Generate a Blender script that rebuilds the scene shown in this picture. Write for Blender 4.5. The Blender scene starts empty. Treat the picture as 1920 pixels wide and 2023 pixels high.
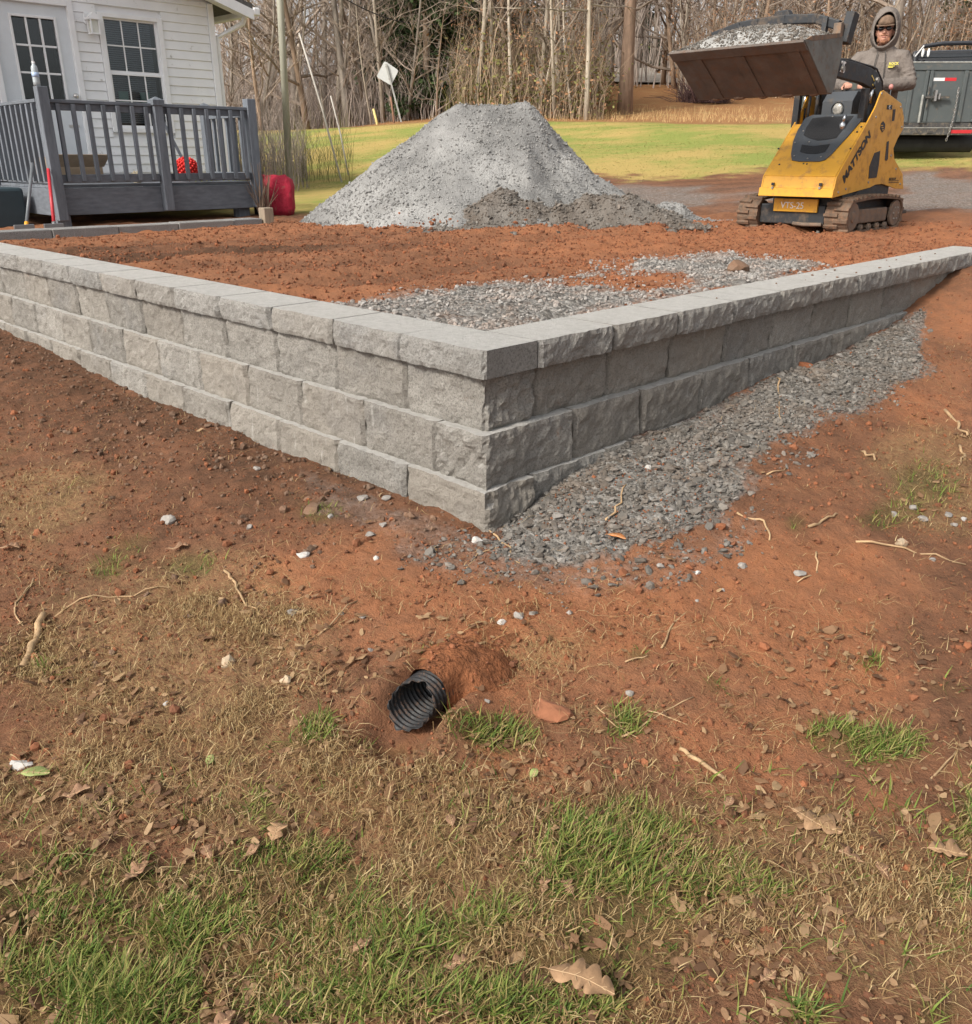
import bpy, bmesh, math, random
import numpy as np
from mathutils import Matrix, Vector, Euler

# ------------------------------------------------------------------ camera, sky, sun, exposure
scene = bpy.context.scene
COL = scene.collection
CAM = np.array([-2.14, -2.14, .621]); FPX = 1740.; PITCH = math.radians(21.9)
cd = bpy.data.cameras.new('camera'); cam = bpy.data.objects.new('camera', cd); COL.objects.link(cam)
cd.sensor_fit = 'HORIZONTAL'; cd.sensor_width = 36; cd.lens = FPX / 1920 * 36
cd.clip_start = .05; cd.clip_end = 2000
cam.location = CAM; cam.rotation_euler = (math.radians(90) - PITCH, 0, math.radians(-45))
scene.camera = cam

SUN_AZ = math.radians(178)      # direction towards the sun, measured from +X towards +Y
SUN_EL = math.radians(40)
world = bpy.data.worlds.new('World'); scene.world = world; world.use_nodes = True
wn = world.node_tree.nodes; wl = world.node_tree.links
bg = wn['Background']
sky = wn.new('ShaderNodeTexSky'); sky.sky_type = 'NISHITA'; sky.sun_disc = False
sky.sun_elevation = SUN_EL; sky.sun_rotation = math.radians(90) - SUN_AZ
sky.air_density = 1.0; sky.dust_density = 4.0; sky.ozone_density = 1.0; sky.altitude = 200
hsv = wn.new('ShaderNodeHueSaturation'); hsv.inputs['Saturation'].default_value = .22   # thin overcast: a nearly colourless sky
wl.new(sky.outputs[0], hsv.inputs['Color']); wl.new(hsv.outputs[0], bg.inputs['Color'])
bg.inputs['Strength'].default_value = .115
sd = bpy.data.lights.new('sun', 'SUN'); sun = bpy.data.objects.new('sun', sd); COL.objects.link(sun)
sd.energy = 2.1; sd.angle = math.radians(10); sd.color = (1, .93, .83)
sdir = Vector((math.cos(SUN_EL) * math.cos(SUN_AZ), math.cos(SUN_EL) * math.sin(SUN_AZ), math.sin(SUN_EL)))
sun.rotation_euler = sdir.to_track_quat('Z', 'Y').to_euler(); sun.location = (-5, 3, 12)
scene.view_settings.view_transform = 'Standard'; scene.view_settings.look = 'None'
scene.view_settings.gamma = 1; scene.view_settings.use_curve_mapping = False
scene.view_settings.exposure = .92

# ------------------------------------------------------------------ helpers
RS = np.random.RandomState(7); R = random.Random(11)
S2 = math.sqrt(.5)
FW = np.array([S2 * math.cos(PITCH), S2 * math.cos(PITCH), -math.sin(PITCH)]); RT = np.array([S2, -S2, 0]); UP = np.cross(RT, FW)
def ray(x, y): return FW + RT * (x - 960) / FPX - UP * (y - 1011.5) / FPX
def plane(x, y, ax, val):
    d = ray(x, y); t = (val - CAM[ax]) / d[ax]; return CAM + d * t
def DL(D, L): return ((D + L) * S2 - 2.14, (D - L) * S2 - 2.14)
def toDL(u, v): return (u + v + 4.28) * S2, (u - v) * S2

def sstep(a, b, x):
    t = np.clip((np.asarray(x, float) - a) / (b - a), 0, 1); return t * t * (3 - 2 * t)
def _h(i, j, s):
    n = np.sin(i * 127.1 + j * 311.7 + s * 74.7) * 43758.5453
    return n - np.floor(n)
def vn(x, y, s=0):
    x = np.asarray(x, float); y = np.asarray(y, float)
    i = np.floor(x); j = np.floor(y); f = x - i; g = y - j
    f = f * f * (3 - 2 * f); g = g * g * (3 - 2 * g)
    return (_h(i, j, s) * (1 - f) + _h(i + 1, j, s) * f) * (1 - g) + (_h(i, j + 1, s) * (1 - f) + _h(i + 1, j + 1, s) * f) * g
def fbm(x, y, fr, oc=3, s=0):
    x = np.asarray(x, float); y = np.asarray(y, float)
    t = 0; a = 1; n = 0
    for k in range(oc):
        t = t + a * (vn(x * fr + 17.3 * k, y * fr - 9.1 * k, s + k) - .5); n += a; a *= .5; fr *= 2.03
    return t / n * 2

def mesh_np(name, V, F, nper):
    """V (n,3), F flat or (m,k) faces with k vertices"""
    me = bpy.data.meshes.new(name); V = np.asarray(V, np.float32); F = np.asarray(F, np.int32)
    m = len(F); me.vertices.add(len(V)); me.vertices.foreach_set('co', V.ravel())
    me.loops.add(m * nper); me.loops.foreach_set('vertex_index', F.ravel())
    me.polygons.add(m); me.polygons.foreach_set('loop_start', np.arange(0, m * nper, nper, dtype=np.int32))
    try: me.polygons.foreach_set('loop_total', np.full(m, nper, np.int32))
    except Exception: pass
    me.update(calc_edges=True); me.shade_flat(); return me

def origin(o):
    p = np.zeros(3)
    while o is not None: p = p + np.array(o.location); o = o.parent
    return p
def link(name, me, mat=None, parent=None, smooth=False, bevel=0):
    o = bpy.data.objects.new(name, me); COL.objects.link(o)
    if mat is not None: me.materials.append(mat)
    if smooth: me.shade_smooth()
    if parent is not None: o.parent = parent
    if bevel:
        b = o.modifiers.new('bevel', 'BEVEL'); b.width = bevel; b.segments = 2; b.limit_method = 'ANGLE'; b.angle_limit = math.radians(50)
    return o
def tag(o, label, cat, group=None, kind=None):
    if label: o['label'] = label
    if cat: o['category'] = cat
    if group: o['group'] = group
    if kind: o['kind'] = kind
    return o
def thing(name, label, cat, loc=(0, 0, 0), group=None):
    o = bpy.data.objects.new(name, None); COL.objects.link(o); o.location = loc; o.empty_display_size = .1
    return tag(o, label, cat, group)
def copy_tree(o, parent=None):
    c = o.copy(); COL.objects.link(c)
    if parent is not None: c.parent = parent
    for ch in list(o.children): copy_tree(ch, c)
    return c

class MB:
    """collects shapes in world coordinates; build() makes one mesh object, relative to its parent's origin"""
    def __init__(s): s.v = []; s.f = []
    def add(s, V, F):
        b = len(s.v); s.v += [tuple(map(float, p)) for p in V]; s.f += [tuple(i + b for i in f) for f in F]; return s
    def box(s, a, b, rot=None, piv=None):
        x0, y0, z0 = a; x1, y1, z1 = b
        V = [(x0,y0,z0),(x1,y0,z0),(x1,y1,z0),(x0,y1,z0),(x0,y0,z1),(x1,y0,z1),(x1,y1,z1),(x0,y1,z1)]
        if rot is not None:
            M = Euler(rot).to_matrix(); c = Vector(piv if piv is not None else [(a[i]+b[i])/2 for i in range(3)])
            V = [tuple(M @ (Vector(p) - c) + c) for p in V]
        return s.add(V, [(0,3,2,1),(4,5,6,7),(0,1,5,4),(1,2,6,5),(2,3,7,6),(3,0,4,7)])
    def beam(s, p, q, w, h=None, up=(0,0,1)):
        h = h or w; p = Vector(p); q = Vector(q); d = (q - p).normalized(); u = Vector(up)
        if abs(d.dot(u)) > .98: u = Vector((1,0,0))
        a = d.cross(u).normalized() * w/2; b = a.normalized().cross(d).normalized() * h/2
        V = [p-a-b, p+a-b, p+a+b, p-a+b, q-a-b, q+a-b, q+a+b, q-a+b]
        return s.add(V, [(0,1,2,3),(7,6,5,4),(0,4,5,1),(1,5,6,2),(2,6,7,3),(3,7,4,0)])
    def tube(s, P, r, n=8, cap=True, squash=1.):
        P = [Vector(p) for p in P]; m = len(P)
        rr = r if hasattr(r, '__len__') else [r] * m
        V = []; prev = None
        for i, p in enumerate(P):
            d = (P[min(i+1, m-1)] - P[max(i-1, 0)])
            d = d.normalized() if d.length > 1e-9 else Vector((0,0,1))
            if prev is None:
                a = d.cross(Vector((0,0,1))) if abs(d.z) < .95 else d.cross(Vector((1,0,0)))
                a.normalize()
            else:
                a = prev - d * prev.dot(d)
                a = a.normalized() if a.length > 1e-6 else d.orthogonal().normalized()
            prev = a; b = d.cross(a)
            for k in range(n):
                t = 2*math.pi*k/n; V.append(p + (a*math.cos(t) + b*math.sin(t)*squash) * rr[i])
        F = [(i*n+k, i*n+(k+1) % n, (i+1)*n+(k+1) % n, (i+1)*n+k) for i in range(m-1) for k in range(n)]
        if cap: F += [tuple(range(n-1, -1, -1)), tuple((m-1)*n+k for k in range(n))]
        return s.add(V, F)
    def loft(s, rings, cap=True):
        n = len(rings[0]); m = len(rings); V = [p for r in rings for p in r]
        F = [(i*n+k, i*n+(k+1) % n, (i+1)*n+(k+1) % n, (i+1)*n+k) for i in range(m-1) for k in range(n)]
        if cap: F += [tuple(range(n-1, -1, -1)), tuple((m-1)*n+k for k in range(n))]
        return s.add(V, F)
    def ell(s, c, r, n=12, m=8, rot=None):
        V = []; M = Euler(rot).to_matrix() if rot else Matrix.Identity(3); c = Vector(c)
        for i in range(1, m):
            t = math.pi*i/m
            for k in range(n):
                a = 2*math.pi*k/n
                V.append(c + M @ Vector((r[0]*math.sin(t)*math.cos(a), r[1]*math.sin(t)*math.sin(a), r[2]*math.cos(t))))
        V += [c + M @ Vector((0,0,r[2])), c + M @ Vector((0,0,-r[2]))]; T = (m-1)*n
        F = [(i*n+k, (i+1)*n+k, (i+1)*n+(k+1) % n, i*n+(k+1) % n) for i in range(m-2) for k in range(n)]
        F += [(T, k, (k+1) % n) for k in range(n)] + [(T+1, (m-2)*n+(k+1) % n, (m-2)*n+k) for k in range(n)]
        return s.add(V, F)
    def prism(s, poly, ax, a, b):
        """poly: 2D points in the two axes other than ax; extruded along ax from a to b"""
        o = [i for i in range(3) if i != ax]; n = len(poly)
        def P(p, t):
            q = [0,0,0]; q[ax] = t; q[o[0]] = p[0]; q[o[1]] = p[1]; return q
        V = [P(p, a) for p in poly] + [P(p, b) for p in poly]
        return s.add(V, [tuple(range(n-1, -1, -1)), tuple(range(n, 2*n))] + [(k, (k+1) % n, n+(k+1) % n, n+k) for k in range(n)])
    def build(s, name, mat, parent=None, smooth=False, bevel=0, recalc=True, local=False):
        off = origin(parent) if parent is not None and not local else np.zeros(3)
        V = (np.array(s.v) - off)
        me = bpy.data.meshes.new(name); me.from_pydata(V.tolist(), [], s.f)
        if recalc:
            bm = bmesh.new(); bm.from_mesh(me); bmesh.ops.recalc_face_normals(bm, faces=bm.faces); bm.to_mesh(me); bm.free()
        me.update(); return link(name, me, mat, parent, smooth, bevel)

# ---- materials
def newmat(name):
    m = bpy.data.materials.new(name); m.use_nodes = True; nt = m.node_tree
    return m, nt, nt.nodes['Principled BSDF']
class NT:
    def __init__(s, nt): s.nt = nt
    def n(s, t, **kw):
        x = s.nt.nodes.new('ShaderNode' + t)
        for k, v in kw.items(): setattr(x, k, v)
        return x
    def set(s, sock, v):
        if hasattr(v, 'is_output') or isinstance(v, bpy.types.NodeSocket): s.nt.links.new(v, sock)
        else: sock.default_value = v
    def noise(s, vec, scale, detail=3, rough=.55, dist=0):
        x = s.n('TexNoise'); s.set(x.inputs['Vector'], vec); x.inputs['Scale'].default_value = scale
        x.inputs['Detail'].default_value = detail; x.inputs['Roughness'].default_value = rough; x.inputs['Distortion'].default_value = dist
        return x.outputs[0]
    def ramp(s, fac, stops):
        x = s.n('ValToRGB'); s.set(x.inputs[0], fac); el = x.color_ramp.elements
        while len(el) < len(stops): el.new(.5)
        for e, (p, c) in zip(el, stops):
            e.position = p; e.color = (c, c, c, 1) if not hasattr(c, '__len__') else (*c, 1)
        return x.outputs[0]
    def mix(s, fac, a, b, mode='MIX'):
        x = s.n('Mix', data_type='RGBA', blend_type=mode)
        s.set(x.inputs[0], fac); s.set(x.inputs[6], (*a, 1) if isinstance(a, tuple) and len(a) == 3 else a)
        s.set(x.inputs[7], (*b, 1) if isinstance(b, tuple) and len(b) == 3 else b); return x.outputs[2]
    def math(s, op, a, b=0., c=None, clamp=False):
        x = s.n('Math', operation=op, use_clamp=clamp); s.set(x.inputs[0], a); s.set(x.inputs[1], b)
        if c is not None: s.set(x.inputs[2], c)
        return x.outputs[0]
    def bump(s, h, strength, dist, normal=None):
        x = s.n('Bump'); x.inputs['Strength'].default_value = strength; x.inputs['Distance'].default_value = dist
        s.set(x.inputs['Height'], h)
        if normal is not None: s.set(x.inputs['Normal'], normal)
        return x.outputs[0]
def mat(name, col, rough=.75, metal=0., var=.12, scale=6., col2=None, bump=0., bscale=80., bdist=.004, spec=.4, rnd=0., island=0., dirt=None, dirt_amt=.5, coat=0., stretch=None, trans=0.):
    m, nt, p = newmat(name); k = NT(nt)
    tc = k.n('TexCoord').outputs['Object']
    if stretch:
        mp = k.n('Mapping'); k.set(mp.inputs[0], tc); mp.inputs['Scale'].default_value = stretch; tc = mp.outputs[0]
    if rnd:
        oi = k.n('ObjectInfo'); ad = k.n('VectorMath', operation='ADD'); k.set(ad.inputs[0], tc)
        cx = k.n('CombineXYZ'); k.set(cx.inputs[0], k.math('MULTIPLY', oi.outputs['Random'], 37.)); k.set(cx.inputs[2], k.math('MULTIPLY', oi.outputs['Random'], 91.))
        k.set(ad.inputs[1], cx.outputs[0]); tc = ad.outputs[0]
    a = tuple(c * (1 - var) for c in col); b = col2 or tuple(min(1, c * (1 + var)) for c in col)
    nz = k.noise(tc, scale, 4, .6)
    c = k.mix(k.ramp(nz, [(.3, 0.), (.7, 1.)]), a, b)
    if rnd:
        c = k.mix(1., c, k.math('ADD', k.math('MULTIPLY', oi.outputs['Random'], 2 * rnd), 1 - rnd), 'MULTIPLY')
    if island:
        gi = k.n('NewGeometry').outputs['Random Per Island']
        c = k.mix(1., c, k.math('ADD', k.math('MULTIPLY', gi, 2 * island), 1 - island), 'MULTIPLY')
    if dirt:
        dn = k.noise(tc, scale * 1.7 + 3, 5, .7)
        c = k.mix(k.ramp(dn, [(.62 - dirt_amt * .3, 0.), (.72, 1.)]), c, dirt)
        k.set(p.inputs['Roughness'], k.ramp(dn, [(.4, rough), (.75, min(1., rough + .35))]))
    else: p.inputs['Roughness'].default_value = rough
    k.set(p.inputs['Base Color'], c); p.inputs['Metallic'].default_value = metal; p.inputs['Specular IOR Level'].default_value = spec
    if coat: p.inputs['Coat Weight'].default_value = coat
    if trans:
        p.inputs['Transmission Weight'].default_value = trans
    if bump: k.set(p.inputs['Normal'], k.bump(k.noise(tc, bscale, 4, .6), bump, bdist))
    return m
# ------------------------------------------------------------------ ground
def back_height(u, v):
    D, L = toDL(u, v)
    hr = np.interp(D, [0, 8.5, 10, 13, 16, 18.5, 24, 30, 45, 60, 100, 160, 400], [-.06, -.05, -.01, .10, .30, .60, 1.10, 1.70, 3.5, 5.6, 9.5, 16, 30])
    hl = np.interp(D, [0, 8.5, 11, 13, 16, 22, 30, 40, 60, 100, 400], [-.06, -.055, -.03, .05, .22, .75, 1.42, 1.7, 2.0, 2.2, 4])
    t = sstep(-.22, .02, L / np.maximum(D, .1))
    return hl * (1 - t) + hr * t
LV = np.array([-.03, .24, .55, .98, 1.43, 1.78, 2.02, 2.5, 3.06, 3.39, 3.94, 4.48, 5.1, 8.]); LZ = np.array([-.635, -.64, -.645, -.64, -.65, -.655, -.655, -.645, -.64, -.615, -.585, -.575, -.57, -.56])
RU = np.array([0, .5, .98, 1.5, 1.92, 2.86, 3.48, 4.04, 4.7, 5.3, 7.]); RZ = np.array([-.65, -.545, -.51, -.49, -.45, -.43, -.365, -.28, -.125, -.07, -.05])
def out_height(u, v):
    wl = np.maximum(-u, 0); wr = np.maximum(-v, 0)
    fl = np.interp(v, LV, LZ); fr = np.interp(u, RU, RZ)
    zb = -.80 + .74 * sstep(2.2, 8.5, u) + .12 * sstep(2, 7, v)
    zl = fl + (zb - fl) * sstep(0, 1.7, wl)
    zr = fr + (zb - fr) * sstep(0, 1.9, wr)
    # blend the two sides around the corner
    s = sstep(-.5, .5, (u - v)); both = (u < 0) & (v < 0)
    zc = np.interp(np.hypot(wl, wr), [0, .5, 1.2, 2.2], [-.645, -.70, -.79, -.82])
    t = sstep(0, .9, np.minimum(wl, wr))
    z = np.where(u >= 0, zr, np.where(v >= 0, zl, 0))
    zd = (zl * (1 - s) + zr * s) * (1 - t) + zc * t
    return np.where(both, zd, z)
PIPE = None
def base_height(u, v, rough=True):
    u = np.asarray(u, float); v = np.asarray(v, float)
    ins = (u > .115) & (v > .115)
    zb = back_height(u, v); zo = out_height(u, v)
    # right of the wall's end, the yard runs up into the terrace level
    e = sstep(5.2, 6.2, u)
    zo = zo * (1 - e) + np.minimum(zb, zo + 1.) * e
    z = np.where(ins, zb, zo)
    if rough:
        D, L = toDL(u, v)
        near = 1 - sstep(9, 16, D)
        zo_r = fbm(u, v, 2.2, 2, 3) * .022 + fbm(u, v, 9, 3, 5) * .015 + np.abs(fbm(u, v, 24, 3, 9)) * .014
        rut = np.sin((v * 1.0 + .22 * u + fbm(u, v, .8, 2, 31) * .35) * 9.) * .034 * sstep(1.4, 2.4, v) * (1 - sstep(5.6, 6.6, v)) * (1 - sstep(6.5, 9, u))
        zi_r = fbm(u * .45, v, 3.2, 2, 13) * .022 + fbm(u * .5, v, 14, 3, 15) * .022 + np.abs(fbm(u * .6, v, 30, 2, 18)) * .012 + rut
        z = z + np.where(ins, zi_r * near + (fbm(u, v, .25, 3, 21) * .12) * sstep(13, 22, D), zo_r)
        # the pipe's hollow and the soil heaped over its crown
        a = PIPE_AX; r = (u - PIPE_M[0]) * a[0] + (v - PIPE_M[1]) * a[1]; q = np.hypot(u - PIPE_M[0] - a[0] * r, v - PIPE_M[1] - a[1] * r)
        wob = fbm(u, v, 12, 2, 17) * .02
        z = z + .040 * np.exp(-((q - .125 + wob) / .05) ** 2) * sstep(-.12, .02, r) * sstep(.28, .14, r)
        z = z - .055 * np.exp(-(q / .082) ** 6) * sstep(.26, .21, r) * sstep(-.22, -.05, r)
    return z
def gpt(x, y, rough=False):
    """where the photograph's pixel meets the ground"""
    d = ray(x, y); a = .6; b = None
    for t in np.arange(.6, 60, .06):
        p = CAM + d * t
        if p[2] < float(base_height(p[0], p[1], rough)): b = t; break
        a = t
    if b is None: return CAM + d * 60
    for _ in range(24):
        m = (a + b) / 2; p = CAM + d * m
        if p[2] < float(base_height(p[0], p[1], rough)): b = m
        else: a = m
    return CAM + d * b
PIPE_M = np.array(DL(2.13, -.165)); PIPE_AX = np.array([.98, .19]) / math.hypot(.98, .19)
PIPE_M3 = gpt(812, 1418); PIPE_M = PIPE_M3[:2]
def H(u, v): return base_height(u, v, True)

# ---- ground zones, laid out as polygons and ellipses on the ground
def poly_px(pts, k=1.0235): return np.array([gpt(x * k, y * k)[:2] for x, y in pts])
def in_poly(u, v, P):
    c = np.zeros(u.shape, bool); n = len(P)
    for i in range(n):
        x0, y0 = P[i]; x1, y1 = P[i - 1]
        k = ((y0 > v) != (y1 > v)) & (u < (x1 - x0) * (v - y0) / ((y1 - y0) if abs(y1 - y0) > 1e-9 else 1e-9) + x0)
        c ^= k
    return c
_BL = {}
def blob(u, v, x, y, rx, ry, k=1.0235):
    if (x, y, rx, ry) not in _BL:
        c = gpt(x * k, y * k); a = gpt((x + rx) * k, y * k) - c; b = gpt(x * k, (y - ry) * k) - c
        _BL[(x, y, rx, ry)] = (c, np.linalg.inv(np.array([[a[0], b[0]], [a[1], b[1]]])))
    c, M = _BL[(x, y, rx, ry)]
    p = M[0, 0] * (u - c[0]) + M[0, 1] * (v - c[1]); q = M[1, 0] * (u - c[0]) + M[1, 1] * (v - c[1])
    return np.exp(-(p * p + q * q) * .8)
GRAVEL_YARD = poly_px([(955,1020),(1020,960),(1050,920),(1110,893),(1250,830),(1420,758),(1560,700),(1700,635),(1785,592),(1790,650),(1770,720),(1690,780),(1560,830),(1450,885),(1430,960),(1320,1035),(1150,1100),(1030,1095),(960,1050)])
GRAVEL_MIX = poly_px([(560,900),(660,935),(800,985),(955,1030),(1060,1100),(1240,1090),(1400,1000),(1480,960),(1440,1060),(1280,1140),(1060,1150),(880,1100),(740,1050),(620,1000)])
GRAVEL_TERR = poly_px([(640,590),(720,578),(850,563),(1000,548),(1090,538),(1210,510),(1300,498),(1400,488),(1470,500),(1580,508),(1500,540),(1300,580),(1100,625),(960,660),(780,640)])
CLAY_IN = poly_px([(1060,548),(1130,535),(1230,522),(1310,530),(1350,552),(1260,570),(1170,560),(1100,570)])
GREEN = [(230,1790,200,120),(120,1700,120,60),(450,1770,170,80),(520,1690,120,50),(640,1700,90,60),(230,1900,150,80),(420,1930,160,60),(1130,1770,170,110),(1180,1600,140,50),(1010,1920,130,70),(1250,1700,90,60),(880,1840,120,60),
  (1860,1600,45,70),(1815,1330,62,34),(1680,1275,45,24),(1690,1440,85,30),(1595,1410,38,26),(1215,1390,50,28),(260,1050,80,36),(200,1100,44,24),(370,1095,44,20),(50,1290,60,28),(1232,1265,24,14),(620,1395,34,30),
  (1535,1010,26,18),(60,1850,80,120),(700,1900,110,60),(1560,1960,70,40),(1800,1950,60,40),(1500,1700,90,35),(1800,1720,60,30),(520,1560,60,40),(560,1440,60,25),(830,1275,40,18),(1380,1320,40,22),(950,1420,80,30),(760,1430,80,25),(1780,930,60,40),(620,990,40,20),(1700,1000,60,30)]
CLAY = [(1350,1130,260,120),(1550,1230,200,90),(1420,1450,140,70),(750,1100,160,80),(850,1220,220,70),(330,865,70,30),(1800,600,160,60),(1600,1060,160,50),(1100,1170,160,50),(560,1110,90,30),(1650,1330,120,50),(1500,760,90,30),(1800,760,90,60),(950,1330,110,60),(1020,1480,160,60)]
STRAW = [(250,1180,300,120),(300,1330,280,80),(80,950,120,60),(500,1210,160,60),(400,1480,300,60),(1780,880,120,60),(1820,980,80,60),(1000,1260,120,30),(1300,1640,260,80),(1650,1760,240,130),(800,1760,160,120),(700,1540,260,60),(150,1560,200,60),(1180,1370,120,20)]
def zones(u, v):
    """gravel, green, straw, clay, lawn, litter"""
    sh = u.shape; u = u.ravel(); v = v.ravel(); D, L = toDL(u, v)
    ins = (u > .115) & (v > .115)
    wu = u + fbm(u, v, 5, 3, 41) * .13; wv = v + fbm(u, v, 5, 3, 43) * .13
    z = np.zeros((6, len(u)))
    m = D < 14
    for P, wt in ((GRAVEL_YARD, 1.), (GRAVEL_MIX, .45)):
        soft = 0
        for q, am in enumerate((.10, .14, .2, .28)):
            soft = soft + .25 * in_poly(u[m] + fbm(u[m], v[m], 5, 3, 41 + 7 * q) * am, v[m] + fbm(u[m], v[m], 5, 3, 43 + 7 * q) * am, P)
        z[0][m] = np.maximum(z[0][m], wt * soft * ~ins[m])
    wu2 = u + fbm(u, v, 2.6, 4, 45) * .30; wv2 = v + fbm(u, v, 2.6, 4, 47) * .30
    gt = 0.; gc = 0.
    for q, am in enumerate((.18, .3, .42, .55)):
        a_ = u[m] + fbm(u[m], v[m], 2.6, 4, 45 + 5 * q) * am; b_ = v[m] + fbm(u[m], v[m], 2.6, 4, 47 + 5 * q) * am
        gt = gt + .25 * in_poly(a_, b_, GRAVEL_TERR); gc = gc + .25 * in_poly(a_, b_, CLAY_IN)
    gt = np.clip(gt - .8 * gc * sstep(-.5, .2, fbm(u[m], v[m], 5, 2, 8)), 0, 1) * ins[m]
    z[0][m] = np.maximum(z[0][m], gt)
    # gravelly drive beyond the pile
    dr = sstep(9.6, 11.2, D + fbm(u, v, .9, 3, 51) * 1.6) * (1 - sstep(14.5, 17.5, D + fbm(u, v, .5, 3, 53) * 2.5 - .25 * L)) * sstep(.2, 1.4, L)
    dr = dr * np.clip(.45 + .65 * sstep(-.2, .3, fbm(u * .4, v, 1.1, 3, 55)), 0, 1)
    z[0] = np.maximum(z[0], np.where(ins, dr * .72, 0))
    yd = (~ins) & (D < 8)
    g = np.zeros(len(u)); s = np.zeros(len(u)); c = np.zeros(len(u))
    uy, vy = u[yd], v[yd]
    gy = sum(blob(uy, vy, *b) for b in GREEN); sy = sum(blob(uy, vy, *b) for b in STRAW); cy = sum(blob(uy, vy, *b) for b in CLAY)
    nz = fbm(uy, vy, 3.5, 4, 61)
    g[yd] = sstep(.30, 1.10, gy + nz * .55); s[yd] = sstep(.2, 1., sy + nz * .6 + .25 * sstep(2.1, 1.6, D[yd])); c[yd] = .22 + .78 * sstep(-.1, 1.5, cy + fbm(uy, vy, 2.6, 4, 63) * .9)
    z[1] = g * (1 - z[0]); z[2] = s * (1 - z[0]); z[3] = c
    z[3] = np.where(ins, (.70 + .8 * fbm(u * .5, v, .9, 3, 65) + .25 * sstep(-1, 2.5, L)) * (1 - .75 * sstep(9.6, 11.5, D + fbm(u, v, .8, 3, 66) * 1.5)), z[3])
    dk = np.exp(-((v - 3.9 + .25 * (u - 2.2)) / .22) ** 2) + .8 * np.exp(-((v - 4.7 + .2 * (u - 2.2)) / .2) ** 2)
    rt = np.sin((v * 1.0 + .22 * u + fbm(u, v, .8, 2, 31) * .35) * 9.); z[3] = np.where(ins, z[3] + .16 * rt, z[3])
    z[3] = np.where(ins, z[3] - .8 * dk * sstep(3.9, 2.6, u + fbm(u, v, 3, 2, 5) * .6), z[3])
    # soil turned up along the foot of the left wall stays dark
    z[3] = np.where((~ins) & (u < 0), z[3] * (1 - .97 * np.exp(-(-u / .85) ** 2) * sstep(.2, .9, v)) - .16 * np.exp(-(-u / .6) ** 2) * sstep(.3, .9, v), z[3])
    lr = sstep(15.5, 16.6, D + fbm(u, v, .5, 3, 67) * 1.2 + fbm(u, v, 3.5, 3, 167) * .9 - .16 * L); ll = sstep(10.5, 12, D + fbm(u, v, .6, 2, 68) * 1.)
    t = sstep(-1.2, .4, L); lw = ll * (1 - t) + lr * t
    lit = sstep(29., 30.2, D + fbm(u, v, .35, 3, 69) * 1.0)
    z[4] = np.where(ins, lw * (1 - lit), 0); z[5] = np.where(ins, lit, 0)
    z[0] *= (1 - z[4]) * (1 - z[5])
    z[3] = np.clip(z[3], -.2, 1.2); z[[0, 1, 2, 4, 5]] = np.clip(z[[0, 1, 2, 4, 5]], 0, 1)
    return z.reshape((6,) + sh)

def axis1():
    a = [-60, -30, -15, -10, -7.5, -6, -5, -4.2, -3.6, -3.2, -2.9] + list(np.arange(-2.7, -2.0, .05)) + list(np.arange(-2.0, .095, .0155)) + [.1, .113, .117]
    a += list(np.arange(.14, 1.6, .024)) + list(np.arange(1.6, 7.5, .029)) + list(np.arange(7.5, 12.5, .08))
    x = 12.6; st = .1
    while x < 420: a.append(x); st *= 1.045; x += st
    return np.array(a)
gx = axis1(); GU, GV = np.meshgrid(gx, gx, indexing='ij')
GZ = H(GU.ravel(), GV.ravel()).reshape(GU.shape)
n = len(gx); idx = np.arange(n * n).reshape(n, n)
quads = np.stack([idx[:-1, :-1], idx[1:, :-1], idx[1:, 1:], idx[:-1, 1:]], -1).reshape(-1, 4)
gme = mesh_np('ground', np.stack([GU, GV, GZ], -1).reshape(-1, 3), quads, 4)
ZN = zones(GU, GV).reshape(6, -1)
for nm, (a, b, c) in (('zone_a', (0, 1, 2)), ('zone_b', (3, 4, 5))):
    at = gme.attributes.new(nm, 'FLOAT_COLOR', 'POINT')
    at.data.foreach_set('color', np.stack([ZN[a], ZN[b], ZN[c], np.ones(n * n)], -1).astype(np.float32).ravel())

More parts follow.
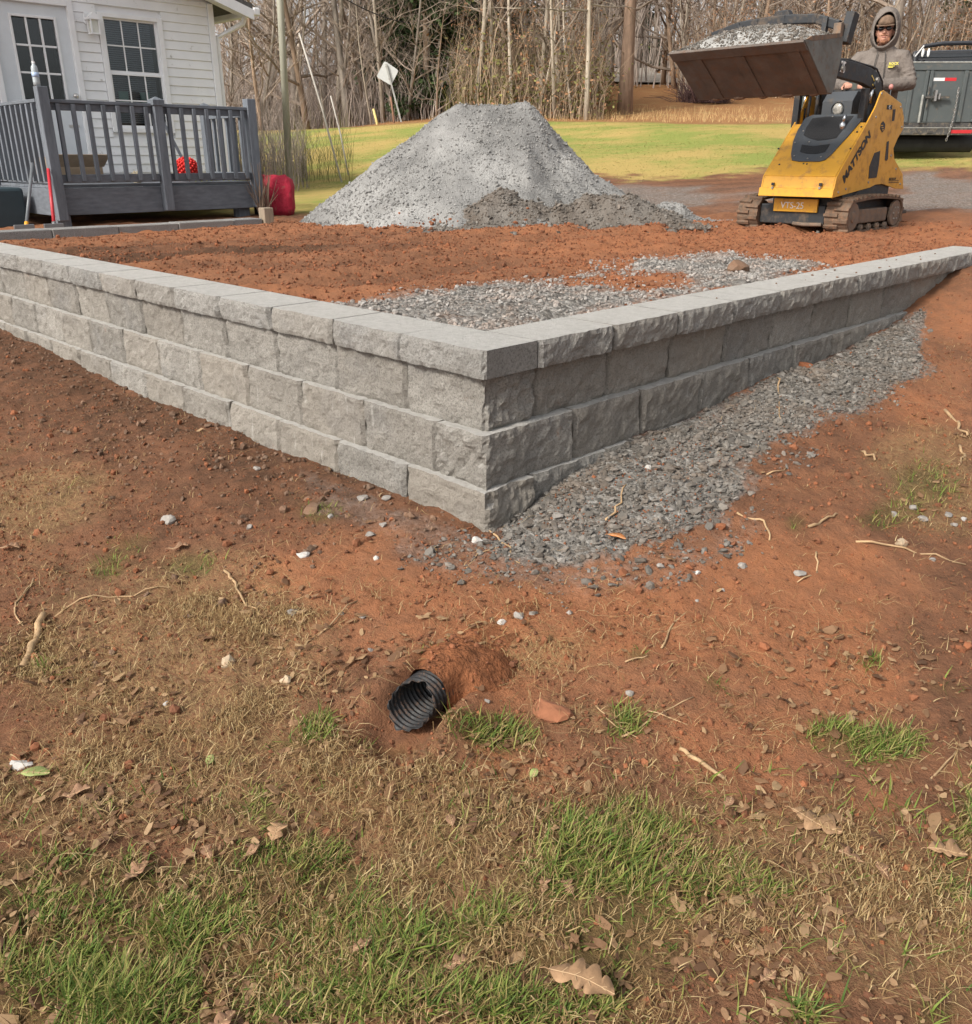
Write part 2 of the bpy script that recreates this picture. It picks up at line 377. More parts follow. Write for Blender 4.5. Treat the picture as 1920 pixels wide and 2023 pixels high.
def ground_mat():
    m, nt, p = newmat('ground'); k = NT(nt)
    pos = k.n('TexCoord').outputs['Object']
    za = k.n('Attribute', attribute_name='zone_a').outputs['Color']; zb = k.n('Attribute', attribute_name='zone_b').outputs['Color']
    sa = k.n('SeparateColor'); k.set(sa.inputs[0], za); sb = k.n('SeparateColor'); k.set(sb.inputs[0], zb)
    gravel, green, straw = sa.outputs; clay, lawn, litter = sb.outputs
    n1 = k.noise(pos, 7, 6, .65); n2 = k.noise(pos, 45, 5, .7); n3 = k.noise(pos, 1.6, 4, .6); n4 = k.noise(pos, 210, 4, .7)
    # soil
    n5 = k.noise(pos, 19, 5, .7); f = k.math('ADD', k.math('MULTIPLY', clay, .50), k.math('ADD', k.math('ADD', k.math('MULTIPLY', n1, .75), k.math('MULTIPLY', n5, .55)), k.math('MULTIPLY_ADD', n2, .40, -.50)))
    soil = k.ramp(f, [(.20, (.070, .036, .022)), (.42, (.150, .070, .040)), (.66, (.24, .106, .055)), (.97, (.325, .130, .060))])
    soil = k.mix(k.ramp(n4, [(.35, 0.), (.75, .55)]), soil, k.mix(.5, soil, (.30, .17, .09)))
    # dry matter
    mp = k.n('Mapping'); k.set(mp.inputs[0], pos); mp.inputs['Scale'].default_value = (1, .35, 1); mp.inputs['Rotation'].default_value = (0, 0, .6)
    ns = k.noise(mp.outputs[0], 130, 4, .75, 1.2)
    sm = k.math('MULTIPLY', straw, k.ramp(ns, [(.42, 0.), (.58, 1.)]))
    c = k.mix(k.math('MULTIPLY', sm, .65), soil, k.mix(n2, (.19, .125, .055), (.40, .29, .14)))
    c = k.mix(k.math('MULTIPLY', green, .45), c, k.mix(n2, (.035, .04, .012), (.10, .11, .03)))
    # gravel
    vo = k.n('TexVoronoi'); k.set(vo.inputs['Vector'], pos); vo.inputs['Scale'].default_value = 42; vo.inputs['Randomness'].default_value = 1
    gv = k.n('SeparateColor'); k.set(gv.inputs[0], vo.outputs['Color'])
    gc = k.ramp(gv.outputs[0], [(0., (.15, .14, .125)), (.5, (.235, .22, .20)), (1., (.34, .325, .30))])
    gc = k.mix(k.ramp(k.noise(pos, 5, 4, .7), [(.55, 0.), (.75, .6)]), gc, (.22, .12, .07))
    gc = k.mix(k.ramp(n5, [(.35, .55), (.6, 0.)]), gc, k.mix(1., gc, (.5, .46, .42), 'MULTIPLY'))
    gf = k.math('MULTIPLY', gravel, k.ramp(k.math('ADD', gravel, k.math('MULTIPLY', n2, .6)), [(.5, 0.), (.95, 1.)]))
    c = k.mix(gf, c, gc)
    # lawn: yellow dormant grass with greener bands
    mp2 = k.n('Mapping'); k.set(mp2.inputs[0], pos); mp2.inputs['Rotation'].default_value = (0, 0, math.radians(45)); mp2.inputs['Scale'].default_value = (1, .28, 1)
    mp2.inputs['Scale'].default_value = (.45, 1, 1)
    lb = k.noise(mp2.outputs[0], .50, 7, .72)
    lc = k.mix(k.ramp(lb, [(.44, 0.), (.58, 1.)]), k.mix(n2, (.46, .33, .115), (.36, .27, .085)), k.mix(n2, (.155, .225, .04), (.27, .29, .07)))
    lc = k.mix(k.ramp(n4, [(.4, .0), (.7, .35)]), lc, (.42, .34, .15))
    c = k.mix(lawn, c, lc)
    tc = k.mix(k.ramp(n2, [(.3, 0.), (.7, 1.)]), (.17, .08, .036), (.40, .205, .085))
    c = k.mix(litter, c, k.mix(k.ramp(n3, [(.5, 0.), (.75, .6)]), tc, (.34, .24, .11)))
    k.set(p.inputs['Base Color'], c); p.inputs['Roughness'].default_value = .95; p.inputs['Specular IOR Level'].default_value = .15
    hgt = k.math('ADD', k.math('MULTIPLY', n2, .7), k.math('ADD', k.math('MULTIPLY', n4, .3), k.math('MULTIPLY', gf, k.math('SUBTRACT', .5, vo.outputs['Distance']))))
    k.set(p.inputs['Normal'], k.bump(hgt, 1., .020))
    return m
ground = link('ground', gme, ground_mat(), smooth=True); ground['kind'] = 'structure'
# ------------------------------------------------------------------ retaining wall of split-face concrete blocks
def wall_mat(name, base, rnd=.12, dust=False):
    m, nt, p = newmat(name); k = NT(nt)
    oi = k.n('ObjectInfo'); tc = k.n('TexCoord').outputs['Object']
    ad = k.n('VectorMath', operation='ADD'); cx = k.n('CombineXYZ'); k.set(cx.inputs[0], k.math('MULTIPLY', oi.outputs['Random'], 57.)); k.set(cx.inputs[1], k.math('MULTIPLY', oi.outputs['Random'], 23.))
    k.set(ad.inputs[0], tc); k.set(ad.inputs[1], cx.outputs[0]); v = ad.outputs[0]
    nb = k.noise(v, 5, 4, .6); nf = k.noise(v, 125, 5, .8); nm = k.noise(v, 34, 5, .75)
    c = k.mix(k.ramp(nb, [(.35, 0.), (.68, 1.)]), tuple(x * .84 for x in base), tuple(x * 1.1 for x in base))
    c = k.mix(k.ramp(k.noise(v, 3.1, 3, .6), [(.55, 0.), (.72, .55)]), c, (base[0] * .72, base[1] * .76, base[2] * .84))
    c = k.mix(k.ramp(nf, [(.38, .85), (.5, 0.)]), c, tuple(x * .38 for x in base))
    c = k.mix(k.ramp(nf, [(.56, 0.), (.72, .6)]), c, tuple(min(1, x * 1.55) for x in base))
    c = k.mix(1., c, k.math('ADD', k.math('MULTIPLY', oi.outputs['Random'], 2 * rnd), 1 - rnd), 'MULTIPLY')
    c = k.mix(k.math('MULTIPLY', k.math('FRACT', k.math('MULTIPLY', oi.outputs['Random'], 7.31)), .40), c, (base[0] * 1.05, base[1] * .95, base[2] * .84))
    # splashes of red soil and pale runs of lime
    c = k.mix(k.ramp(k.noise(v, 7.5, 5, .75), [(.66, 0.), (.76, .55)]), c, (.25, .12, .06))
    mp = k.n('Mapping'); k.set(mp.inputs[0], v); mp.inputs['Scale'].default_value = (30, 30, 3.2)
    c = k.mix(k.ramp(k.noise(mp.outputs[0], 1., 3, .6), [(.64, 0.), (.78, .5)]), c, (.55, .54, .50))
    # pale dust on the upward faces of the ledges; the same mix pales the cap tops
    if dust:
        sx = k.n('SeparateXYZ'); k.set(sx.inputs[0], k.n('NewGeometry').outputs['True Normal'])
        c = k.mix(k.math('MULTIPLY', k.ramp(sx.outputs[2], [(.55, 0.), (.85, 1.)]), k.ramp(nm, [(.3, .45), (.6, .95)])), c, (.49, .475, .445))
    k.set(p.inputs['Base Color'], c); p.inputs['Roughness'].default_value = .95; p.inputs['Specular IOR Level'].default_value = .15
    k.set(p.inputs['Normal'], k.bump(k.math('ADD', nf, k.math('MULTIPLY', nm, 1.2)), 1., .010))
    return m
M_BLOCK = wall_mat('split_concrete', (.295, .28, .252), dust=True)
def top_mat():
    m = wall_mat('cap_concrete', (.40, .395, .38), .05); return m
M_CAP = wall_mat('cap_concrete', (.31, .302, .282), .06, dust=True)
WALL_SPOT = np.array([0., 0., -.63])
wall = thing('retaining_wall', 'L-shaped retaining wall of grey split-face concrete blocks with cap stones around the raised bed', 'wall', WALL_SPOT)
bcount = [0]
def block(w, h, d, end=None, amp=.011, smooth_end=False, topround=.010):
    """split-face block: front on -y, length along +x; end: None/'l'/'r' has a rough return face too"""
    bcount[0] += 1; sd = bcount[0] * 3.7; st = .0150
    path = []; nx = max(4, int(w / st)); ny = max(4, int(d / st))
    front = [((i / nx) * w, 0., 0., -1., 'f') for i in range(nx + 1)]
    if end == 'l':
        side = [(0., d * (1 - j / ny), -1., 0., 's') for j in range(ny)]
        front[0] = (0., 0., -.7, -.7, 'c'); path = side + front + [(w, d, 1., 0., 'b')]
    elif end == 'r':
        side = [(w, d * (j / ny), 1., 0., 's') for j in range(1, ny + 1)]
        front[-1] = (w, 0., .7, -.7, 'c'); path = [(0., d, -1., 0., 'b')] + front + side
    else: path = [(0., d, -1., 0., 'b')] + front + [(w, d, 1., 0., 'b')]
    nz = max(4, int(h / st)); V = []; arc = 0.; px, py = path[0][:2]
    for (x, y, nx_, ny_, kind) in path:
        arc += math.hypot(x - px, y - py); px, py = x, y
        for j in range(nz + 1):
            z = h * j / nz; o = 0.
            if kind != 'b' and not (kind == 's' and smooth_end):
                o = float(fbm(arc + sd, z + sd * .3, 9., 2, 3)) * amp * .75 + float(fbm(arc - sd, z, 30., 3, 7)) * amp * 1.0
                if kind == 's': o *= 1.9
                ez = min(z, h - z); o -= .45 * topround * math.exp(-(ez / .007) ** 2)
                if kind == 'f' and not smooth_end:
                    ex = min(x if end != 'l' else 9, w - x if end != 'r' else 9); o -= .015 * math.exp(-(ex / .007) ** 2)
                if kind == 'c': o += float(fbm(z + sd, sd, 22., 3, 19)) * .024 - .004
            V.append((x + nx_ * o, y + ny_ * o, z))
    m = len(path); r = nz + 1
    F = [(i * r + j, (i + 1) * r + j, (i + 1) * r + j + 1, i * r + j + 1) for i in range(m - 1) for j in range(nz)]
    F.append(tuple(i * r + nz for i in range(m))); F.append(tuple(i * r for i in range(m - 1, -1, -1)))
    F.append(tuple([(m - 1) * r + j for j in range(r)] + [j for j in range(nz, -1, -1)]))
    me = bpy.data.meshes.new('block'); me.from_pydata(V, [], F); me.update()
    return me
def put_block(name, me, side, s, off, z, mat_, jit=.002):
    o = link(name, me, mat_, wall)
    if side == 'l': p = np.array([off, s, z]); o.rotation_euler = (0, 0, -math.pi / 2 + R.uniform(-jit, jit) * 2)
    else: p = np.array([s, off, z]); o.rotation_euler = (0, 0, R.uniform(-jit, jit) * 2)
    o.location = p - WALL_SPOT + np.array([R.uniform(-jit, jit), R.uniform(-jit, jit), 0])
    return o
HB = .203; HC = .102; W = .457
ZC = [-HC, -HC - HB, -HC - 2 * HB, -HC - 3 * HB]
# courses: (name, z bottom, height, depth, front offset, owner of the corner, first joint, run lengths)
LEND = 6.9; REND = 5.05
def course(name, zb, h, d, off, owner, wid, lj, rj, cap=False):
    g = .010 if cap else .0065; MM = M_CAP if cap else M_BLOCK
    if owner == 'l':
        me = block(wid - g, h, d, 'r', smooth_end=cap); put_block(name, me, 'l', off + wid, off, zb, MM, .001)
        s = off + wid; t = off + d + (.002 if cap else .014)
    else:
        me = block(wid - g, h, d, 'l'); put_block(name, me, 'r', off, off, zb, MM, .001)
        t = off + wid; s = off + d + .004
    while s < LEND:
        w = W
        if zb < -.65 and s > 6: break
        put_block(name, block(w - g, h, d), 'l', s + w - g / 2, off + R.uniform(-.004, .004), zb, MM); s += w
    ro = off + (.012 if (not cap and owner == 'l') else 0)
    while t < REND:
        w = W
        if (zb < -.65 and t > 1.6) or (zb < -.45 and t > 4.7): break
        put_block(name, block(w - g, h, d), 'r', t + g / 2, ro + R.uniform(-.004, .004), zb, MM); t += w
course('cap_block', ZC[0], HC, .278, 0., 'l', .462, 0, 0, True)
course('block', ZC[1], HB, .262, .034, 'l', .44, 0, 0)
course('block', ZC[2], HB, .262, .0, 'r', .50, 0, 0)
course('block', ZC[3], HB, .262, -.034, 'l', .455, 0, 0)

# low edging course in front of the deck
edge = thing('edging_wall', 'low course of smooth grey concrete edging blocks in front of the deck', 'edging', (0., 6.5, -.1))
M_EDGE = wall_mat('smooth_concrete', (.30, .30, .295), .05)
x = -.25
while x < 3.1:
    w = .61
    MB().box((x + .003, 6.5 + R.uniform(-.006, .006), -.14), (min(x + w, 3.14) - .003, 6.73, .022 + .003 * math.sin(x * 3))).build('edging_block', M_EDGE, edge, bevel=.007)
    x += w
M_OLDWOOD = mat('weathered_wood', (.26, .205, .15), .9, var=.25, scale=8, bump=.6, bscale=40, stretch=(6, 6, .6), rnd=.1)
o = MB().prism([(3.15, 6.47), (3.26, 6.46), (3.27, 6.58), (3.16, 6.6)], 2, -.2, .13).build('wood_stake', M_OLDWOOD, None, bevel=.008)
tag(o, 'short weathered wooden stake at the end of the concrete edging', 'stake')
# ------------------------------------------------------------------ house
M_SIDING = mat('vinyl_siding', (.78, .785, .785), .55, var=.05, scale=3, bump=.15, bscale=60, dirt=(.45, .44, .40), dirt_amt=.05)
M_TRIM = mat('white_trim', (.80, .80, .80), .5, var=.05)
M_DOOR = mat('door_paint', (.66, .69, .71), .45, var=.04)
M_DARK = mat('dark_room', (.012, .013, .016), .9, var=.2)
M_BLIND = mat('blind_slats', (.34, .36, .38), .6, var=.05)
M_SHING = mat('roof_shingle', (.10, .095, .09), .9, var=.3, scale=30, bump=.5)
M_SILVER = mat('brushed_metal', (.55, .53, .50), .35, .9, var=.1)
def glass_mat():
    m, nt, p = newmat('window_glass'); k = NT(nt); nt.nodes.remove(p)
    tr = k.n('BsdfTransparent'); tr.inputs[0].default_value = (.72, .76, .78, 1); gl = k.n('BsdfGlossy'); gl.inputs['Roughness'].default_value = .03
    fr = k.n('Fresnel'); fr.inputs[0].default_value = 1.5; mx = k.n('MixShader')
    k.set(mx.inputs[0], k.math('ADD', fr.outputs[0], .02)); k.set(mx.inputs[1], tr.outputs[0]); k.set(mx.inputs[2], gl.outputs[0])
    k.set(nt.nodes['Material Output'].inputs[0], mx.outputs[0]); return m
M_GLASS = glass_mat()
HV = 10.5; FLOOR = .37
house = thing('house', 'white vinyl-sided house with a glazed door and a gridded window behind the deck', 'house', (2., HV, 0.))
DOOR = (2.14, 3.05, FLOOR, 2.38); WIN = (3.49, 4.23, 1.0, 2.31)
HU0, HU1, HZ = -1.6, 5.08, 2.62
sh = MB()
def seg(m, a, b, y0, y1):
    m.box((a[0], y0, a[1]), (b[0], y1, b[1]))
for (a, b, c, d) in ((HU0, DOOR[0], -.05, HZ), (DOOR[1], WIN[0], -.05, HZ), (WIN[1], HU1, -.05, HZ), (DOOR[0], DOOR[1], DOOR[3], HZ), (WIN[0], WIN[1], WIN[3], HZ), (WIN[0], WIN[1], -.05, WIN[2]), (DOOR[0], DOOR[1], -.05, FLOOR)):
    sh.box((a, HV + .02, c), (b, HV + .12, d))
sh.box((HU1 - .12, HV + .12, -.05), (HU1, HV + 9, HZ)); sh.box((HU0, HV + .12, -.05), (HU0 + .12, HV + 9, HZ)); sh.box((HU0, HV + 9, -.05), (HU1, HV + 9.12, HZ))
sh.prism([(HU0, HZ + .003), (HU1, HZ + .003), ((HU0 + HU1) / 2, HZ + 1.0)], 1, HV + .02, HV + 9.1)
sh.build('wall', M_SIDING, house)
def board(u0, u1, z0, z1):
    MB().prism([(HV - .004, z0), (HV - .018, z0 + .006), (HV - .004, z1), (HV + .019, z1), (HV + .019, z0)], 0, u0, u1).build('siding_board', M_SIDING, house)
z = -.02; hb = .112
while z < HZ - .02:
    z1 = min(z + hb, HZ); cuts = [(HU0 + .09, HU1 - .09)]
    for (a, b, c, d) in (DOOR, WIN):
        if z1 > c - .06 and z < d + .06:
            new = []
            for (p, q) in cuts:
                if a - .075 > p: new.append((p, min(q, a - .075)))
                if b + .075 < q: new.append((max(p, b + .075), q))
            cuts = new
    for (p, q) in cuts:
        if q - p > .03: board(p, q, z, z1 - .001)
    z += hb
zz = HZ; 
while zz < HZ + .9:
    t = (zz - HZ) / 1.0; hw = (HU1 - HU0) / 2 * (1 - t); c = (HU0 + HU1) / 2
    board(c - hw + .05, c + hw - .05 - .3, zz, zz + hb - .001); zz += hb
for a in (HU0, HU1 - .085): MB().box((a, HV - .03, -.05), (a + .088, HV + .018, HZ - .01)).build('corner_trim', M_TRIM, house, bevel=.006)
# roof with rake boards, soffit and gutter
c = (HU0 + HU1) / 2; ov = .42; sl = 1.0 / ((HU1 - HU0) / 2)
rf = MB()
for s in (-1, 1):
    e = c + s * ((HU1 - HU0) / 2 + ov); ze = HZ - ov * sl + .06; zr = HZ + 1.0 + .06
    rf.prism([(e, ze), (c, zr), (c, zr + .06), (e, ze + .06)], 1, HV - .38, HV + 9.4)
roof = rf.build('roof', M_SHING, house)
for s in (-1, 1):
    e = c + s * ((HU1 - HU0) / 2 + ov); ze = HZ - ov * sl + .055; zr = HZ + 1.055
    MB().prism([(e, ze - .13), (c, zr - .13), (c, zr - .002), (e, ze - .002)], 1, HV - .40, HV - .375).build('rake_board', M_TRIM, roof)
    MB().prism([(e, ze - .06), (c, zr - .06), (c, zr - .045), (e, ze - .045)], 1, HV - .373, HV - .02).build('soffit', M_TRIM, roof)
    MB().box((min(e, e + s * .11), HV - .4, ze - .07), (max(e, e + s * .11), HV + 9.3, ze + .03)).build('gutter', M_TRIM, roof, bevel=.02)
e = HU1 + ov + .05
MB().tube([(e, HV - .1, HZ - .1), (e - .06, HV - .1, HZ - .22), (HU1 + .06, HV + .05, HZ - .42), (HU1 + .06, HV + .05, 0.)], .04, 8).build('downspout', M_TRIM, roof)
# door
dr = MB()
a, b, zb, zt = DOOR; GL = (2.37, 2.875, 1.30, 2.22)
for (p, q, r, s) in ((a, GL[0], zb, zt), (GL[1], b, zb, zt), (GL[0], GL[1], zb, GL[2]), (GL[0], GL[1], GL[3], zt)): dr.box((p, HV + .015, r), (q, HV + .06, s))
door = dr.build('door', M_DOOR, house)
for (p, q, r, s) in ((a - .07, a, zb, zt + .07), (b, b + .07, zb, zt + .07), (a, b, zt, zt + .07)): MB().box((p, HV - .035, r), (q, HV + .05, s)).build('door_casing', M_TRIM, house, bevel=.006)
m = MB()
for (p, q, r, s) in ((GL[0] - .03, GL[0], GL[2] - .03, GL[3] + .03), (GL[1], GL[1] + .03, GL[2] - .03, GL[3] + .03), (GL[0], GL[1], GL[2] - .03, GL[2]), (GL[0], GL[1], GL[3], GL[3] + .03)): m.box((p, HV + .0, r), (q, HV + .03, s))
m.build('glass_frame', M_TRIM, door, bevel=.004)
for i in range(3):
    for j in range(3):
        w = (GL[1] - GL[0]) / 3; h = (GL[3] - GL[2]) / 3
        MB().box((GL[0] + i * w + .011, HV + .03, GL[2] + j * h + .011), (GL[0] + (i + 1) * w - .011, HV + .036, GL[2] + (j + 1) * h - .011)).build('pane', M_GLASS, door)
for i in (1, 2):
    x = GL[0] + (GL[1] - GL[0]) * i / 3; MB().box((x - .011, HV + .008, GL[2]), (x + .011, HV + .045, GL[3])).build('muntin', M_TRIM, door)
    x = GL[2] + (GL[3] - GL[2]) * i / 3
    for q in range(3):
        w = (GL[1] - GL[0]) / 3; MB().box((GL[0] + q * w + .0115, HV + .010, x - .011), (GL[0] + (q + 1) * w - .0115, HV + .043, x + .011)).build('muntin', M_TRIM, door)
MB().tube([(2.985, HV + .015, 1.36), (2.985, HV - .03, 1.36)], .014, 10).ell((2.985, HV - .05, 1.36), (.032, .026, .032), 14, 10).build('door_knob', M_SILVER, door, smooth=True)
MB().box((2.86, HV + .006, .99), (2.99, HV + .014, 1.02)).build('mail_slot', M_SILVER, door)
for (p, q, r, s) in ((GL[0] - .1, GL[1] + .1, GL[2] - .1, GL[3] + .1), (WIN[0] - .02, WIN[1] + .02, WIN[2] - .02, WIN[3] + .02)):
    MB().box((p, HV + .45, r), (q, HV + .47, s)).box((p - .02, HV + .125, r), (p, HV + .47, s)).box((q, HV + .125, r), (q + .02, HV + .47, s)).box((p, HV + .125, s), (q, HV + .47, s + .02)).box((p, HV + .125, r - .02), (q, HV + .47, r)).build('dark_backing', M_DARK, house)  # shallow near-black boxes; the rooms' shade is put into their colour
# window: two sashes, grids, blind
a, b, zb, zt = WIN; zm = 1.665
window = MB().box((a - .07, HV - .03, zb - .06), (a, HV + .05, zt + .05)).box((b, HV - .03, zb - .06), (b + .07, HV + .05, zt + .05)).box((a, HV - .03, zt), (b, HV + .05, zt + .05)).box((a, HV - .04, zb - .06), (b, HV + .05, zb)).build('window', M_TRIM, house, bevel=.005)
for (r, s, dy, rows) in ((zm, zt, .02, 2), (zb, zm, .0, 2)):
    MB().box((a, HV + dy, r), (a + .028, HV + dy + .03, s)).box((b - .028, HV + dy, r), (b, HV + dy + .03, s)).box((a + .028, HV + dy, r), (b - .028, HV + dy + .03, r + .03)).box((a + .028, HV + dy, s - .022), (b - .028, HV + dy + .03, s)).build('sash', M_TRIM, window)
    A, B, Z0, Z1 = a + .028, b - .028, r + .03, s - .022
    for i in range(3):
        for j in range(rows):
            w = (B - A) / 3; h = (Z1 - Z0) / rows
            MB().box((A + i * w + .006, HV + dy + .014, Z0 + j * h + .006), (A + (i + 1) * w - .006, HV + dy + .018, Z0 + (j + 1) * h - .006)).build('pane', M_GLASS, window)
    for i in (1, 2): MB().box((A + (B - A) * i / 3 - .008, HV + dy + .006, Z0), (A + (B - A) * i / 3 + .008, HV + dy + .026, Z1)).build('muntin', M_TRIM, window)
    for i in range(3):
        w = (B - A) / 3; MB().box((A + i * w + .0085, HV + dy + .007, (Z0 + Z1) / 2 - .008), (A + (i + 1) * w - .0085, HV + dy + .025, (Z0 + Z1) / 2 + .008)).build('muntin', M_TRIM, window)
bl = MB(); z = zb + .06
while z < zt - .03:
    bl.box((a + .03, HV + .085, z), (b - .07, HV + .088, z + .021), rot=(math.radians(-38), 0, 0)); z += .0255
o = bl.build('blind', M_BLIND, window); o['kind'] = 'stuff'
M_GREENBOX = mat('pale_green_card', (.30, .52, .42), .7)
for x in (3.60, 3.90): MB().box((x, HV + .055, zb + .31), (x + .13, HV + .07, zb + .45)).build('green_card', M_GREENBOX, window)
# porch lamp
lamp = MB().box((3.25, HV - .03, 2.20), (3.39, HV - .005, 2.34)).build('wall_plate', M_TRIM, house, bevel=.01)
M_LAMPGL = mat('lamp_glass', (.62, .62, .55), .25)
q = MB()
for (x, y) in ((3.27, -.16), (3.37, -.16), (3.27, -.06), (3.37, -.06)): q.box((x - .008, HV + y - .008, 2.10), (x + .008, HV + y + .008, 2.25))
q.box((3.25, HV - .18, 2.25), (3.39, HV - .04, 2.275)).box((3.26, HV - .17, 2.085), (3.38, HV - .05, 2.1)).prism([(3.25, 2.275), (3.39, 2.275), (3.32, 2.34)], 1, HV - .17, HV - .05)
q.build('lantern_frame', M_TRIM, lamp); MB().box((3.28, HV - .15, 2.101), (3.36, HV - .07, 2.249)).build('lantern_glass', M_LAMPGL, lamp)

# ------------------------------------------------------------------ deck with railing
M_DECK = mat('grey_stain', (.125, .14, .16), .7, var=.22, scale=7, bump=.35, bscale=30, stretch=(1.2, 1.2, 5), rnd=.10)
M_DECKV = mat('grey_stain_posts', (.125, .14, .16), .7, var=.22, scale=7, bump=.35, bscale=30, stretch=(5, 5, .8), rnd=.10)
deck = thing('deck', 'grey-stained wooden deck with baluster railing in front of the white house', 'deck', (2.5, 8.9, -.05))
DU0, DU1, DV = 1.44, 3.70, 7.5
y = DV + .03
while y < HV - .16:
    MB().box((DU0 - .04, y, FLOOR - .03), (DU1 + .04, y + .137, FLOOR)).build('deck_board', M_DECK, deck, bevel=.004); y += .142
MB().box((DU0 - .05, DV + .002, .08), (DU1 + .05, DV + .038, FLOOR - .032)).build('fascia_board', M_DECK, deck, bevel=.004)
MB().box((DU0 - .05, DV + .04, .08), (DU0 - .012, HV - .05, FLOOR - .032)).build('fascia_board', M_DECK, deck, bevel=.004)
MB().box((DU1 + .012, DV + .04, .08), (DU1 + .05, HV - .05, FLOOR - .032)).build('fascia_board', M_DECK, deck, bevel=.004)
def post(u, v, z0, z1, w=.095, capd=False):
    p = MB().box((u - w/2, v - w/2, z0), (u + w/2, v + w/2, z1)).build('post', M_DECKV, deck, bevel=.006)
    if capd:
        t = w/2 + .015; V = [(u-t,v-t,z1-.02),(u+t,v-t,z1-.02),(u+t,v+t,z1-.02),(u-t,v+t,z1-.02),(u-t,v-t,z1+.03),(u+t,v-t,z1+.03),(u+t,v+t,z1+.03),(u-t,v+t,z1+.03),(u,v,z1+.065)]
        MB().add(V, [(0,3,2,1),(0,1,5,4),(1,2,6,5),(2,3,7,6),(3,0,4,7),(4,5,8),(5,6,8),(6,7,8),(7,4,8)]).build('post_cap', M_DECKV, p)
    return p
post(1.435, DV - .05, .035, 1.255, .10); post(2.58, DV - .05, .09, 1.15, .095, True); post(3.70, DV - .02, .09, 1.235, .105)
post(DU1, 8.50, FLOOR, 1.17, .095, True); post(DU0 - .01, 9.0, .09, 1.2, .095); post(DU0 - .01, HV - .12, FLOOR, 1.2, .095)
for (x, y) in ((1.48, DV + .10), (3.58, DV + .16), (1.48, HV - .3), (3.60, HV - .3)): MB().box((x - .07, y - .07, -.12), (x + .07, y + .07, .20)).build('footing_post', M_DECKV, deck, bevel=.006)
def rail(p, q, side=False):
    p = np.array(p); q = np.array(q); d = (q - p) / np.linalg.norm(q - p); nrm = np.array([d[1], -d[0]])
    def bm_(z0, z1, w, off, name):
        a = p + nrm * off; b = q + nrm * off
        V = []
        for s in (a, b):
            for (k, z) in ((-w/2, z0), (w/2, z0), (w/2, z1), (-w/2, z1)): V.append((s[0] + nrm[0]*k, s[1] + nrm[1]*k, z))
        MB().add(V, [(0,1,2,3),(7,6,5,4),(0,4,5,1),(1,5,6,2),(2,6,7,3),(3,7,4,0)]).build(name, M_DECK, deck, bevel=.004)
    bm_(1.052, 1.115, .036, 0, 'rail'); bm_(1.117, 1.148, .085, .0, 'top_rail'); bm_(.385, .465, .036, 0, 'rail')
    L = np.linalg.norm(q - p); k = int(L / .135); st = L / (k + .0)
    for i in range(k):
        c = p + d * (st * (i + .5)) + nrm * .038
        M = math.atan2(d[1], d[0]); w = .019
        MB().box((c[0] - w, c[1] - w, .40), (c[0] + w, c[1] + w, 1.115 - .004), rot=(0, 0, M)).build('baluster', M_DECKV, deck, bevel=.003)
rail((1.49, DV - .012), (2.53, DV - .012)); rail((2.63, DV - .012), (3.65, DV - .012))
rail((DU0 - .02, HV - .17), (DU0 - .02, 9.05)); rail((DU0 - .02, 8.95), (DU0 - .02, DV)); rail((DU1 + .0, DV + .04), (DU1 + .0, 8.45))
for i in range(3): MB().box((DU1 + .06 + i * .26, 8.6, .25 - i * .12), (DU1 + .06 + (i + 1) * .26, 9.6, .29 - i * .12)).build('stair_tread', M_DECK, deck, bevel=.004)
for y in (8.62, 9.54): MB().prism([(DU1 + .056, .06), (DU1 + .9, -.09), (DU1 + .9, .0), (DU1 + .056, .245)], 1, y, y + .04).build('stringer', M_DECK, deck)
# wooden crossed brace by the stairs
MB().beam((3.30, 8.2, .37), (3.05, 8.28, 1.0), .03).build('loose_slat', M_DECKV, deck)

# ------------------------------------------------------------------ things on and by the deck
M_BOTTLE = mat('clear_plastic', (.36, .40, .42), .12, var=.1, spec=.6); M_CAPW = mat('bottle_cap', (.75, .75, .76), .5); M_LABEL = mat('bottle_label', (.35, .45, .62), .5, var=.3, scale=40)
b0 = np.array([1.41, DV - .05, 1.257]); bt = thing('water_bottle', 'clear plastic water bottle standing on the deck corner post', 'bottle', b0)
prof = [(0., .030), (.03, .032), (.06, .031), (.12, .031), (.15, .030), (.165, .026), (.18, .016), (.19, .013)]
MB().tube([b0 + (0, 0, h + .001) for h, r in prof], [r for h, r in prof], 14).build('body', M_BOTTLE, bt, smooth=True)
MB().tube([b0 + (0, 0, .191), b0 + (0, 0, .208)], .0145, 12).build('cap', M_CAPW, bt); MB().tube([b0 + (0, 0, .075), b0 + (0, 0, .115)], .0325, 14).build('label', M_LABEL, bt, smooth=True)
M_CARD = mat('cardboard', (.42, .32, .22), .9, var=.12, bump=.2); M_TAPE = mat('packing_tape', (.62, .60, .56), .35)
bx = thing('cardboard_box', 'brown cardboard box with a taped lid lying on the deck floor', 'box', (2.05, 8.75, FLOOR))
MB().box((1.72, 8.35, FLOOR + .001), (2.30, 8.75, FLOOR + .26)).build('carton', M_CARD, bx, bevel=.006); MB().box((1.72, 8.52, FLOOR + .2605), (2.301, 8.59, FLOOR + .2625)).build('tape', M_TAPE, bx)
MB().box((1.71, 8.12, FLOOR + .22), (2.31, 8.352, FLOOR + .226), rot=(math.radians(-32), 0, 0)).build('flap', M_CARD, bx)
M_RED = mat('red_bobbles', (.62, .03, .025), .7, var=.25, scale=60); pm = MB(); r2 = random.Random(5); cpt = np.array([3.05, 7.86, FLOOR + .135])
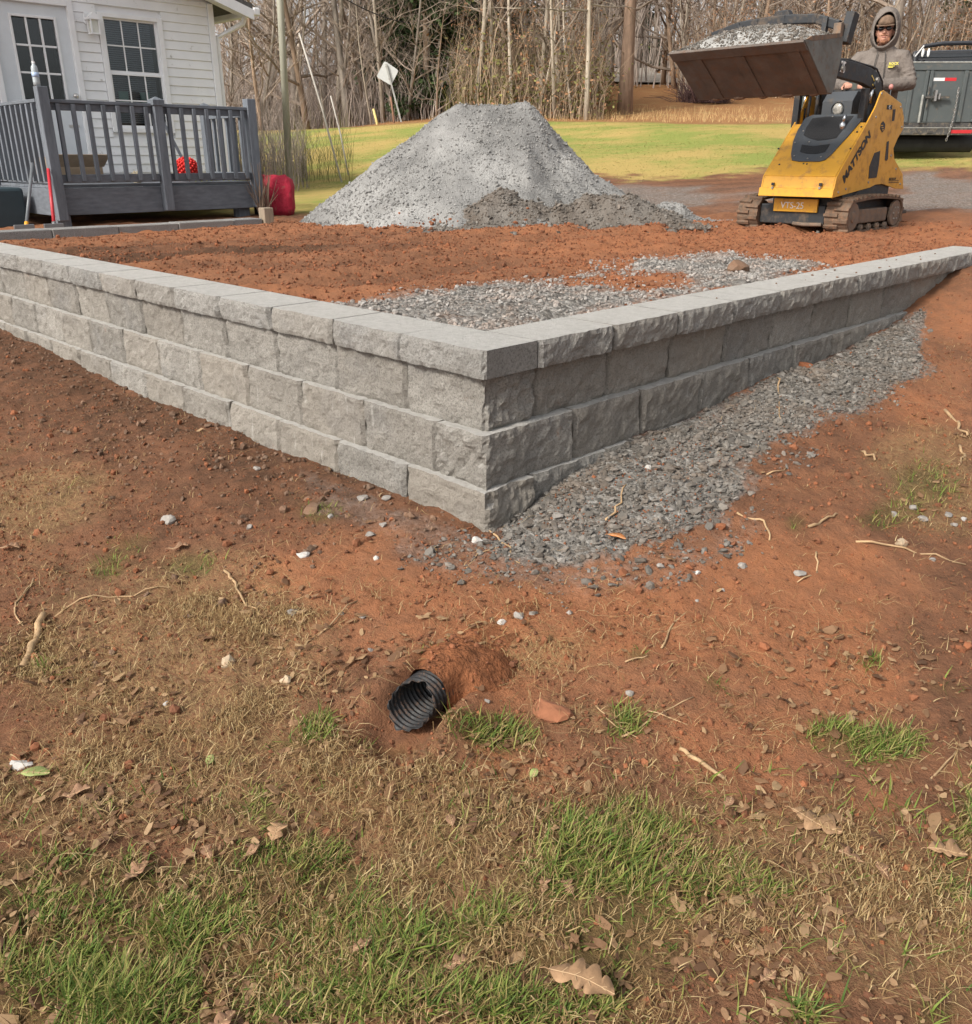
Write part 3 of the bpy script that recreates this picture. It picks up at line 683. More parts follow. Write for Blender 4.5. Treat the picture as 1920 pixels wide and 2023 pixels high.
for i in range(150):
    z = 1 - 2 * (i + .5) / 150; a = i * 2.39996; rr = math.sqrt(max(0, 1 - z * z)); q = cpt + np.array([rr * math.cos(a), rr * math.sin(a), z]) * np.array([.13, .12, .118])
    pm.ell(q, (.0165,) * 3, 6, 4)
pm.ell(cpt, (.125, .115, .113), 14, 10)
tag(pm.build('mop_head', M_RED, None, smooth=True), 'red bobbled ball of chenille sitting on the deck behind the railing', 'mop head')
M_YEL = mat('yellow_rope', (.55, .60, .06), .7, var=.3, scale=30)
P = [(3.0 + .012 * i, 7.585 + .03 * math.sin(i * 1.1), FLOOR + .018 + .012 * abs(math.sin(i * 1.9))) for i in range(52)]
tag(MB().tube(P, .014, 7).build('rope', M_YEL, None, smooth=True), 'bright yellow-green rope lying along the front edge of the deck', 'rope')
M_BRUSHB = mat('straw_bristles', (.50, .44, .32), .9); bb = MB()
for i in range(60):
    a = R.uniform(0, 6.28); t = R.uniform(.2, 1); p = np.array([2.40, 7.75, FLOOR + .001]); bb.tube([p + (.03 * math.cos(a), .03 * math.sin(a), 0), p + (.10 * t * math.cos(a), .07 * t * math.sin(a), .13 - .05 * t)], [.006, .004], 4)
tag(bb.build('brush_head', M_BRUSHB, None), 'pale straw brush head standing on the deck behind the middle post', 'brush')
M_REDBIN = mat('red_cloth', (.40, .02, .045), .8, var=.25, scale=6, dirt=(.25, .10, .08), dirt_amt=.1, bump=.8, bscale=16, bdist=.03); M_BINLINER = mat('black_cloth', (.02, .02, .022), .7)
b0 = np.array([4.04, 7.62]); zb = float(H(4.04, 7.62)); bn = thing('red_sack', 'red fabric sack slumped in the grass at the end of the deck', 'sack', (4.04, 7.62, zb))
def sack(z, w, d, sd):
    r = []; ca, sa = math.cos(-.72), math.sin(-.72)
    for k in range(28):
        a = 2 * math.pi * (k + .5) / 28; m_ = 1 + .10 * float(fbm(k * .37, sd, 1., 2, 3)); x = w * m_ * max(-1, min(1, 1.3 * math.cos(a))); y = d * m_ * max(-1, min(1, 1.3 * math.sin(a))); r.append((b0[0] + x * ca - y * sa, b0[1] + x * sa + y * ca, z + (.03 * float(fbm(k * .5, sd, 1., 2, 9)) if z > zb + .1 else 0)))
    return r
MB().loft([sack(zb - .01, .19, .14, 1), sack(zb + .08, .215, .165, 1.3), sack(zb + .20, .205, .15, 1.8), sack(zb + .32, .215, .15, 2.2), sack(zb + .40, .20, .13, 2.6), sack(zb + .44, .15, .08, 3.), sack(zb + .43, .05, .03, 3.4)]).build('cloth', M_REDBIN, bn, smooth=True)
MB().loft([[tuple(np.array(p) + np.array([-.155, .13, .0])) for p in sack(zb + h, w, .08, 5 + h)] for h, w in ((-.01, .06), (.15, .07), (.35, .06), (.47, .03))]).build('black_flap', M_BINLINER, bn, smooth=True)
# long-handled tools leaning on the deck
M_FIB = mat('grey_fibreglass', (.13, .14, .15), .4); M_ORF = mat('orange_grip', (.75, .33, .03), .5); M_RDF = mat('red_fibreglass', (.45, .03, .04), .4); M_STEEL = mat('tool_steel', (.30, .30, .30), .45, .8, var=.2)
def tool(name, label, p, q, mats, head):
    p = np.array(p); q = np.array(q); t = thing(name, label, 'tool', p)
    f = lambda s: p + (q - p) * s
    MB().tube([f(.16), f(1.)], .016, 8).build('handle', mats[0], t, smooth=True); MB().tube([f(.10), f(.16)], .020, 8).build('ferrule', mats[1], t, smooth=True)
    d = (q - p) / np.linalg.norm(q - p)
    MB().box(p + (-.09, -.012, -.005), p + (.09, .012, .085)).build('head', M_STEEL, t, bevel=.004)
    MB().tube([p + (0, 0, .06), f(.1)], .013, 8).build('neck', M_STEEL, t)
tool('garden_tool', 'black-handled garden tool with an orange ferrule leaning on the deck', (.90, 6.98, float(H(.9, 6.98)) + .01), (1.24, 7.45, .57), (M_FIB, M_ORF), 0)
tool('garden_tool', 'red-handled garden tool leaning on the deck corner post', (1.16, 6.96, float(H(1.16, 6.96)) + .01), (1.36, 7.40, .52), (M_RDF, M_STEEL), 0)
M_TEAL = mat('dark_tote', (.03, .05, .06), .5)
tag(MB().box((.6, 8.0, -.06), (1.30, 8.5, .34)).build('storage_tote', M_TEAL, None, bevel=.03), 'dark storage tote on the ground beside the left side of the deck', 'tote')
# dry twiggy plant at the deck's end
M_TWIG = mat('dry_twig', (.20, .14, .10), .9, var=.3, island=.3); tw = MB()
for i in range(45):
    a = R.uniform(0, 6.28); b = R.uniform(.05, .22); h = R.uniform(.25, .62); p = np.array([3.72 + R.uniform(-.05, .05), 7.40 + R.uniform(-.05, .05), -.04])
    tw.tube([p, p + (b * .4 * math.cos(a), b * .4 * math.sin(a), h * .5), p + (b * math.cos(a), b * math.sin(a), h)], [.006, .005, .002], 4)
dp = thing('dry_plant', 'dry twiggy plant growing against the end of the deck', 'plant', (3.72, 7.4, -.04)); tw.build('stems', M_TWIG, dp)
# ------------------------------------------------------------------ scatter helper for stones and clods
def ico():
    bm = bmesh.new(); bmesh.ops.create_icosphere(bm, subdivisions=1, radius=1.)
    V = np.array([v.co[:] for v in bm.verts]); F = np.array([[v.index for v in f.verts] for f in bm.faces]); bm.free(); return V, F
IV, IF = ico()
def ico2():
    bm = bmesh.new(); bmesh.ops.create_icosphere(bm, subdivisions=2, radius=1.)
    V = np.array([v.co[:] for v in bm.verts]); F = np.array([[v.index for v in f.verts] for f in bm.faces]); bm.free(); return V, F
def chips(k, seed, fl=.55):
    rs = np.random.RandomState(seed); out = []
    for _ in range(k):
        V = IV.copy()
        for _ in range(5):     # knock flat facets off the pebble
            n = rs.normal(size=3); n /= np.linalg.norm(n); d = rs.uniform(.45, .8); h = V @ n
            V = V - np.outer(np.maximum(h - d, 0), n)
        V *= np.array([1, rs.uniform(.6, .95), rs.uniform(fl * .7, fl * 1.3)]); out.append(V * rs.uniform(.93, 1.07, V.shape))
    return out
def rotmats(n, rs, tilt):
    a = rs.uniform(0, 2 * np.pi, n); b = rs.normal(0, tilt, n); c = rs.normal(0, tilt, n); z = np.zeros(n); o = np.ones(n)
    def M(rows): return np.stack([np.stack(r, -1) for r in rows], -2)
    Rz = M([[np.cos(a), -np.sin(a), z], [np.sin(a), np.cos(a), z], [z, z, o]]); Rx = M([[o, z, z], [z, np.cos(b), -np.sin(b)], [z, np.sin(b), np.cos(b)]]); Ry = M([[np.cos(c), z, np.sin(c)], [z, o, z], [-np.sin(c), z, np.cos(c)]])
    return Rz @ Rx @ Ry
OV = np.array([[1, 0, 0], [0, 1, 0], [-1, 0, 0], [0, -1, 0], [0, 0, 1], [0, 0, -1.]]); OF = np.array([[0, 1, 4], [1, 2, 4], [2, 3, 4], [3, 0, 4], [1, 0, 5], [2, 1, 5], [3, 2, 5], [0, 3, 5]])
def scatter(name, P, size, mat_, parent=None, seed=1, tilt=.35, fl=.6, sink=.25, nvar=8, lowcut=0.):
    """one mesh of many stones; those smaller than lowcut get a cheaper shape"""
    rs = np.random.RandomState(seed); VV = []; FF = []; base = 0
    for low in (False, True):
        sel = (size < lowcut) == low; n = int(sel.sum())
        if not n: continue
        vs = np.array([OV * rs.uniform(.65, 1.25, OV.shape) * np.array([1, .9, fl]) + rs.normal(0, .15, OV.shape) for _ in range(nvar)]) if low else np.array(chips(nvar, seed, fl)); iv, jf = (OV, OF) if low else (IV, IF)
        sz = size[sel]; V = np.einsum('nij,nkj->nki', rotmats(n, rs, tilt), vs[rs.randint(0, nvar, n)]) * sz[:, None, None]
        V = V + (P[sel] + np.stack([np.zeros(n), np.zeros(n), sz * fl * (1 - 2 * sink) * .9], -1))[:, None, :]
        VV.append(V.reshape(-1, 3)); FF.append((jf[None] + (np.arange(n) * len(iv))[:, None, None]).reshape(-1, 3) + base); base += n * len(iv)
    off = origin(parent) if parent is not None else np.zeros(3)
    return link(name, mesh_np(name, np.concatenate(VV) - off, np.concatenate(FF), 3), mat_, parent)
def stone_mat(name, lo, hi, tint, tint_amt=.25, rough=.9):
    m, nt, p = newmat(name); k = NT(nt); gi = k.n('NewGeometry').outputs['Random Per Island']; tc = k.n('TexCoord').outputs['Object']
    c = k.ramp(gi, [(0., lo), (.6, tuple((a + b) / 2 for a, b in zip(lo, hi))), (1., hi)])
    c = k.mix(k.ramp(k.noise(tc, 6, 4, .7), [(.45, 0.), (.75, tint_amt)]), c, tint)
    c = k.mix(k.ramp(k.noise(tc, 120, 3, .6), [(.4, .35), (.6, 0.)]), c, k.mix(1., c, (.55, .55, .55), 'MULTIPLY'))
    k.set(p.inputs['Base Color'], c); p.inputs['Roughness'].default_value = rough; p.inputs['Specular IOR Level'].default_value = .2
    k.set(p.inputs['Normal'], k.bump(k.noise(tc, 150, 3, .6), .5, .003)); return m
M_STONE = stone_mat('crushed_stone', (.090, .081, .070), (.225, .207, .184), (.19, .135, .095), .6)
M_STONE_P = stone_mat('pile_stone', (.195, .191, .183), (.335, .329, .315), (.21, .206, .197), .6)
M_STONE_B = stone_mat('bed_stone', (.20, .187, .172), (.38, .36, .335), (.30, .19, .13), .6)
M_CLOD = stone_mat('soil_clod', (.125, .056, .032), (.29, .108, .05), (.31, .14, .075), .4)
M_CLODB = stone_mat('dark_clod', (.10, .06, .04), (.21, .125, .08), (.25, .19, .14), .5)
def lsize(rs, n, med, sg, lo, hi): return np.clip(med * np.exp(rs.normal(0, sg, n)), lo, hi)

# ------------------------------------------------------------------ gravel pile
def pile_h(D, L):
    Lc = np.clip(L, -.28, .42); dx = L - Lc; dy = D - 10.7
    sl = np.where(dx > 0, 1.0, .69)
    front = .70
    d = np.sqrt((dx * sl) ** 2 + (dy * np.where(dy < 0, front, .75)) ** 2)
    ang = np.arctan2(dy, dx + 1e-6)
    gul = (fbm(np.cos(ang) * 1.2, np.sin(ang) * 1.2, 3.2, 3, 71) * .10) * sstep(.1, .6, d)
    z = 1.185 - np.maximum(d - .02, 0) + gul + fbm(D, L, 1.7, 3, 73) * .06 + fbm(D, L, 9, 2, 75) * .02
    # flare at the right foot
    z = np.where(dx > 0, np.maximum(z, .60 - (dx - .42) * .55 - 1.1 * np.maximum(0, .42 - dx) - np.maximum(0, np.abs(dy + .2) - .35) * .70 + fbm(D, L, 2.2, 3, 77) * .06), z)
    # dug scarp facing right
    sc = np.exp(-((L - .75 - .25 * (D - 10)) / .16) ** 2) * sstep(9.4, 9.9, D) * sstep(10.9, 10.2, D); z = z - .10 * sc
    # low berm of tailings along the front
    berm = .27 * np.exp(-((D - 9.45 - .12 * L) / .32) ** 2) * sstep(-.6, .3, L) * sstep(3.0, 1.5, L) * (1 + fbm(D, L, 3, 3, 79) * .8) - .06
    return np.maximum(z, berm)
l1 = np.arange(-2.6, 3.3, .035); d1 = np.arange(8.6, 13., .035); LL, DD = np.meshgrid(l1, d1, indexing='ij')
PU, PV = (DD + LL) * S2 - 2.14, (DD - LL) * S2 - 2.14; gz = base_height(PU, PV, False)
PZ = pile_h(DD, LL) + fbm(PU, PV, 30, 2, 81) * .012
PZ = np.where(PZ > gz + .015, PZ, gz - .22)
k = np.arange(PU.size).reshape(PU.shape); Q = np.stack([k[:-1, :-1], k[:-1, 1:], k[1:, 1:], k[1:, :-1]], -1).reshape(-1, 4)
keep = (PZ > gz - .1).ravel()[Q].any(1)
M_PILE = mat('stone_dust', (.25, .246, .236), .95, var=.40, scale=1.3, bump=1., bscale=55, bdist=.02, spec=.1)
pile_t = thing('gravel_pile', 'tall flat-topped pile of grey crushed gravel dumped on the bare soil', 'gravel pile', (*DL(10.7, 0), -.05))
Vp = np.stack([PU, PV, PZ], -1).reshape(-1, 3) - origin(pile_t)
link('mound', mesh_np('mound', Vp, Q[keep], 4), M_PILE, pile_t, smooth=True)
rs = np.random.RandomState(3); N = 36000; d = rs.uniform(8.8, 11.6, N); l = rs.uniform(-2.5, 2.8, N); zz = pile_h(d, l); u = (d + l) * S2 - 2.14; v = (d - l) * S2 - 2.14
fine = fbm(u, v, 1.1, 3, 83) + fbm(zz, l, 2.0, 2, 85) * .6
ok = (zz > base_height(u, v, False) + .0) & (rs.uniform(size=N) < np.clip(.70 - fine * 1.3, .12, 1))
P = np.stack([u, v, zz], -1)[ok]
o = scatter('loose_gravel', P, lsize(rs, len(P), .0080, .45, .004, .028), M_STONE_P, pile_t, 4, tilt=.6, lowcut=.013); o['kind'] = 'stuff'
rs = np.random.RandomState(33)
P = []; 
for _ in range(420):
    D = rs.normal(9.0, .10); L = rs.uniform(-1.2, 2.9); P.append((*DL(D, L),))
P = np.array(P); Dp, Lp = toDL(P[:, 0], P[:, 1]); z = np.maximum(H(P[:, 0], P[:, 1]), pile_h(Dp, Lp)); P = np.column_stack([P, z])
o = scatter('soil_lumps', P, lsize(rs, len(P), .014, .5, .006, .055), M_CLOD, None, 6, tilt=.6); tag(o, 'loose lumps of red soil along the foot of the gravel pile', 'soil lumps', kind='stuff')

# low berm of brown tailings in front of the pile's right half
def berm_h(D, L):
    c = 9.22 + .10 * L + fbm(L, L * 0 + 3., 1.3, 2, 5) * .12
    return -.05 + .36 * np.exp(-((D - c) / np.where(D < c, .24, .36)) ** 2) * sstep(-.9, .35, L) * sstep(2.5, 1.3, L) * (1 + fbm(D, L, 2.4, 3, 79) * .55) + fbm(D, L, 11, 3, 80) * .03
l1 = np.arange(-1., 3.4, .03); d1 = np.arange(8.7, 10.6, .03); LL, DD = np.meshgrid(l1, d1, indexing='ij'); PU, PV = (DD + LL) * S2 - 2.14, (DD - LL) * S2 - 2.14; gz = base_height(PU, PV, False); PZ = berm_h(DD, LL); PZ = np.where(PZ > gz + .01, PZ, gz - .2)
k = np.arange(PU.size).reshape(PU.shape); Q = np.stack([k[:-1, :-1], k[:-1, 1:], k[1:, 1:], k[1:, :-1]], -1).reshape(-1, 4); keep = (PZ > gz - .1).ravel()[Q].any(1)
berm = thing('tailings_berm', 'low ridge of brownish gravel and soil along the foot of the gravel pile', 'gravel ridge', (*DL(9.45, 1.), -.05))
link('mound', mesh_np('mound', np.stack([PU, PV, PZ], -1).reshape(-1, 3) - origin(berm), Q[keep], 4), mat('tailings', (.155, .125, .10), .95, var=.35, scale=2.2, col2=(.21, .195, .175), bump=1., bscale=50, bdist=.02, spec=.1), berm, smooth=True)
rs = np.random.RandomState(43); d = rs.uniform(8.8, 9.9, 6000); l = rs.uniform(-.8, 2.4, 6000); zz = berm_h(d, l); ok = zz > -.03; d, l, zz = d[ok], l[ok], zz[ok]
o = scatter('loose_gravel', np.column_stack([(d + l) * S2 - 2.14, (d - l) * S2 - 2.14, zz]), lsize(rs, len(d), .011, .45, .005, .035), M_STONE, berm, 44, tilt=.6, lowcut=.012); o['kind'] = 'stuff'

# ------------------------------------------------------------------ gravel and clods on the ground
def cand(u0, u1, v0, v1, n, seed):
    rs = np.random.RandomState(seed); u = rs.uniform(u0, u1, n); v = rs.uniform(v0, v1, n); return u, v, rs
u, v, rs = cand(-.6, 5.0, -1.3, .02, 120000, 21); z = zones(u, v); ok = (rs.uniform(size=len(u)) < z[0] ** 1.6 * np.clip(.8 + fbm(u, v, 3, 3, 29) * .9, .25, 1)) & ((u < 0) | (v < -.015)); u, v = u[ok], v[ok]
D, L = toDL(u, v); ok = rs.uniform(size=len(u)) < np.clip(1.25 - (D - 2.6) * .18, .4, 1); u, v = u[ok], v[ok]
sz = lsize(rs, len(u), .0056, .62, .0025, .026)
o = scatter('gravel_strip', np.column_stack([u, v, H(u, v)]), sz, M_STONE, None, 22, tilt=.4, fl=.45, lowcut=.0080); tag(o, 'grey crushed stone spread along the foot of the right wall', 'gravel', kind='stuff')
print('strip', len(u))
u, v, rs = cand(.2, 6.0, .2, 4.5, 70000, 23); z = zones(u, v); ok = (rs.uniform(size=len(u)) < z[0] * np.clip(.85 + fbm(u, v, 2.5, 3, 30), .3, 1)) & (v < 4.2) & ((u > .285) & (v > .285)); u, v = u[ok], v[ok]
sz = lsize(rs, len(u), .0068, .5, .003, .022)
o = scatter('gravel_bed', np.column_stack([u, v, H(u, v)]), sz, M_STONE_B, None, 24, tilt=.5, lowcut=.0075); tag(o, 'grey crushed stone bed behind the wall corner on the raised terrace', 'gravel', kind='stuff')
print('bed', len(u))
u, v, rs = cand(.27, 8.2, .27, 7.3, 14000, 25); z = zones(u, v); D, L = toDL(u, v); ok = (z[0] < .5) & (D < 10.2) & ~((v > 6.45) & (v < 6.8) & (u < 3.3)); u, v = u[ok], v[ok]
o = scatter('soil_crumbs', np.column_stack([u, v, H(u, v)]), lsize(rs, len(u), .0075, .5, .003, .026), M_CLOD, None, 26, tilt=.6, fl=.75, lowcut=.006); tag(o, 'crumbs and small clods of red soil over the raised terrace', 'soil', kind='stuff')
u, v, rs = cand(-2.0, 5.0, -1.9, 5.2, 60000, 27); out = ~((u > -.045) & (v > -.045)); z = zones(u, v); D, L = toDL(u, v)
ok = out & (z[0] < .5) & (D > 1.05) & (D < 6.5) & (np.abs(L) < D * .62 + .2) & (rs.uniform(size=len(u)) < .30 + .7 * .55 * np.exp(-np.minimum(np.maximum(-u, 0), 9) / .6) * (v > .1)) & (z[1] < .6)
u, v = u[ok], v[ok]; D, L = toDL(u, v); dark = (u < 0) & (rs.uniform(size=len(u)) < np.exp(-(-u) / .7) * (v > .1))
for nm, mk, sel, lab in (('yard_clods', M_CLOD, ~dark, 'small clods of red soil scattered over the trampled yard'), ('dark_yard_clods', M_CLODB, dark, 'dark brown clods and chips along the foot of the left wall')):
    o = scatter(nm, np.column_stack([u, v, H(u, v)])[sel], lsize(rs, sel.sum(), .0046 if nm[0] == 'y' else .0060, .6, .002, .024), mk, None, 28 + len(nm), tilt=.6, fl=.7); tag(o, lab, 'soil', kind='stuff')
u, v, rs = cand(-2.0, 4.6, -1.9, 4.4, 260000, 127); D, L = toDL(u, v); ok = ~((u > -.045) & (v > -.045)) & (D > 1.05) & (D < 5.2) & (np.abs(L) < D * .62 + .2); u, v = u[ok], v[ok]; z = zones(u, v); D, L = toDL(u, v)
ok = (rs.uniform(size=len(u)) < np.clip(.25 + 1.3 * fbm(u, v, 4, 4, 131), .04, 1) * (1 - .8 * z[1]) * np.clip(1.3 - .2 * D, .3, 1)); u, v = u[ok], v[ok]
o = scatter('fine_crumbs', np.column_stack([u, v, H(u, v)]), lsize(rs, len(u), .0030, .5, .0012, .009), M_CLOD, None, 128, tilt=.7, fl=.8, lowcut=1.); tag(o, 'fine crumbs of orange-brown soil over the bare patches of the yard', 'soil', kind='stuff')
u, v, rs = cand(.27, 6.2, .27, 6.4, 26000, 129); z = zones(u, v); ok = (z[0] < .7); u, v = u[ok], v[ok]
o = scatter('fine_soil', np.column_stack([u, v, H(u, v)]), lsize(rs, len(u), .0058, .5, .002, .013), M_CLOD, None, 130, tilt=.7, fl=.8, lowcut=1.); tag(o, 'fine loose red tilth over the raised terrace', 'soil', kind='stuff')
# ------------------------------------------------------------------ stand-on mini track loader
def painted(name, col, dirt, amt, rough=.38, coat=.15):
    return mat(name, col, rough, var=.07, scale=4, dirt=dirt, dirt_amt=amt, bump=.06, bscale=30, coat=coat, spec=.45)
M_YELLOW = painted('loader_yellow', (.62, .31, .022), (.34, .17, .05), .34); M_BLACKP = painted('black_steel', (.018, .02, .023), (.10, .075, .055), .4, .5, 0.)
M_CHAR = painted('charcoal_plate', (.055, .062, .07), (.11, .09, .07), .2, .5, 0.); M_BUCKET = mat('worn_bucket_steel', (.118, .098, .084), .6, .35, var=.3, scale=5, dirt=(.16, .10, .07), dirt_amt=.5, bump=.15, bscale=40)
M_RUBBER = mat('muddy_rubber', (.12, .085, .06), .95, var=.4, scale=14, bump=.5, bscale=50, dirt=(.22, .12, .07), dirt_amt=.6); M_MUDSTEEL = mat('muddy_steel', (.17, .13, .10), .85, .1, var=.3, scale=10, dirt=(.24, .14, .08), dirt_amt=.5, bump=.3)
M_CHROME = mat('chrome_rod', (.60, .60, .60), .15, 1., var=.05); M_LENS = mat('lamp_lens', (.34, .33, .30), .10, var=.5, scale=25, spec=.8); M_WHITE = mat('white_print', (.72, .72, .70), .6); M_INK = mat('black_print', (.012, .012, .014), .5, var=.25, scale=25)
M_BOLT = mat('bolt_steel', (.32, .30, .27), .5, .7)
def g4(x, y): return (1300 + x * 620 / 1876, y * 620 / 1876)
def on(x, y, ax, val): return plane(*g4(x, y), ax, val)
LG = np.array([6.95, 2.06, -.045])
loader = thing('mini_track_loader', 'yellow stand-on mini track loader with raised gravel-filled bucket on the red soil', 'track loader', LG)
def text(body, size, org, ex, ey, mat_, parent, name='lettering', bold=0., sx=1., depth=.0012, align='LEFT'):
    cu = bpy.data.curves.new('t', 'FONT'); cu.body = body; cu.size = size; cu.extrude = depth; cu.offset = bold; cu.align_x = align
    t = bpy.data.objects.new('t', cu); COL.objects.link(t); dg = bpy.context.evaluated_depsgraph_get()
    me = bpy.data.meshes.new_from_object(t.evaluated_get(dg)); bpy.data.objects.remove(t)
    ex = Vector(ex).normalized(); ey = Vector(ey).normalized(); ez = ex.cross(ey); off = Vector(origin(parent)); o3 = Vector(org)
    for vt in me.vertices: vt.co = o3 + ex * (vt.co.x * sx) + ey * vt.co.y + ez * vt.co.z - off
    return link(name, me, mat_, parent)
NV, FV = 1.69, 2.43
def side_poly():
    pts = [(1040,1185),(1068,1058),(1250,735),(1300,640),(1335,548),(1350,540),(1455,618),(1470,700),(1466,770),(1432,828),(1407,888),(1412,950),(1462,1040),(1466,1130),(1420,1128),(1375,1112),(1340,1100),(1300,1104),(1265,1122)]
    return [tuple(on(x, y, 1, NV)[[0, 2]]) for x, y in pts]
SP = side_poly()
side_n = MB().prism(SP, 1, NV, NV + .014).build('side_panel', M_YELLOW, loader, bevel=.003)
side_f = MB().prism(SP, 1, FV - .014, FV).build('side_panel', M_YELLOW, loader, bevel=.003)
h0 = np.array(SP[1]); hp = np.array(SP[2]); fb = np.array(SP[0])
def sheet(a, b, t, v0=NV + .016, v1=FV - .016):
    a = np.array(a); b = np.array(b); d = (b - a) / np.linalg.norm(b - a); nrm = np.array([d[1], -d[0]]) * t
    return MB().prism([a, b, b + nrm, a + nrm], 1, v0, v1)
hs = hp + (hp - h0) * .10
sheet(h0 + (0, .004), hp, .012).build('hood', M_YELLOW, loader, bevel=.002)
sheet(fb + (0.002, .005), h0 + (.002, 0), .014).build('front_panel', M_YELLOW, loader, bevel=.002)
bmp = MB().prism([(fb[0] - .012, fb[1] + .004), (fb[0] - .004, fb[1] + .078), (fb[0] + .014, fb[1] + .082), (fb[0] + .012, fb[1] + .004)], 1, NV - .004, FV + .004).build('bumper_plate', M_YELLOW, loader, bevel=.003)
for x, y in ((690, 1100), (975, 1103)):
    p = on(x, y, 0, fb[0] + .012); MB().box(p + (-.02, -.013, -.013), p + (-.002, .013, .013)).build('dark_slot_block', M_BLACKP, bmp)  # solid black block painted as the slot's shaded depth
for x, y in ((683, 1122), (965, 1124)):
    p = on(x, y, 0, fb[0] - .01); MB().tube([p + (-.008, 0, 0), p + (.01, 0, 0)], .011, 8).build('bolt', M_BOLT, bmp)
MB().box((hp[0] + .0, NV + .016, hp[1] - .012), (7.2, FV - .016, hp[1] + .004)).build('top_deck', M_YELLOW, loader)
MB().box((6.45, NV + .02, .12), (7.5, FV - .02, .46)).build('chassis', M_BLACKP, loader); MB().box((6.85, NV + .02, .461), (7.42, FV - .02, .90)).build('engine_bay', M_BLACKP, loader)
# hood plane: point under a pixel
hd = (hp - h0) / np.linalg.norm(hp - h0); hn = np.array([-hd[1], 0, hd[0]]); hn3 = np.array([-hd[1], 0., hd[0]])
def hoodpt(x, y, off):
    r = ray(*g4(x, y)); o3 = np.array([h0[0], 0, h0[1]]); return CAM + r * (np.dot(o3 - CAM, hn3) / np.dot(r, hn3)) + hn3 * off
def hplate(pts, o0, o1, name, m_, par, bev=0):
    V = [hoodpt(x, y, o0) for x, y in pts] + [hoodpt(x, y, o0) + hn3 * (o1 - o0) for x, y in pts]; n_ = len(pts)
    return MB().add(V, [tuple(range(n_ - 1, -1, -1)), tuple(range(n_, 2 * n_))] + [(i, (i + 1) % n_, n_ + (i + 1) % n_, n_ + i) for i in range(n_)]).build(name, m_, par, bevel=bev)
GO = [(800,962),(796,925),(808,850),(835,785),(880,712),(925,693),(1040,690),(1150,688),(1236,690),(1205,738),(1140,815),(1080,880),(1035,930),(1000,960),(965,970),(840,970)]
grille = hplate(GO, .003, .013, 'grille_plate', M_CHAR, loader, .002)
M_MESH = mat('grille_mesh', (.012, .012, .013), .6, var=.5, scale=90, bump=.6, bscale=300)
hplate([(872,815),(888,770),(925,715),(1000,706),(1170,702),(1120,765),(1068,832),(1010,842),(955,848),(900,832)], .014, .0165, 'dark_grille_plate', M_MESH, grille)  # raised plate; the opening's inner shade is put into its dark colour
hplate([(850,915),(862,872),(930,882),(1030,868),(1000,915),(940,928),(890,925)], .014, .0165, 'dark_grille_plate', M_MESH, grille)
p = hoodpt(1105, 770, .03); MB().ell(p, (.03, .03, .045), 10, 8).tube([p + (0, 0, .03), p + (.01, -.01, .10)], .015, 8).build('oil_filter', M_CHROME, grille, smooth=True)
for x, y in ((815,940),(895,955),(975,945),(820,860),(905,855),(1045,705),(870,790)): 
    p = hoodpt(x, y, .013); MB().tube([p, p + hn3 * .005], .008, 8).build('bolt', M_BOLT, grille)
for x, y in ((720,890),(725,985),(1150,890),(1150,1000),(1215,760),(1190,790),(870,980),(890,982)):
    p = hoodpt(x, y, .0); MB().tube([p, p + hn3 * .006], .009, 8).build('bolt', M_BLACKP, loader)
# lower yellow plate between the tracks with rubbed-off paint
lp = MB().box((6.36, 1.90, .135), (6.385, 2.35, .255)).build('name_plate', M_YELLOW, loader, bevel=.004)
text('VTS-25', .085, (6.3585, 2.275, .165), (0, -1, 0), (0, 0, 1), M_WHITE, lp, sx=.95)
MB().box((6.386, 1.83, .02), (6.55, 2.50, .20)).build('front_frame', M_BLACKP, loader, bevel=.01)
MB().tube([(6.35, 1.83, .03), (6.33, 2.0, .025), (6.35, 2.12, .03)], .018, 7).build('tow_hook', M_MUDSTEEL, loader)
# print and dark plates for the vent slots on the side panel
a = on(1108, 1090, 1, NV); b = on(1290, 770, 1, NV); d = (b - a); d /= np.linalg.norm(d)
text('MATTSON', .104, a + np.array([.010, -.0015, -.01]), d, np.cross(d, (0, 1, 0)) * -1 if np.cross(d, (0, 1, 0))[2] < 0 else np.cross(d, (0, 1, 0)), M_INK, side_n, sx=1.22, bold=.0055)
a = on(1378, 1078, 1, NV); text('BATTLE-W', .034, a + np.array([0, -.0015, 0]), (1, 0, 0), (0, 0, 1), M_INK, side_n, sx=1.05, bold=.001)
for y in (1080, 1090):
    p = on(1378, y, 1, NV); q = on(1437, y - 3, 1, NV); MB().box((p[0], NV - .003, p[2] - .006), (q[0], NV - .0005, p[2] - .001)).build('stripe', M_INK, side_n)
def inset(pts, name='dark_slot_plate', m_=M_BLACKP): return MB().prism([tuple(on(x, y, 1, NV)[[0, 2]]) for x, y in pts], 1, NV - .004, NV + .002).build(name, m_, side_n, bevel=.0015)
inset([(1256,1068),(1262,995),(1292,915),(1326,902),(1318,985),(1304,1062)]); inset([(1396,725),(1403,655),(1418,652),(1410,722)]); inset([(1354,958),(1366,848),(1378,843),(1372,950),(1364,962)])  # raised dark plates, coloured like the shade inside cut slots
e = inset([(1326,770),(1332,738),(1344,724),(1356,742),(1352,776),(1338,792)], 'emblem', M_INK)
for i in range(3):
    p = on(1330 + 3 * i, 750 + i * 13, 1, NV); MB().box((p[0], NV - .006, p[2] - .004), (p[0] + .045, NV - .0045, p[2] + .004)).build('emblem_bar', M_YELLOW, e)
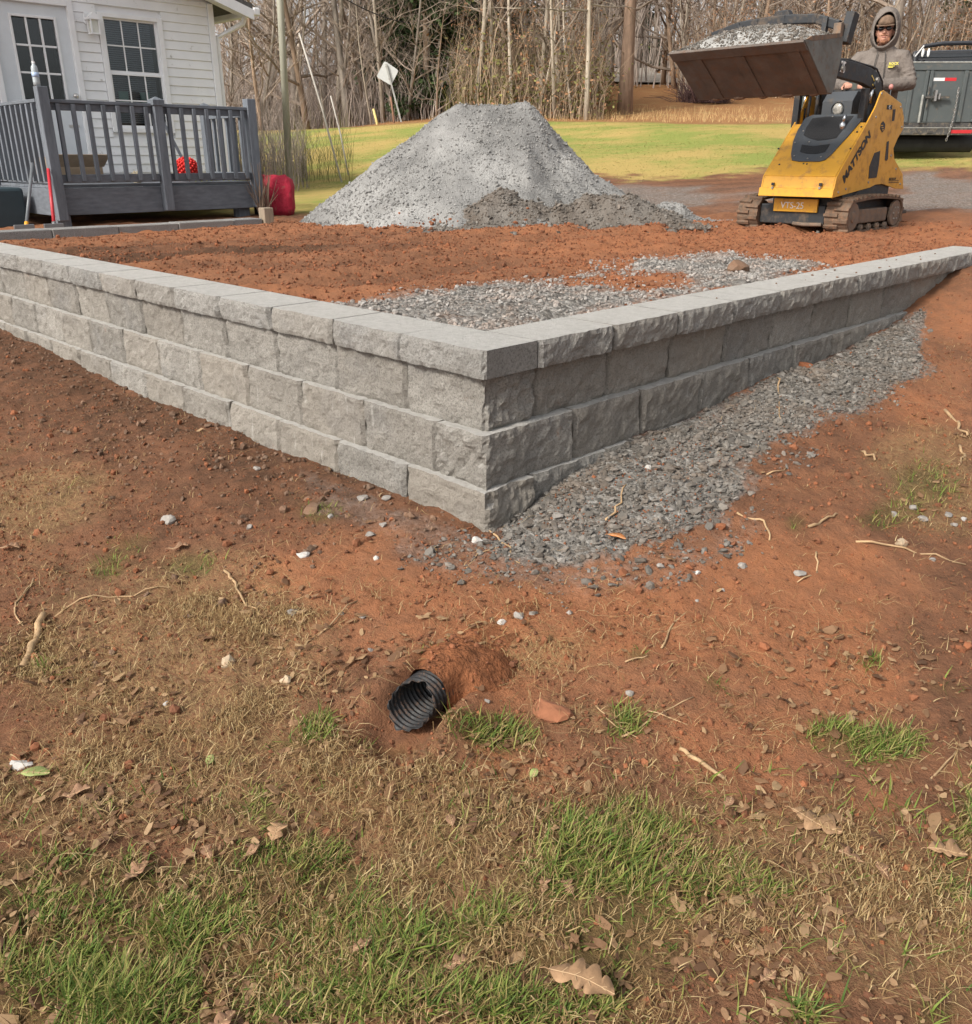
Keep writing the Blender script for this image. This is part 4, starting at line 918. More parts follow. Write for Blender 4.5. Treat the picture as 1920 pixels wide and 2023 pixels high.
dcl = inset([(1366,655),(1368,628),(1398,628),(1396,655)], 'decal', M_INK); p = on(1382, 642, 1, NV); MB().tube([(p[0], NV - .0065, p[2]), (p[0], NV - .0045, p[2])], .018, 12).build('decal_ring', M_WHITE, dcl); MB().tube([(p[0], NV - .0085, p[2]), (p[0], NV - .007, p[2])], .011, 12).build('decal_dot', M_INK, dcl)
# lamp housing and console
lh = MB().prism([(6.84, .965), (6.84, 1.125), (6.93, 1.215), (7.18, 1.215), (7.18, .965)], 1, 1.915, 2.215).build('lamp_housing', M_CHAR, loader, bevel=.006)
MB().ell((6.838, 2.05, 1.055), (.022, .050, .056), 16, 10).build('headlight', M_LENS, lh, smooth=True); MB().tube([(6.85, 2.05, 1.055), (6.828, 2.05, 1.055)], .062, 18, cap=False).build('lamp_ring', M_BLACKP, lh)
cons = MB().prism([(7.18, .93), (7.18, 1.13), (7.26, 1.19), (7.50, 1.17), (7.55, .93)], 1, 1.80, 2.36).build('console', M_BLACKP, loader, bevel=.01)
MB().beam((7.22, 1.86, 1.235), (7.22, 2.30, 1.235), .03).build('grab_bar', M_BLACKP, cons)
for y in (1.86, 2.30): MB().tube([(7.22, y, 1.19), (7.22, y, 1.24)], .014, 8).build('bar_post', M_BLACKP, cons)
p = on(1392, 520, 1, 1.74); M_KNOB = mat('pink_knob', (.50, .22, .19), .4)
MB().tube([p + (0, 0, -.20), p], .007, 6).build('lever', M_CHROME, cons); MB().ell(p, (.022, .022, .026), 10, 8).build('lever_knob', M_KNOB, cons, smooth=True)
for vv in (1.775, 2.435):
    z1 = 1.26 if vv < 2 else 1.22
    cy = MB().tube([(6.90, vv, .86), (6.90, vv, 1.08)], .028, 12).build('lift_cylinder', M_BLACKP, loader, smooth=True); MB().tube([(6.90, vv, 1.08), (6.92, vv, z1)], .014, 10).build('cylinder_rod', M_CHROME, cy, smooth=True)
    MB().tube([(6.92, vv - .03, z1), (6.92, vv + .03, z1)], .03, 10).build('cylinder_pin', M_BLACKP, cy)
    MB().box((6.74, vv - .03, .90), (6.80, vv + .03, 1.22)).build('arm_upright', M_BLACKP, loader, bevel=.004)
MB().tube([(6.86, 2.28, 1.19), (6.9, 2.3, .98), (6.98, 2.34, .92)], .016, 8).tube([(6.83, 2.34, 1.19), (6.86, 2.36, 1.0), (6.94, 2.36, .92)], .014, 8).build('hydraulic_hose', M_BLACKP, loader, smooth=True)
# lift arms
AP = [(5.66,1.385),(6.11,1.418),(6.35,1.425),(6.60,1.412),(6.82,1.395),(6.96,1.365),(7.05,1.31),(7.115,1.24),(7.15,1.10),(7.16,.95),(7.06,.95),(7.03,1.10),(6.985,1.185),(6.88,1.225),(6.66,1.257),(6.40,1.268),(6.13,1.282),(5.66,1.25)]
arm = MB().prism(AP, 1, 1.765, 1.825).build('lift_arm', M_BLACKP, loader, bevel=.008); MB().prism(AP, 1, 2.30, 2.36).build('lift_arm', M_BLACKP, loader, bevel=.008)
MB().tube([(5.78, 1.80, 1.31), (5.78, 2.33, 1.31)], .045, 12).build('cross_tube', M_BLACKP, loader, smooth=True)
p = on(1086, 428, 1, 1.765); text('25', .125, (p[0], 1.7635, p[2]), (1, 0, -.06), (.06, 0, 1), M_WHITE, arm, sx=.78, bold=.002)
M_FLASH = mat('gold_flash', (.62, .46, .10), .5)
for (x0, y0, x1, y1, w) in ((1278, 452, 1300, 500, .012), (1294, 478, 1290, 512, .010), (1282, 505, 1296, 530, .012)):
    a = on(x0, y0, 1, 1.763); b = on(x1, y1, 1, 1.763); MB().beam(a, b, .003, w, up=(0, 0, 1)).build('flash_mark', M_FLASH, arm)
for dz, vv in ((-.048, 1.785), (-.052, 1.81)):
    MB().tube([(7.20, vv, 1.14), (7.13, vv, 1.30), (6.97, vv, 1.395), (6.86, vv, 1.36 - dz), (6.62, vv, 1.37 - dz), (6.36, vv, 1.385 - dz), (6.12, vv, 1.37 - dz)], .009, 7).build('hydraulic_line', M_BLACKP, arm, smooth=True)
for uu, zz in ((7.11, 1.0), (6.95, 1.30), (6.20, 1.35), (5.74, 1.31)): MB().tube([(uu, 1.745, zz), (uu, 1.835, zz)], .024, 12).build('pivot_pin', M_BOLT, arm)
for (x, y) in ((1335, 560), (1448, 640), (1455, 760), (1445, 1100), (1300, 700), (1255, 1090), (1120, 1130), (1075, 1150), (1420, 1010), (1390, 930)):
    p = on(x, y, 1, NV); MB().tube([(p[0], NV - .007, p[2]), (p[0], NV + .001, p[2])], .011, 8).build('bolt', M_BOLT, side_n)
# bucket: floor faces forward, cutting edge up
BV0, BV1 = 1.53, 2.75
BP = [(4.985,1.462),(5.488,1.117),(5.56,1.118),(5.60,1.17),(5.645,1.39),(5.63,1.54)]
bucket = MB().add([(u, v, z) for v in (BV0, BV1) for u, z in BP[:3]] , [(0, 1, 4, 3), (1, 2, 5, 4)]).build('bucket', M_BUCKET, loader)
sol = bucket.modifiers.new('s', 'SOLIDIFY'); sol.thickness = .012; sol.offset = 0
MB().add([(u, v, z) for v in (BV0, BV1) for u, z in BP[2:]], [(0, 1, 5, 4), (1, 2, 6, 5), (2, 3, 7, 6)]).build('bucket_back', M_BUCKET, bucket).modifiers.new('s', 'SOLIDIFY').thickness = .012
for vv in (BV0 - .006, BV1 - .006): MB().prism(BP, 1, vv, vv + .012).build('bucket_side', mat('grey_bucket_side', (.15, .15, .135), .6, .2, var=.25, scale=6, dirt=(.17, .12, .09), dirt_amt=.3), bucket, bevel=.002)
fl = np.array([BP[1][0] - BP[0][0], BP[1][1] - BP[0][1]]); fl /= np.linalg.norm(fl); fn = np.array([-abs(fl[1]), -abs(fl[0])])
for vv in (1.60, 2.08, 2.48):
    a = np.array(BP[0]) + fl * .10 + fn * .007; b = np.array(BP[1]) + fn * .007 - fl * .01
    MB().prism([a, b, b + fn * .009, a + fn * .009], 1, vv, vv + .10).build('wear_strip', M_BUCKET, bucket, bevel=.003)
a = np.array(BP[0]) - fl * .004 + fn * .006; b = a + fl * .10; MB().prism([a, b, b + fn * .014, a + fn * .014], 1, BV0 - .004, BV1 + .004).build('cutting_edge', M_BUCKET, bucket, bevel=.004)
for i in range(5):
    vv = BV0 + .12 + i * .23; MB().ell((5.50, vv, 1.112), (.03, .045 + .02 * (i % 2), .018), 8, 6).build('mud_lump', M_CLODB, bucket)
MB().prism([(5.02,1.47),(5.10,1.50),(5.60,1.56),(5.60,1.53),(5.12,1.465)], 1, BV0 - .008, BV0 + .008).build('side_lip', M_MUDSTEEL, bucket)
# bent guard bar along the bucket's back, bracket at its end
bar = [(5.70, 3.00, 1.645), (5.70, 2.80, 1.69), (5.70, 2.62, 1.725), (5.70, 2.10, 1.742), (5.70, 1.82, 1.733), (5.70, 1.60, 1.66)]
pts = [on(x, y, 0, 5.72) for x, y in ((325, 222), (400, 195), (490, 160), (600, 140), (760, 118), (950, 112), (1080, 152))]
gb = MB()
for i in range(len(pts) - 1): gb.beam(pts[i], pts[i + 1] + (pts[i + 1] - pts[i]) * .02, .05, .075)
guard = gb.build('guard_bar', M_BLACKP, loader, bevel=.01)
p = on(1085, 195, 0, 5.66); MB().box(p + (-.03, -.02, -.07), p + (.03, .045, .07)).build('bracket', M_MUDSTEEL, guard, bevel=.005)
p = on(1135, 165, 0, 5.75); MB().box(p + (-.05, -.045, -.12), p + (.05, .03, .11), rot=(.1, .15, 0)).build('end_plate', M_BLACKP, guard, bevel=.006)
p = on(745, 92, 0, 5.76); MB().prism([(p[1] - .09, p[2] - .03), (p[1] + .09, p[2] - .03), (p[1] + .06, p[2] + .035), (p[1] - .05, p[2] + .04)], 0, 5.74, 5.82).build('coupler_head', M_BLACKP, guard, bevel=.01)
for vv in (1.72, 2.50): MB().beam((5.70, vv, 1.70), (5.66, vv, 1.40), .04, .05).build('guard_leg', M_BLACKP, guard)
# the load
hl = np.arange(0, 1.0001, .03); hu, hv = np.meshgrid(np.linspace(4.99, 5.64, 26), np.linspace(BV0 + .008, BV1 - .008, 46), indexing='ij')
tt = (hu - 4.99) / .65; ss = (hv - BV0) / (BV1 - BV0)
hz = 1.462 + .075 * tt + .135 * np.sin(np.pi * np.clip(tt * .95, 0, 1)) ** .8 * np.sin(np.pi * np.clip(ss, .0, 1)) ** .7 + fbm(hu, hv, 9, 3, 91) * .018
k = np.arange(hu.size).reshape(hu.shape); Q = np.stack([k[:-1, :-1], k[1:, :-1], k[1:, 1:], k[:-1, 1:]], -1).reshape(-1, 4)
ld = link('gravel_load', mesh_np('gravel_load', np.stack([hu, hv, hz], -1).reshape(-1, 3), Q, 4), mat('load_dust', (.30, .295, .28), .95, var=.3, scale=8, bump=1., bscale=70, bdist=.012, spec=.1), smooth=True)
tag(ld, 'heap of grey gravel filling the raised loader bucket', 'gravel', kind='stuff')
rs = np.random.RandomState(8); n_ = 2600; tu = rs.uniform(4.99, 5.62, n_); tv = rs.uniform(BV0 + .01, BV1 - .01, n_); t1 = (tu - 4.99) / .65; s1 = (tv - BV0) / (BV1 - BV0)
tz = 1.462 + .075 * t1 + .135 * np.sin(np.pi * np.clip(t1 * .95, 0, 1)) ** .8 * np.sin(np.pi * s1) ** .7
o = scatter('loose_gravel', np.column_stack([tu, tv, tz]), lsize(rs, n_, .009, .4, .005, .02), M_STONE, ld, 9, tilt=.6); o['kind'] = 'stuff'
# tracks
def track(v0, v1):
    r = .142; u0, u1 = 6.475, 7.46; zc = .103; N = 60; loop = []
    per = 2 * (u1 - u0) + 2 * math.pi * r
    for i in range(N):
        s = per * i / N
        if s < u1 - u0: loop.append((u0 + s, zc - r))
        elif s < u1 - u0 + math.pi * r: a = (s - (u1 - u0)) / r; loop.append((u1 + r * math.sin(a), zc - r * math.cos(a)))
        elif s < 2 * (u1 - u0) + math.pi * r: t = s - (u1 - u0) - math.pi * r; loop.append((u1 - t, zc + r + .022 * math.sin(math.pi * t / (u1 - u0))))
        else: a = (s - 2 * (u1 - u0) - math.pi * r) / r; loop.append((u0 - r * math.sin(a), zc + r * math.cos(a)))
    loop = np.array(loop); nx = np.roll(loop, -1, 0) - np.roll(loop, 1, 0); nx /= np.linalg.norm(nx, axis=1)[:, None]; nr = np.stack([nx[:, 1], -nx[:, 0]], -1)
    V = []; F = []
    for i in range(N):
        for (vv, o) in ((v0, -.012), (v0, .012), (v1, .012), (v1, -.012)): V.append((loop[i, 0] + nr[i, 0] * o, vv, loop[i, 1] + nr[i, 1] * o))
    for i in range(N):
        j = (i + 1) % N
        for q in range(4): F.append((i * 4 + q, i * 4 + (q + 1) % 4, j * 4 + (q + 1) % 4, j * 4 + q))
    m = MB().add(V, F); mid = (v0 + v1) / 2
    for i in range(0, N, 2):       # staggered tread lugs
        for (a, b, k_) in ((v0 - .003, mid + .025, 0), (mid - .02, v1 + .003, 1)):
            c = loop[(i + k_) % N]; t = nx[(i + k_) % N]; q = nr[(i + k_) % N]; w = .020; V = []
            for vv, wd in ((a, w), (b, w * .75)):
                for (s, h) in ((-wd, .010), (wd, .010), (wd * .75, .030), (-wd * .75, .030)): V.append((c[0] + t[0] * s + q[0] * h, vv, c[1] + t[1] * s + q[1] * h))
            m.add(V, [(0,1,2,3),(7,6,5,4),(0,4,5,1),(1,5,6,2),(2,6,7,3),(3,7,4,0)])
    tr = m.build('rubber_track', M_RUBBER, loader)
    a, b = v0 + .012, v1 - .012
    MB().box((u0 + .07, a + .02, .035), (u1 - .16, b - .02, .165)).build('track_frame', M_MUDSTEEL, tr, bevel=.012)
    def wheel(u, z, rr, name):
        m = MB().tube([(u, a, z), (u, a + .03, z)], rr, 20).tube([(u, b - .03, z), (u, b, z)], rr, 20).tube([(u, a - .008, z), (u, b + .008, z)], rr * .42, 12)
        m.build(name, M_MUDSTEEL, tr, bevel=.006)
    wheel(u0, zc, r - .016, 'idler_wheel'); wheel(u1, zc, r - .016, 'drive_sprocket')
    for i in range(4): wheel(u0 + .22 + i * .19, -.005, .033, 'roller')
    for q in range(6):
        an = q * math.pi / 3; MB().tube([(u1 + .06 * math.cos(an), a - .010, zc + .06 * math.sin(an)), (u1 + .06 * math.cos(an), a, zc + .06 * math.sin(an))], .010, 6).build('bolt', M_BOLT, tr)
track(1.575, 1.80); track(2.50, 2.72)
MB().prism([(6.60, .262), (6.95, .275), (7.28, .272), (7.30, .34), (7.10, .375), (6.85, .36)], 1, 1.70, 1.80).build('fender_liner', M_BLACKP, loader)
# rider platform and thigh pad
MB().box((7.63, 1.72, .070), (8.10, 2.42, .106)).build('platform', M_BLACKP, loader, bevel=.008)
for y in (1.80, 2.32): MB().beam((7.45, y, .25), (7.75, y, .13), .05).build('platform_bracket', M_BLACKP, loader)
MB().loft([[(7.50 + .10 * math.sin(t) , v, .72 - .30 * i / 8 + .05 * math.cos(t)) for t in np.linspace(0, 2 * math.pi, 10, endpoint=False)] for i, v in enumerate(np.linspace(1.74, 2.38, 9) * 1.0)] if False else [[(7.52 + .055 * math.cos(t) + .04 * math.sin(math.pi * i / 6), 1.74 + (2.36 - 1.74) * (.5 + .5 * math.sin(t)), .40 + .36 * i / 6) for t in np.linspace(0, 2 * math.pi, 16, endpoint=False)] for i in range(7)]).build('thigh_pad', M_CHAR, loader, smooth=True)
# ------------------------------------------------------------------ operator
M_HOODIE = mat('grey_hoodie', (.172, .148, .130), .95, var=.14, scale=7, bump=.9, bscale=14, bdist=.03, spec=.1); M_SKIN = mat('skin', (.52, .27, .19), .55, var=.15, scale=25, spec=.35)
M_PANTS = mat('dark_trousers', (.045, .048, .055), .9, var=.2, bump=.3, bscale=60); M_CAPB = mat('brown_cap', (.16, .105, .07), .9, var=.35, scale=22, bump=.3, bscale=200); M_SHADES = mat('dark_lens', (.012, .012, .016), .12, spec=.7)
M_BEARD = mat('reddish_beard', (.24, .11, .06), .9, var=.3, scale=60, bump=.6, bscale=200); M_BOOT = mat('boot_leather', (.09, .055, .035), .7, var=.3)
PF = np.array([-.94, -.34, 0.]); PF /= np.linalg.norm(PF); PL_ = np.array([-PF[1], PF[0], 0.]); PB = np.array([7.83, 2.12, .108])
man = thing('person', 'person in a grey hooded sweatshirt, brown cap and sunglasses driving the yellow loader', 'person', PB)
def pp(f, l, z): return PB + PF * (f + .11 * max(0., z - .85)) + PL_ * l + np.array([0, 0, z])
def ring(f, l, z, rf, rl, n=16, tiltf=0., sq=1.):
    out = []
    for k in range(n):
        a = 2 * math.pi * k / n; ca, sa = math.cos(a), math.sin(a); e = sq
        x = math.copysign(abs(ca) ** e, ca); y = math.copysign(abs(sa) ** e, sa)
        out.append(pp(f + rf * x, l + rl * y, z + tiltf * rf * x))
    return out
def remesh(o, vox, smooth=6):
    m = o.modifiers.new('r', 'REMESH'); m.mode = 'VOXEL'; m.voxel_size = vox; m.use_smooth_shade = True
    s = o.modifiers.new('s', 'SMOOTH'); s.factor = .5; s.iterations = smooth
hr = np.array([7.225, 2.165, 1.285]); hl_ = np.array([7.295, 2.035, 1.28])   # hands on the bar
shR = pp(-.01, -.200, 1.455); shL = pp(-.01, .200, 1.455); elR = np.array([7.60, 2.46, 1.30]); elL = np.array([7.845, 1.80, 1.31])
def lerp(a, b, t): return a + (b - a) * t
def hand(m, w, d, sgn):
    """palm over the bar, four curled fingers in front, thumb below"""
    d = d / np.linalg.norm(d); dn = np.array([0, 0, -1.]); s = np.cross(d, dn); s /= np.linalg.norm(s)
    pal = w + d * .05 + np.array([0, 0, .012]); m.tube([w - d * .02, w + d * .02, pal], [.028, .031, .036], 10, squash=.7)
    for i, ln in enumerate((.92, 1., .95, .78)):
        o = s * (-.030 + .020 * i) * sgn; k0 = pal + o + d * .022; k1 = k0 + d * .030 * ln + dn * .006; k2 = k1 + dn * .030 * ln + d * .004; k3 = k2 + dn * .012 - d * .020 * ln
        m.tube([k0 - d * .015, k0, k1, k2, k3], [.010, .0105, .0098, .0088, .0075], 7)
    t0 = w + d * .02 - s * .022 * sgn; t1 = t0 - s * .022 * sgn + d * .015 + dn * .018; t2 = t1 + d * .028 + dn * .018; m.tube([t0, t1, t2, t2 + d * .014], [.013, .012, .010, .008], 7)
body = MB()
body.loft([ring(0, 0, z, a, b, 14) for z, a, b in ((.86, .10, .15), (1.0, .095, .14), (1.2, .10, .155), (1.38, .105, .18), (1.46, .09, .17), (1.50, .06, .09), (1.56, .052, .056), (1.62, .052, .055))])
hc = np.array([.02, .0, 1.685])
head_rings = [(1.565, .035, .036, .045), (1.585, .06, .048, .045), (1.615, .078, .062, .035), (1.65, .088, .070, .027), (1.69, .096, .075, .02), (1.73, .100, .077, .012), (1.77, .095, .074, .006), (1.80, .075, .060, .0), (1.82, .04, .035, -.005)]
body.loft([ring(o, 0, z, a, b, 16) for z, a, b, o in head_rings])
body.loft([ring(.115 + d, 0, z, r * .9, r, 8) for z, r, d in ((1.655, .010, 0), (1.662, .017, .012), (1.68, .014, .006), (1.705, .009, -.004))])
body.ell(pp(.10, 0, 1.612), (.022, .022, .018), 10, 6)
for s in (-1, 1): body.ell(pp(.005, .078 * s, 1.675), (.022, .016, .032), 8, 6); body.ell(pp(.088, .030 * s, 1.655), (.024, .024, .022), 8, 6)
for sh, el, h in ((shR, elR, hr), (shL, elL, hl_)):
    d = h - el; dn_ = d / np.linalg.norm(d); w = h - dn_ * .06
    body.tube([sh, lerp(sh, el, .5), el, lerp(el, w, .4), w], [.062, .052, .043, .041, .028], 10); hand(body, w, d, 1 if sh is shR else -1)
for s in (-1, 1): body.tube([pp(0, .09 * s, .92), pp(.02, .10 * s, .5), pp(-.02, .10 * s, .09)], [.085, .058, .038], 10)
b = body.build('body', M_SKIN, man, smooth=True); remesh(b, .0075, 3)
# hooded sweatshirt
hd = MB()
hd.loft([ring(f, 0, z, a, b, 18, sq=.85) for z, a, b, f in ((.80, .145, .195, .0), (.84, .155, .205, .0), (.95, .158, .205, .005), (1.10, .155, .205, .008), (1.25, .150, .212, .008), (1.37, .142, .222, .0), (1.43, .125, .205, -.008), (1.485, .098, .160, -.015), (1.55, .085, .115, -.015))])
for sh, el, h in ((shR, elR, hr), (shL, elL, hl_)):
    d = h - el; dn_ = d / np.linalg.norm(d); w = h - dn_ * .075; up_ = np.array([0, 0, .006])
    hd.tube([lerp(sh, pp(0, 0, 1.42), .25), sh, lerp(sh, el, .3), lerp(sh, el, .7), el + up_, lerp(el, w, .3), lerp(el, w, .75), w - dn_ * .02, w], [.085, .078, .076, .070, .068, .066, .060, .054, .043], 12)
    for t in (.55, .72, .9): q = lerp(sh, el, t); hd.tube([q - (el - sh) * .03, q, q + (el - sh) * .03], [.07, .082, .07], 10)
    for t in (.18, .5, .82): q = lerp(el, w, t); hd.tube([q - dn_ * .015, q, q + dn_ * .015], [.058, .073 - .012 * t, .056], 10)
hd.tube([pp(.06 * math.cos(t) * 1.35 - .02, .105 * math.sin(t), 1.515 + .012 * math.cos(t)) for t in np.linspace(0, 2 * math.pi, 17)], .034, 8)
hd.loft([ring(.0, 0, z, a, b, 18, sq=.85) for z, a, b in ((.785, .14, .19), (.80, .15, .2), (.845, .15, .2), (.86, .14, .19))])
o = hd.build('hoodie', M_HOODIE, man, smooth=True); remesh(o, .010, 4)
V = []; F = []; na, nt_ = 28, 12
for j in range(nt_ + 1):
    th = math.radians(52 + (180 - 52) * j / nt_)
    for k in range(na):
        ph = 2 * math.pi * k / na; up_ = math.cos(ph); sd_ = math.sin(ph)
        rr = .150 + .020 * max(0, up_) ** 2 + .02 * max(0, -up_)
        f = math.cos(th) * (.155 if th > math.pi / 2 else .165) - .015; q = math.sin(th)
        lift = .045 * max(0, up_) * sstep(1.0, 2.2, th) * q
        V.append(pp(f + .0 + .035 * max(0, -up_) * (1 if j < 3 else .3), sd_ * rr * .86 * q, 1.695 + up_ * (rr * 1.12) * q + float(lift) + .012 * math.sin(ph * 3 + j)))
for j in range(nt_):
    for k in range(na): F.append((j * na + k, j * na + (k + 1) % na, (j + 1) * na + (k + 1) % na, (j + 1) * na + k))
o = MB().add(V, F).build('hood', M_HOODIE, man, smooth=True); s = o.modifiers.new('s', 'SOLIDIFY'); s.thickness = .016; s.offset = 0; ss_ = o.modifiers.new('u', 'SUBSURF'); ss_.levels = 1; ss_.render_levels = 1
M_CORD = mat('drawcord', (.06, .055, .05), .8)
for s in (-1, 1): MB().tube([pp(.105, .035 * s, 1.50), pp(.150, .045 * s, 1.42), pp(.166, .050 * s, 1.33), pp(.168, .052 * s, 1.24)], .0045, 6).build('drawcord', M_CORD, man)
MB().loft([ring(0.015, 0, z, a, b, 14) for z, a, b in ((1.735, .108, .085), (1.765, .106, .084), (1.80, .088, .070), (1.825, .05, .04))]).build('cap', M_CAPB, man, smooth=True)
br = MB(); top = []; bot = []
for k in range(13):
    a = -math.pi / 2 + math.pi * k / 12; f = .085 + .095 * math.cos(a); l = .085 * math.sin(a); z = 1.748 - .030 * math.cos(a) - .014 * abs(math.sin(a)) ** 2; top.append(pp(f, l, z + .006)); bot.append(pp(f, l, z - .002))
br.add(top + bot, [tuple(range(13)), tuple(range(25, 12, -1))] + [(i, i + 1, 14 + i, 13 + i) for i in range(12)] + [(12, 0, 13, 25)]); br.build('cap_brim', M_CAPB, man)
sg = MB()
for s in (-1, 1): sg.ell(pp(.106, .034 * s, 1.702), (.016, .031, .021), 10, 8, rot=(0, 0, math.atan2(PF[1], PF[0])))
sg.tube([pp(.116, -.02, 1.705), pp(.118, .02, 1.705)], .006, 6).tube([pp(.09, -.068, 1.706), pp(.0, -.082, 1.70)], .004, 6).tube([pp(.09, .068, 1.706), pp(.0, .082, 1.70)], .004, 6).build('sunglasses', M_SHADES, man, smooth=True)
bd = MB().ell(pp(.105, 0, 1.642), (.012, .034, .009), 10, 6, rot=(0, 0, math.atan2(PF[1], PF[0]))).ell(pp(.092, 0, 1.588), (.024, .030, .022), 10, 8, rot=(0, 0, math.atan2(PF[1], PF[0])))
for s in (-1, 1): bd.ell(pp(.075, .048 * s, 1.605), (.026, .016, .026), 8, 6, rot=(0, 0, math.atan2(PF[1], PF[0])))
bd.build('beard', M_BEARD, man, smooth=True)
MB().ell(pp(.117, 0, 1.628), (.006, .020, .006), 8, 6, rot=(0, 0, math.atan2(PF[1], PF[0]))).build('lips', mat('lips', (.42, .17, .14), .5), man, smooth=True)
M_LOGO = mat('yellow_print', (.70, .62, .12), .8, var=.1)
lg = text('ROCK', .032, pp(.1475, .085, 1.375), PL_, (0, 0, 1), M_LOGO, man, 'chest_print', bold=.001, depth=.006)
MB().box((0, 0, 0), (.001, .001, .001))
for (z, w) in ((1.364, .06), (1.354, .045)): MB().beam(pp(.149, .080, z), pp(.146, .080 + w, z), .012, .006).build('chest_print_line', M_LOGO, man)
tr_ = MB()
for s in (-1, 1): tr_.tube([pp(0, .075 * s, .98), pp(0, .09 * s, .86), pp(.03, .105 * s, .52), pp(.0, .11 * s, .30), pp(-.02, .11 * s, .07)], [.13, .118, .085, .075, .072], 12)
tr_.loft([ring(0, 0, z, a, b, 14) for z, a, b in ((.80, .12, .17), (.90, .13, .18), (1.0, .125, .175))])
o = tr_.build('trousers', M_PANTS, man, smooth=True); remesh(o, .012, 3)
for s in (-1, 1): MB().loft([ring(f, .11 * s, z, a, b, 14, sq=.8) for z, a, b, f in ((.0, .145, .052, .05), (.03, .148, .054, .05), (.06, .12, .05, .035), (.09, .075, .048, -.005), (.16, .055, .05, -.02))]).build('boot', M_BOOT, man, smooth=True)

# ------------------------------------------------------------------ dump trailer, seen from behind
M_TRGREY = painted('trailer_grey', (.080, .092, .092), (.14, .125, .105), .2, .45, 0.); M_TRDARK = mat('trailer_frame', (.06, .058, .055), .7, var=.3, dirt=(.22, .18, .13), dirt_amt=.4); M_TAPER = mat('red_tape', (.50, .03, .035), .4); M_TAPEW = mat('white_tape', (.66, .66, .66), .4); M_TYRE = mat('tyre', (.022, .022, .022), .85, var=.3); M_TRTOP = mat('worn_rail', (.26, .26, .24), .6, var=.3, scale=12)
tu, tv = DL(18.5, 8.36); TZ = float(base_height(tu, tv, False)); trailer = thing('dump_trailer', 'dark grey dump trailer with barn doors parked behind the loader', 'trailer', (tu, tv, TZ)); trailer.rotation_euler = (0, 0, math.radians(-45))
def TL(name, m, mat_, par=None, bevel=0.): return m.build(name, mat_, par or trailer, local=True, bevel=bevel)
Z0, Z1 = 1.25 - TZ, 2.27 - TZ; HW = 1.05
for s in (-1, 1): 
    sd_ = TL('side_wall', MB().box((s * HW - .04, .10, Z0), (s * HW + .04, 4.3, Z1)), M_TRGREY, bevel=.005)
    for i in range(6): TL('side_stake', MB().box((s * (HW + .066) - .025, .3 + i * .75, Z0), (s * (HW + .066) + .025, .38 + i * .75, Z1 - .05)), M_TRGREY, sd_)
TL('front_wall', MB().box((-HW, 4.3, Z0), (HW, 4.38, Z1)), M_TRGREY); TL('bed_floor', MB().box((-HW, .0, Z0 - .08), (HW, 4.38, Z0 - .002)), M_TRDARK)
for s in (-1, 1): TL('corner_post', MB().box((s * HW - .05, -.02, Z0), (s * HW + .05, .098, Z1 + .02)), M_TRGREY, bevel=.006)
TL('top_rail', MB().box((-HW + .051, -.03, Z1 - .12), (HW - .051, .06, Z1 + .0)), M_TRGREY, bevel=.01); TL('worn_edge', MB().box((-HW + .03, -.035, Z1 + .002), (HW - .03, .05, Z1 + .03)), M_TRTOP, bevel=.008)
for s in (-1, 1):
    a, b = (-HW + .055, -.012) if s < 0 else (.012, HW - .055)
    door_ = TL('barn_door', MB().box((a, -.01, Z0 + .01), (b, .03, Z1 - .125)), M_TRGREY, bevel=.004)
    for x in ((a, a + .06), (b - .06, b)): TL('door_stile', MB().box((x[0], -.045, Z0 + .01), (x[1], -.011, Z1 - .125)), M_TRGREY, door_, bevel=.006)
    TL('door_stile', MB().box(((a + b) / 2 + .15, -.05, Z0 + .01), ((a + b) / 2 + .22, -.011, Z1 - .125)), M_TRGREY, door_, bevel=.006)
    c = a + .10 if s < 0 else a + .12
    order = (M_TAPER, M_TAPEW) if s < 0 else (M_TAPEW, M_TAPER)
    for q in (0, 1): TL('reflective_tape', MB().box((a + .30 + q * .22 if s < 0 else a + .08 + q * .22, -.0535 + .0405, Z1 - .30), (a + .515 + q * .22 if s < 0 else a + .295 + q * .22, -.0105, Z1 - .245)), order[q], door_)
    for zz in (Z0 + .15, Z1 - .25): TL('hinge', MB().tube([((a if s < 0 else b), -.05, zz - .05), ((a if s < 0 else b), -.05, zz + .05)], .018, 8), M_TRDARK, door_)
dl = TL('latch_bar', MB().box((-.03, -.10, Z0 + .42), (.42, -.06, Z0 + .46)).tube([(.02, -.07, Z0 + .25), (.02, -.07, Z0 + .62)], .014, 8), M_TRDARK)
TL('latch_keeper', MB().box((.12, -.13, Z0 + .37), (.16, -.045, Z0 + .56)).box((.20, -.12, Z0 + .40), (.23, -.045, Z0 + .50)), M_SILVER, dl)
TL('lock_rod', MB().tube([(-.08, -.07, Z0), (-.08, -.07, Z0 + .48)], .022, 8), M_TRTOP)
ch = MB()
for i in range(22): 
    c = np.array([.56 + .05 * math.sin(i * .12) - i * .004, -.09, Z0 + .58 - i * .042]); r_ = .016
    P = [c + np.array([math.cos(t) * r_ * (1 if i % 2 else .15), math.cos(t) * r_ * (.15 if i % 2 else 1), math.sin(t) * .03]) for t in np.linspace(0, 2 * math.pi, 9)]
    ch.tube(P, .006, 5, cap=False)
TL('chain', ch, M_SILVER)
fr_ = TL('rear_frame', MB().box((-HW - .02, -.05, Z0 - .22), (HW + .02, .10, Z0 - .082)), M_TRDARK, bevel=.008); TL('frame_channel', MB().box((-HW, -.06, Z0 - .10), (HW, -.051, Z0 - .085)), M_TRTOP, fr_)
TL('bumper_tape', MB().box((.58, -.056, Z0 - .19), (.98, -.0505, Z0 - .13)), M_TAPER, fr_)
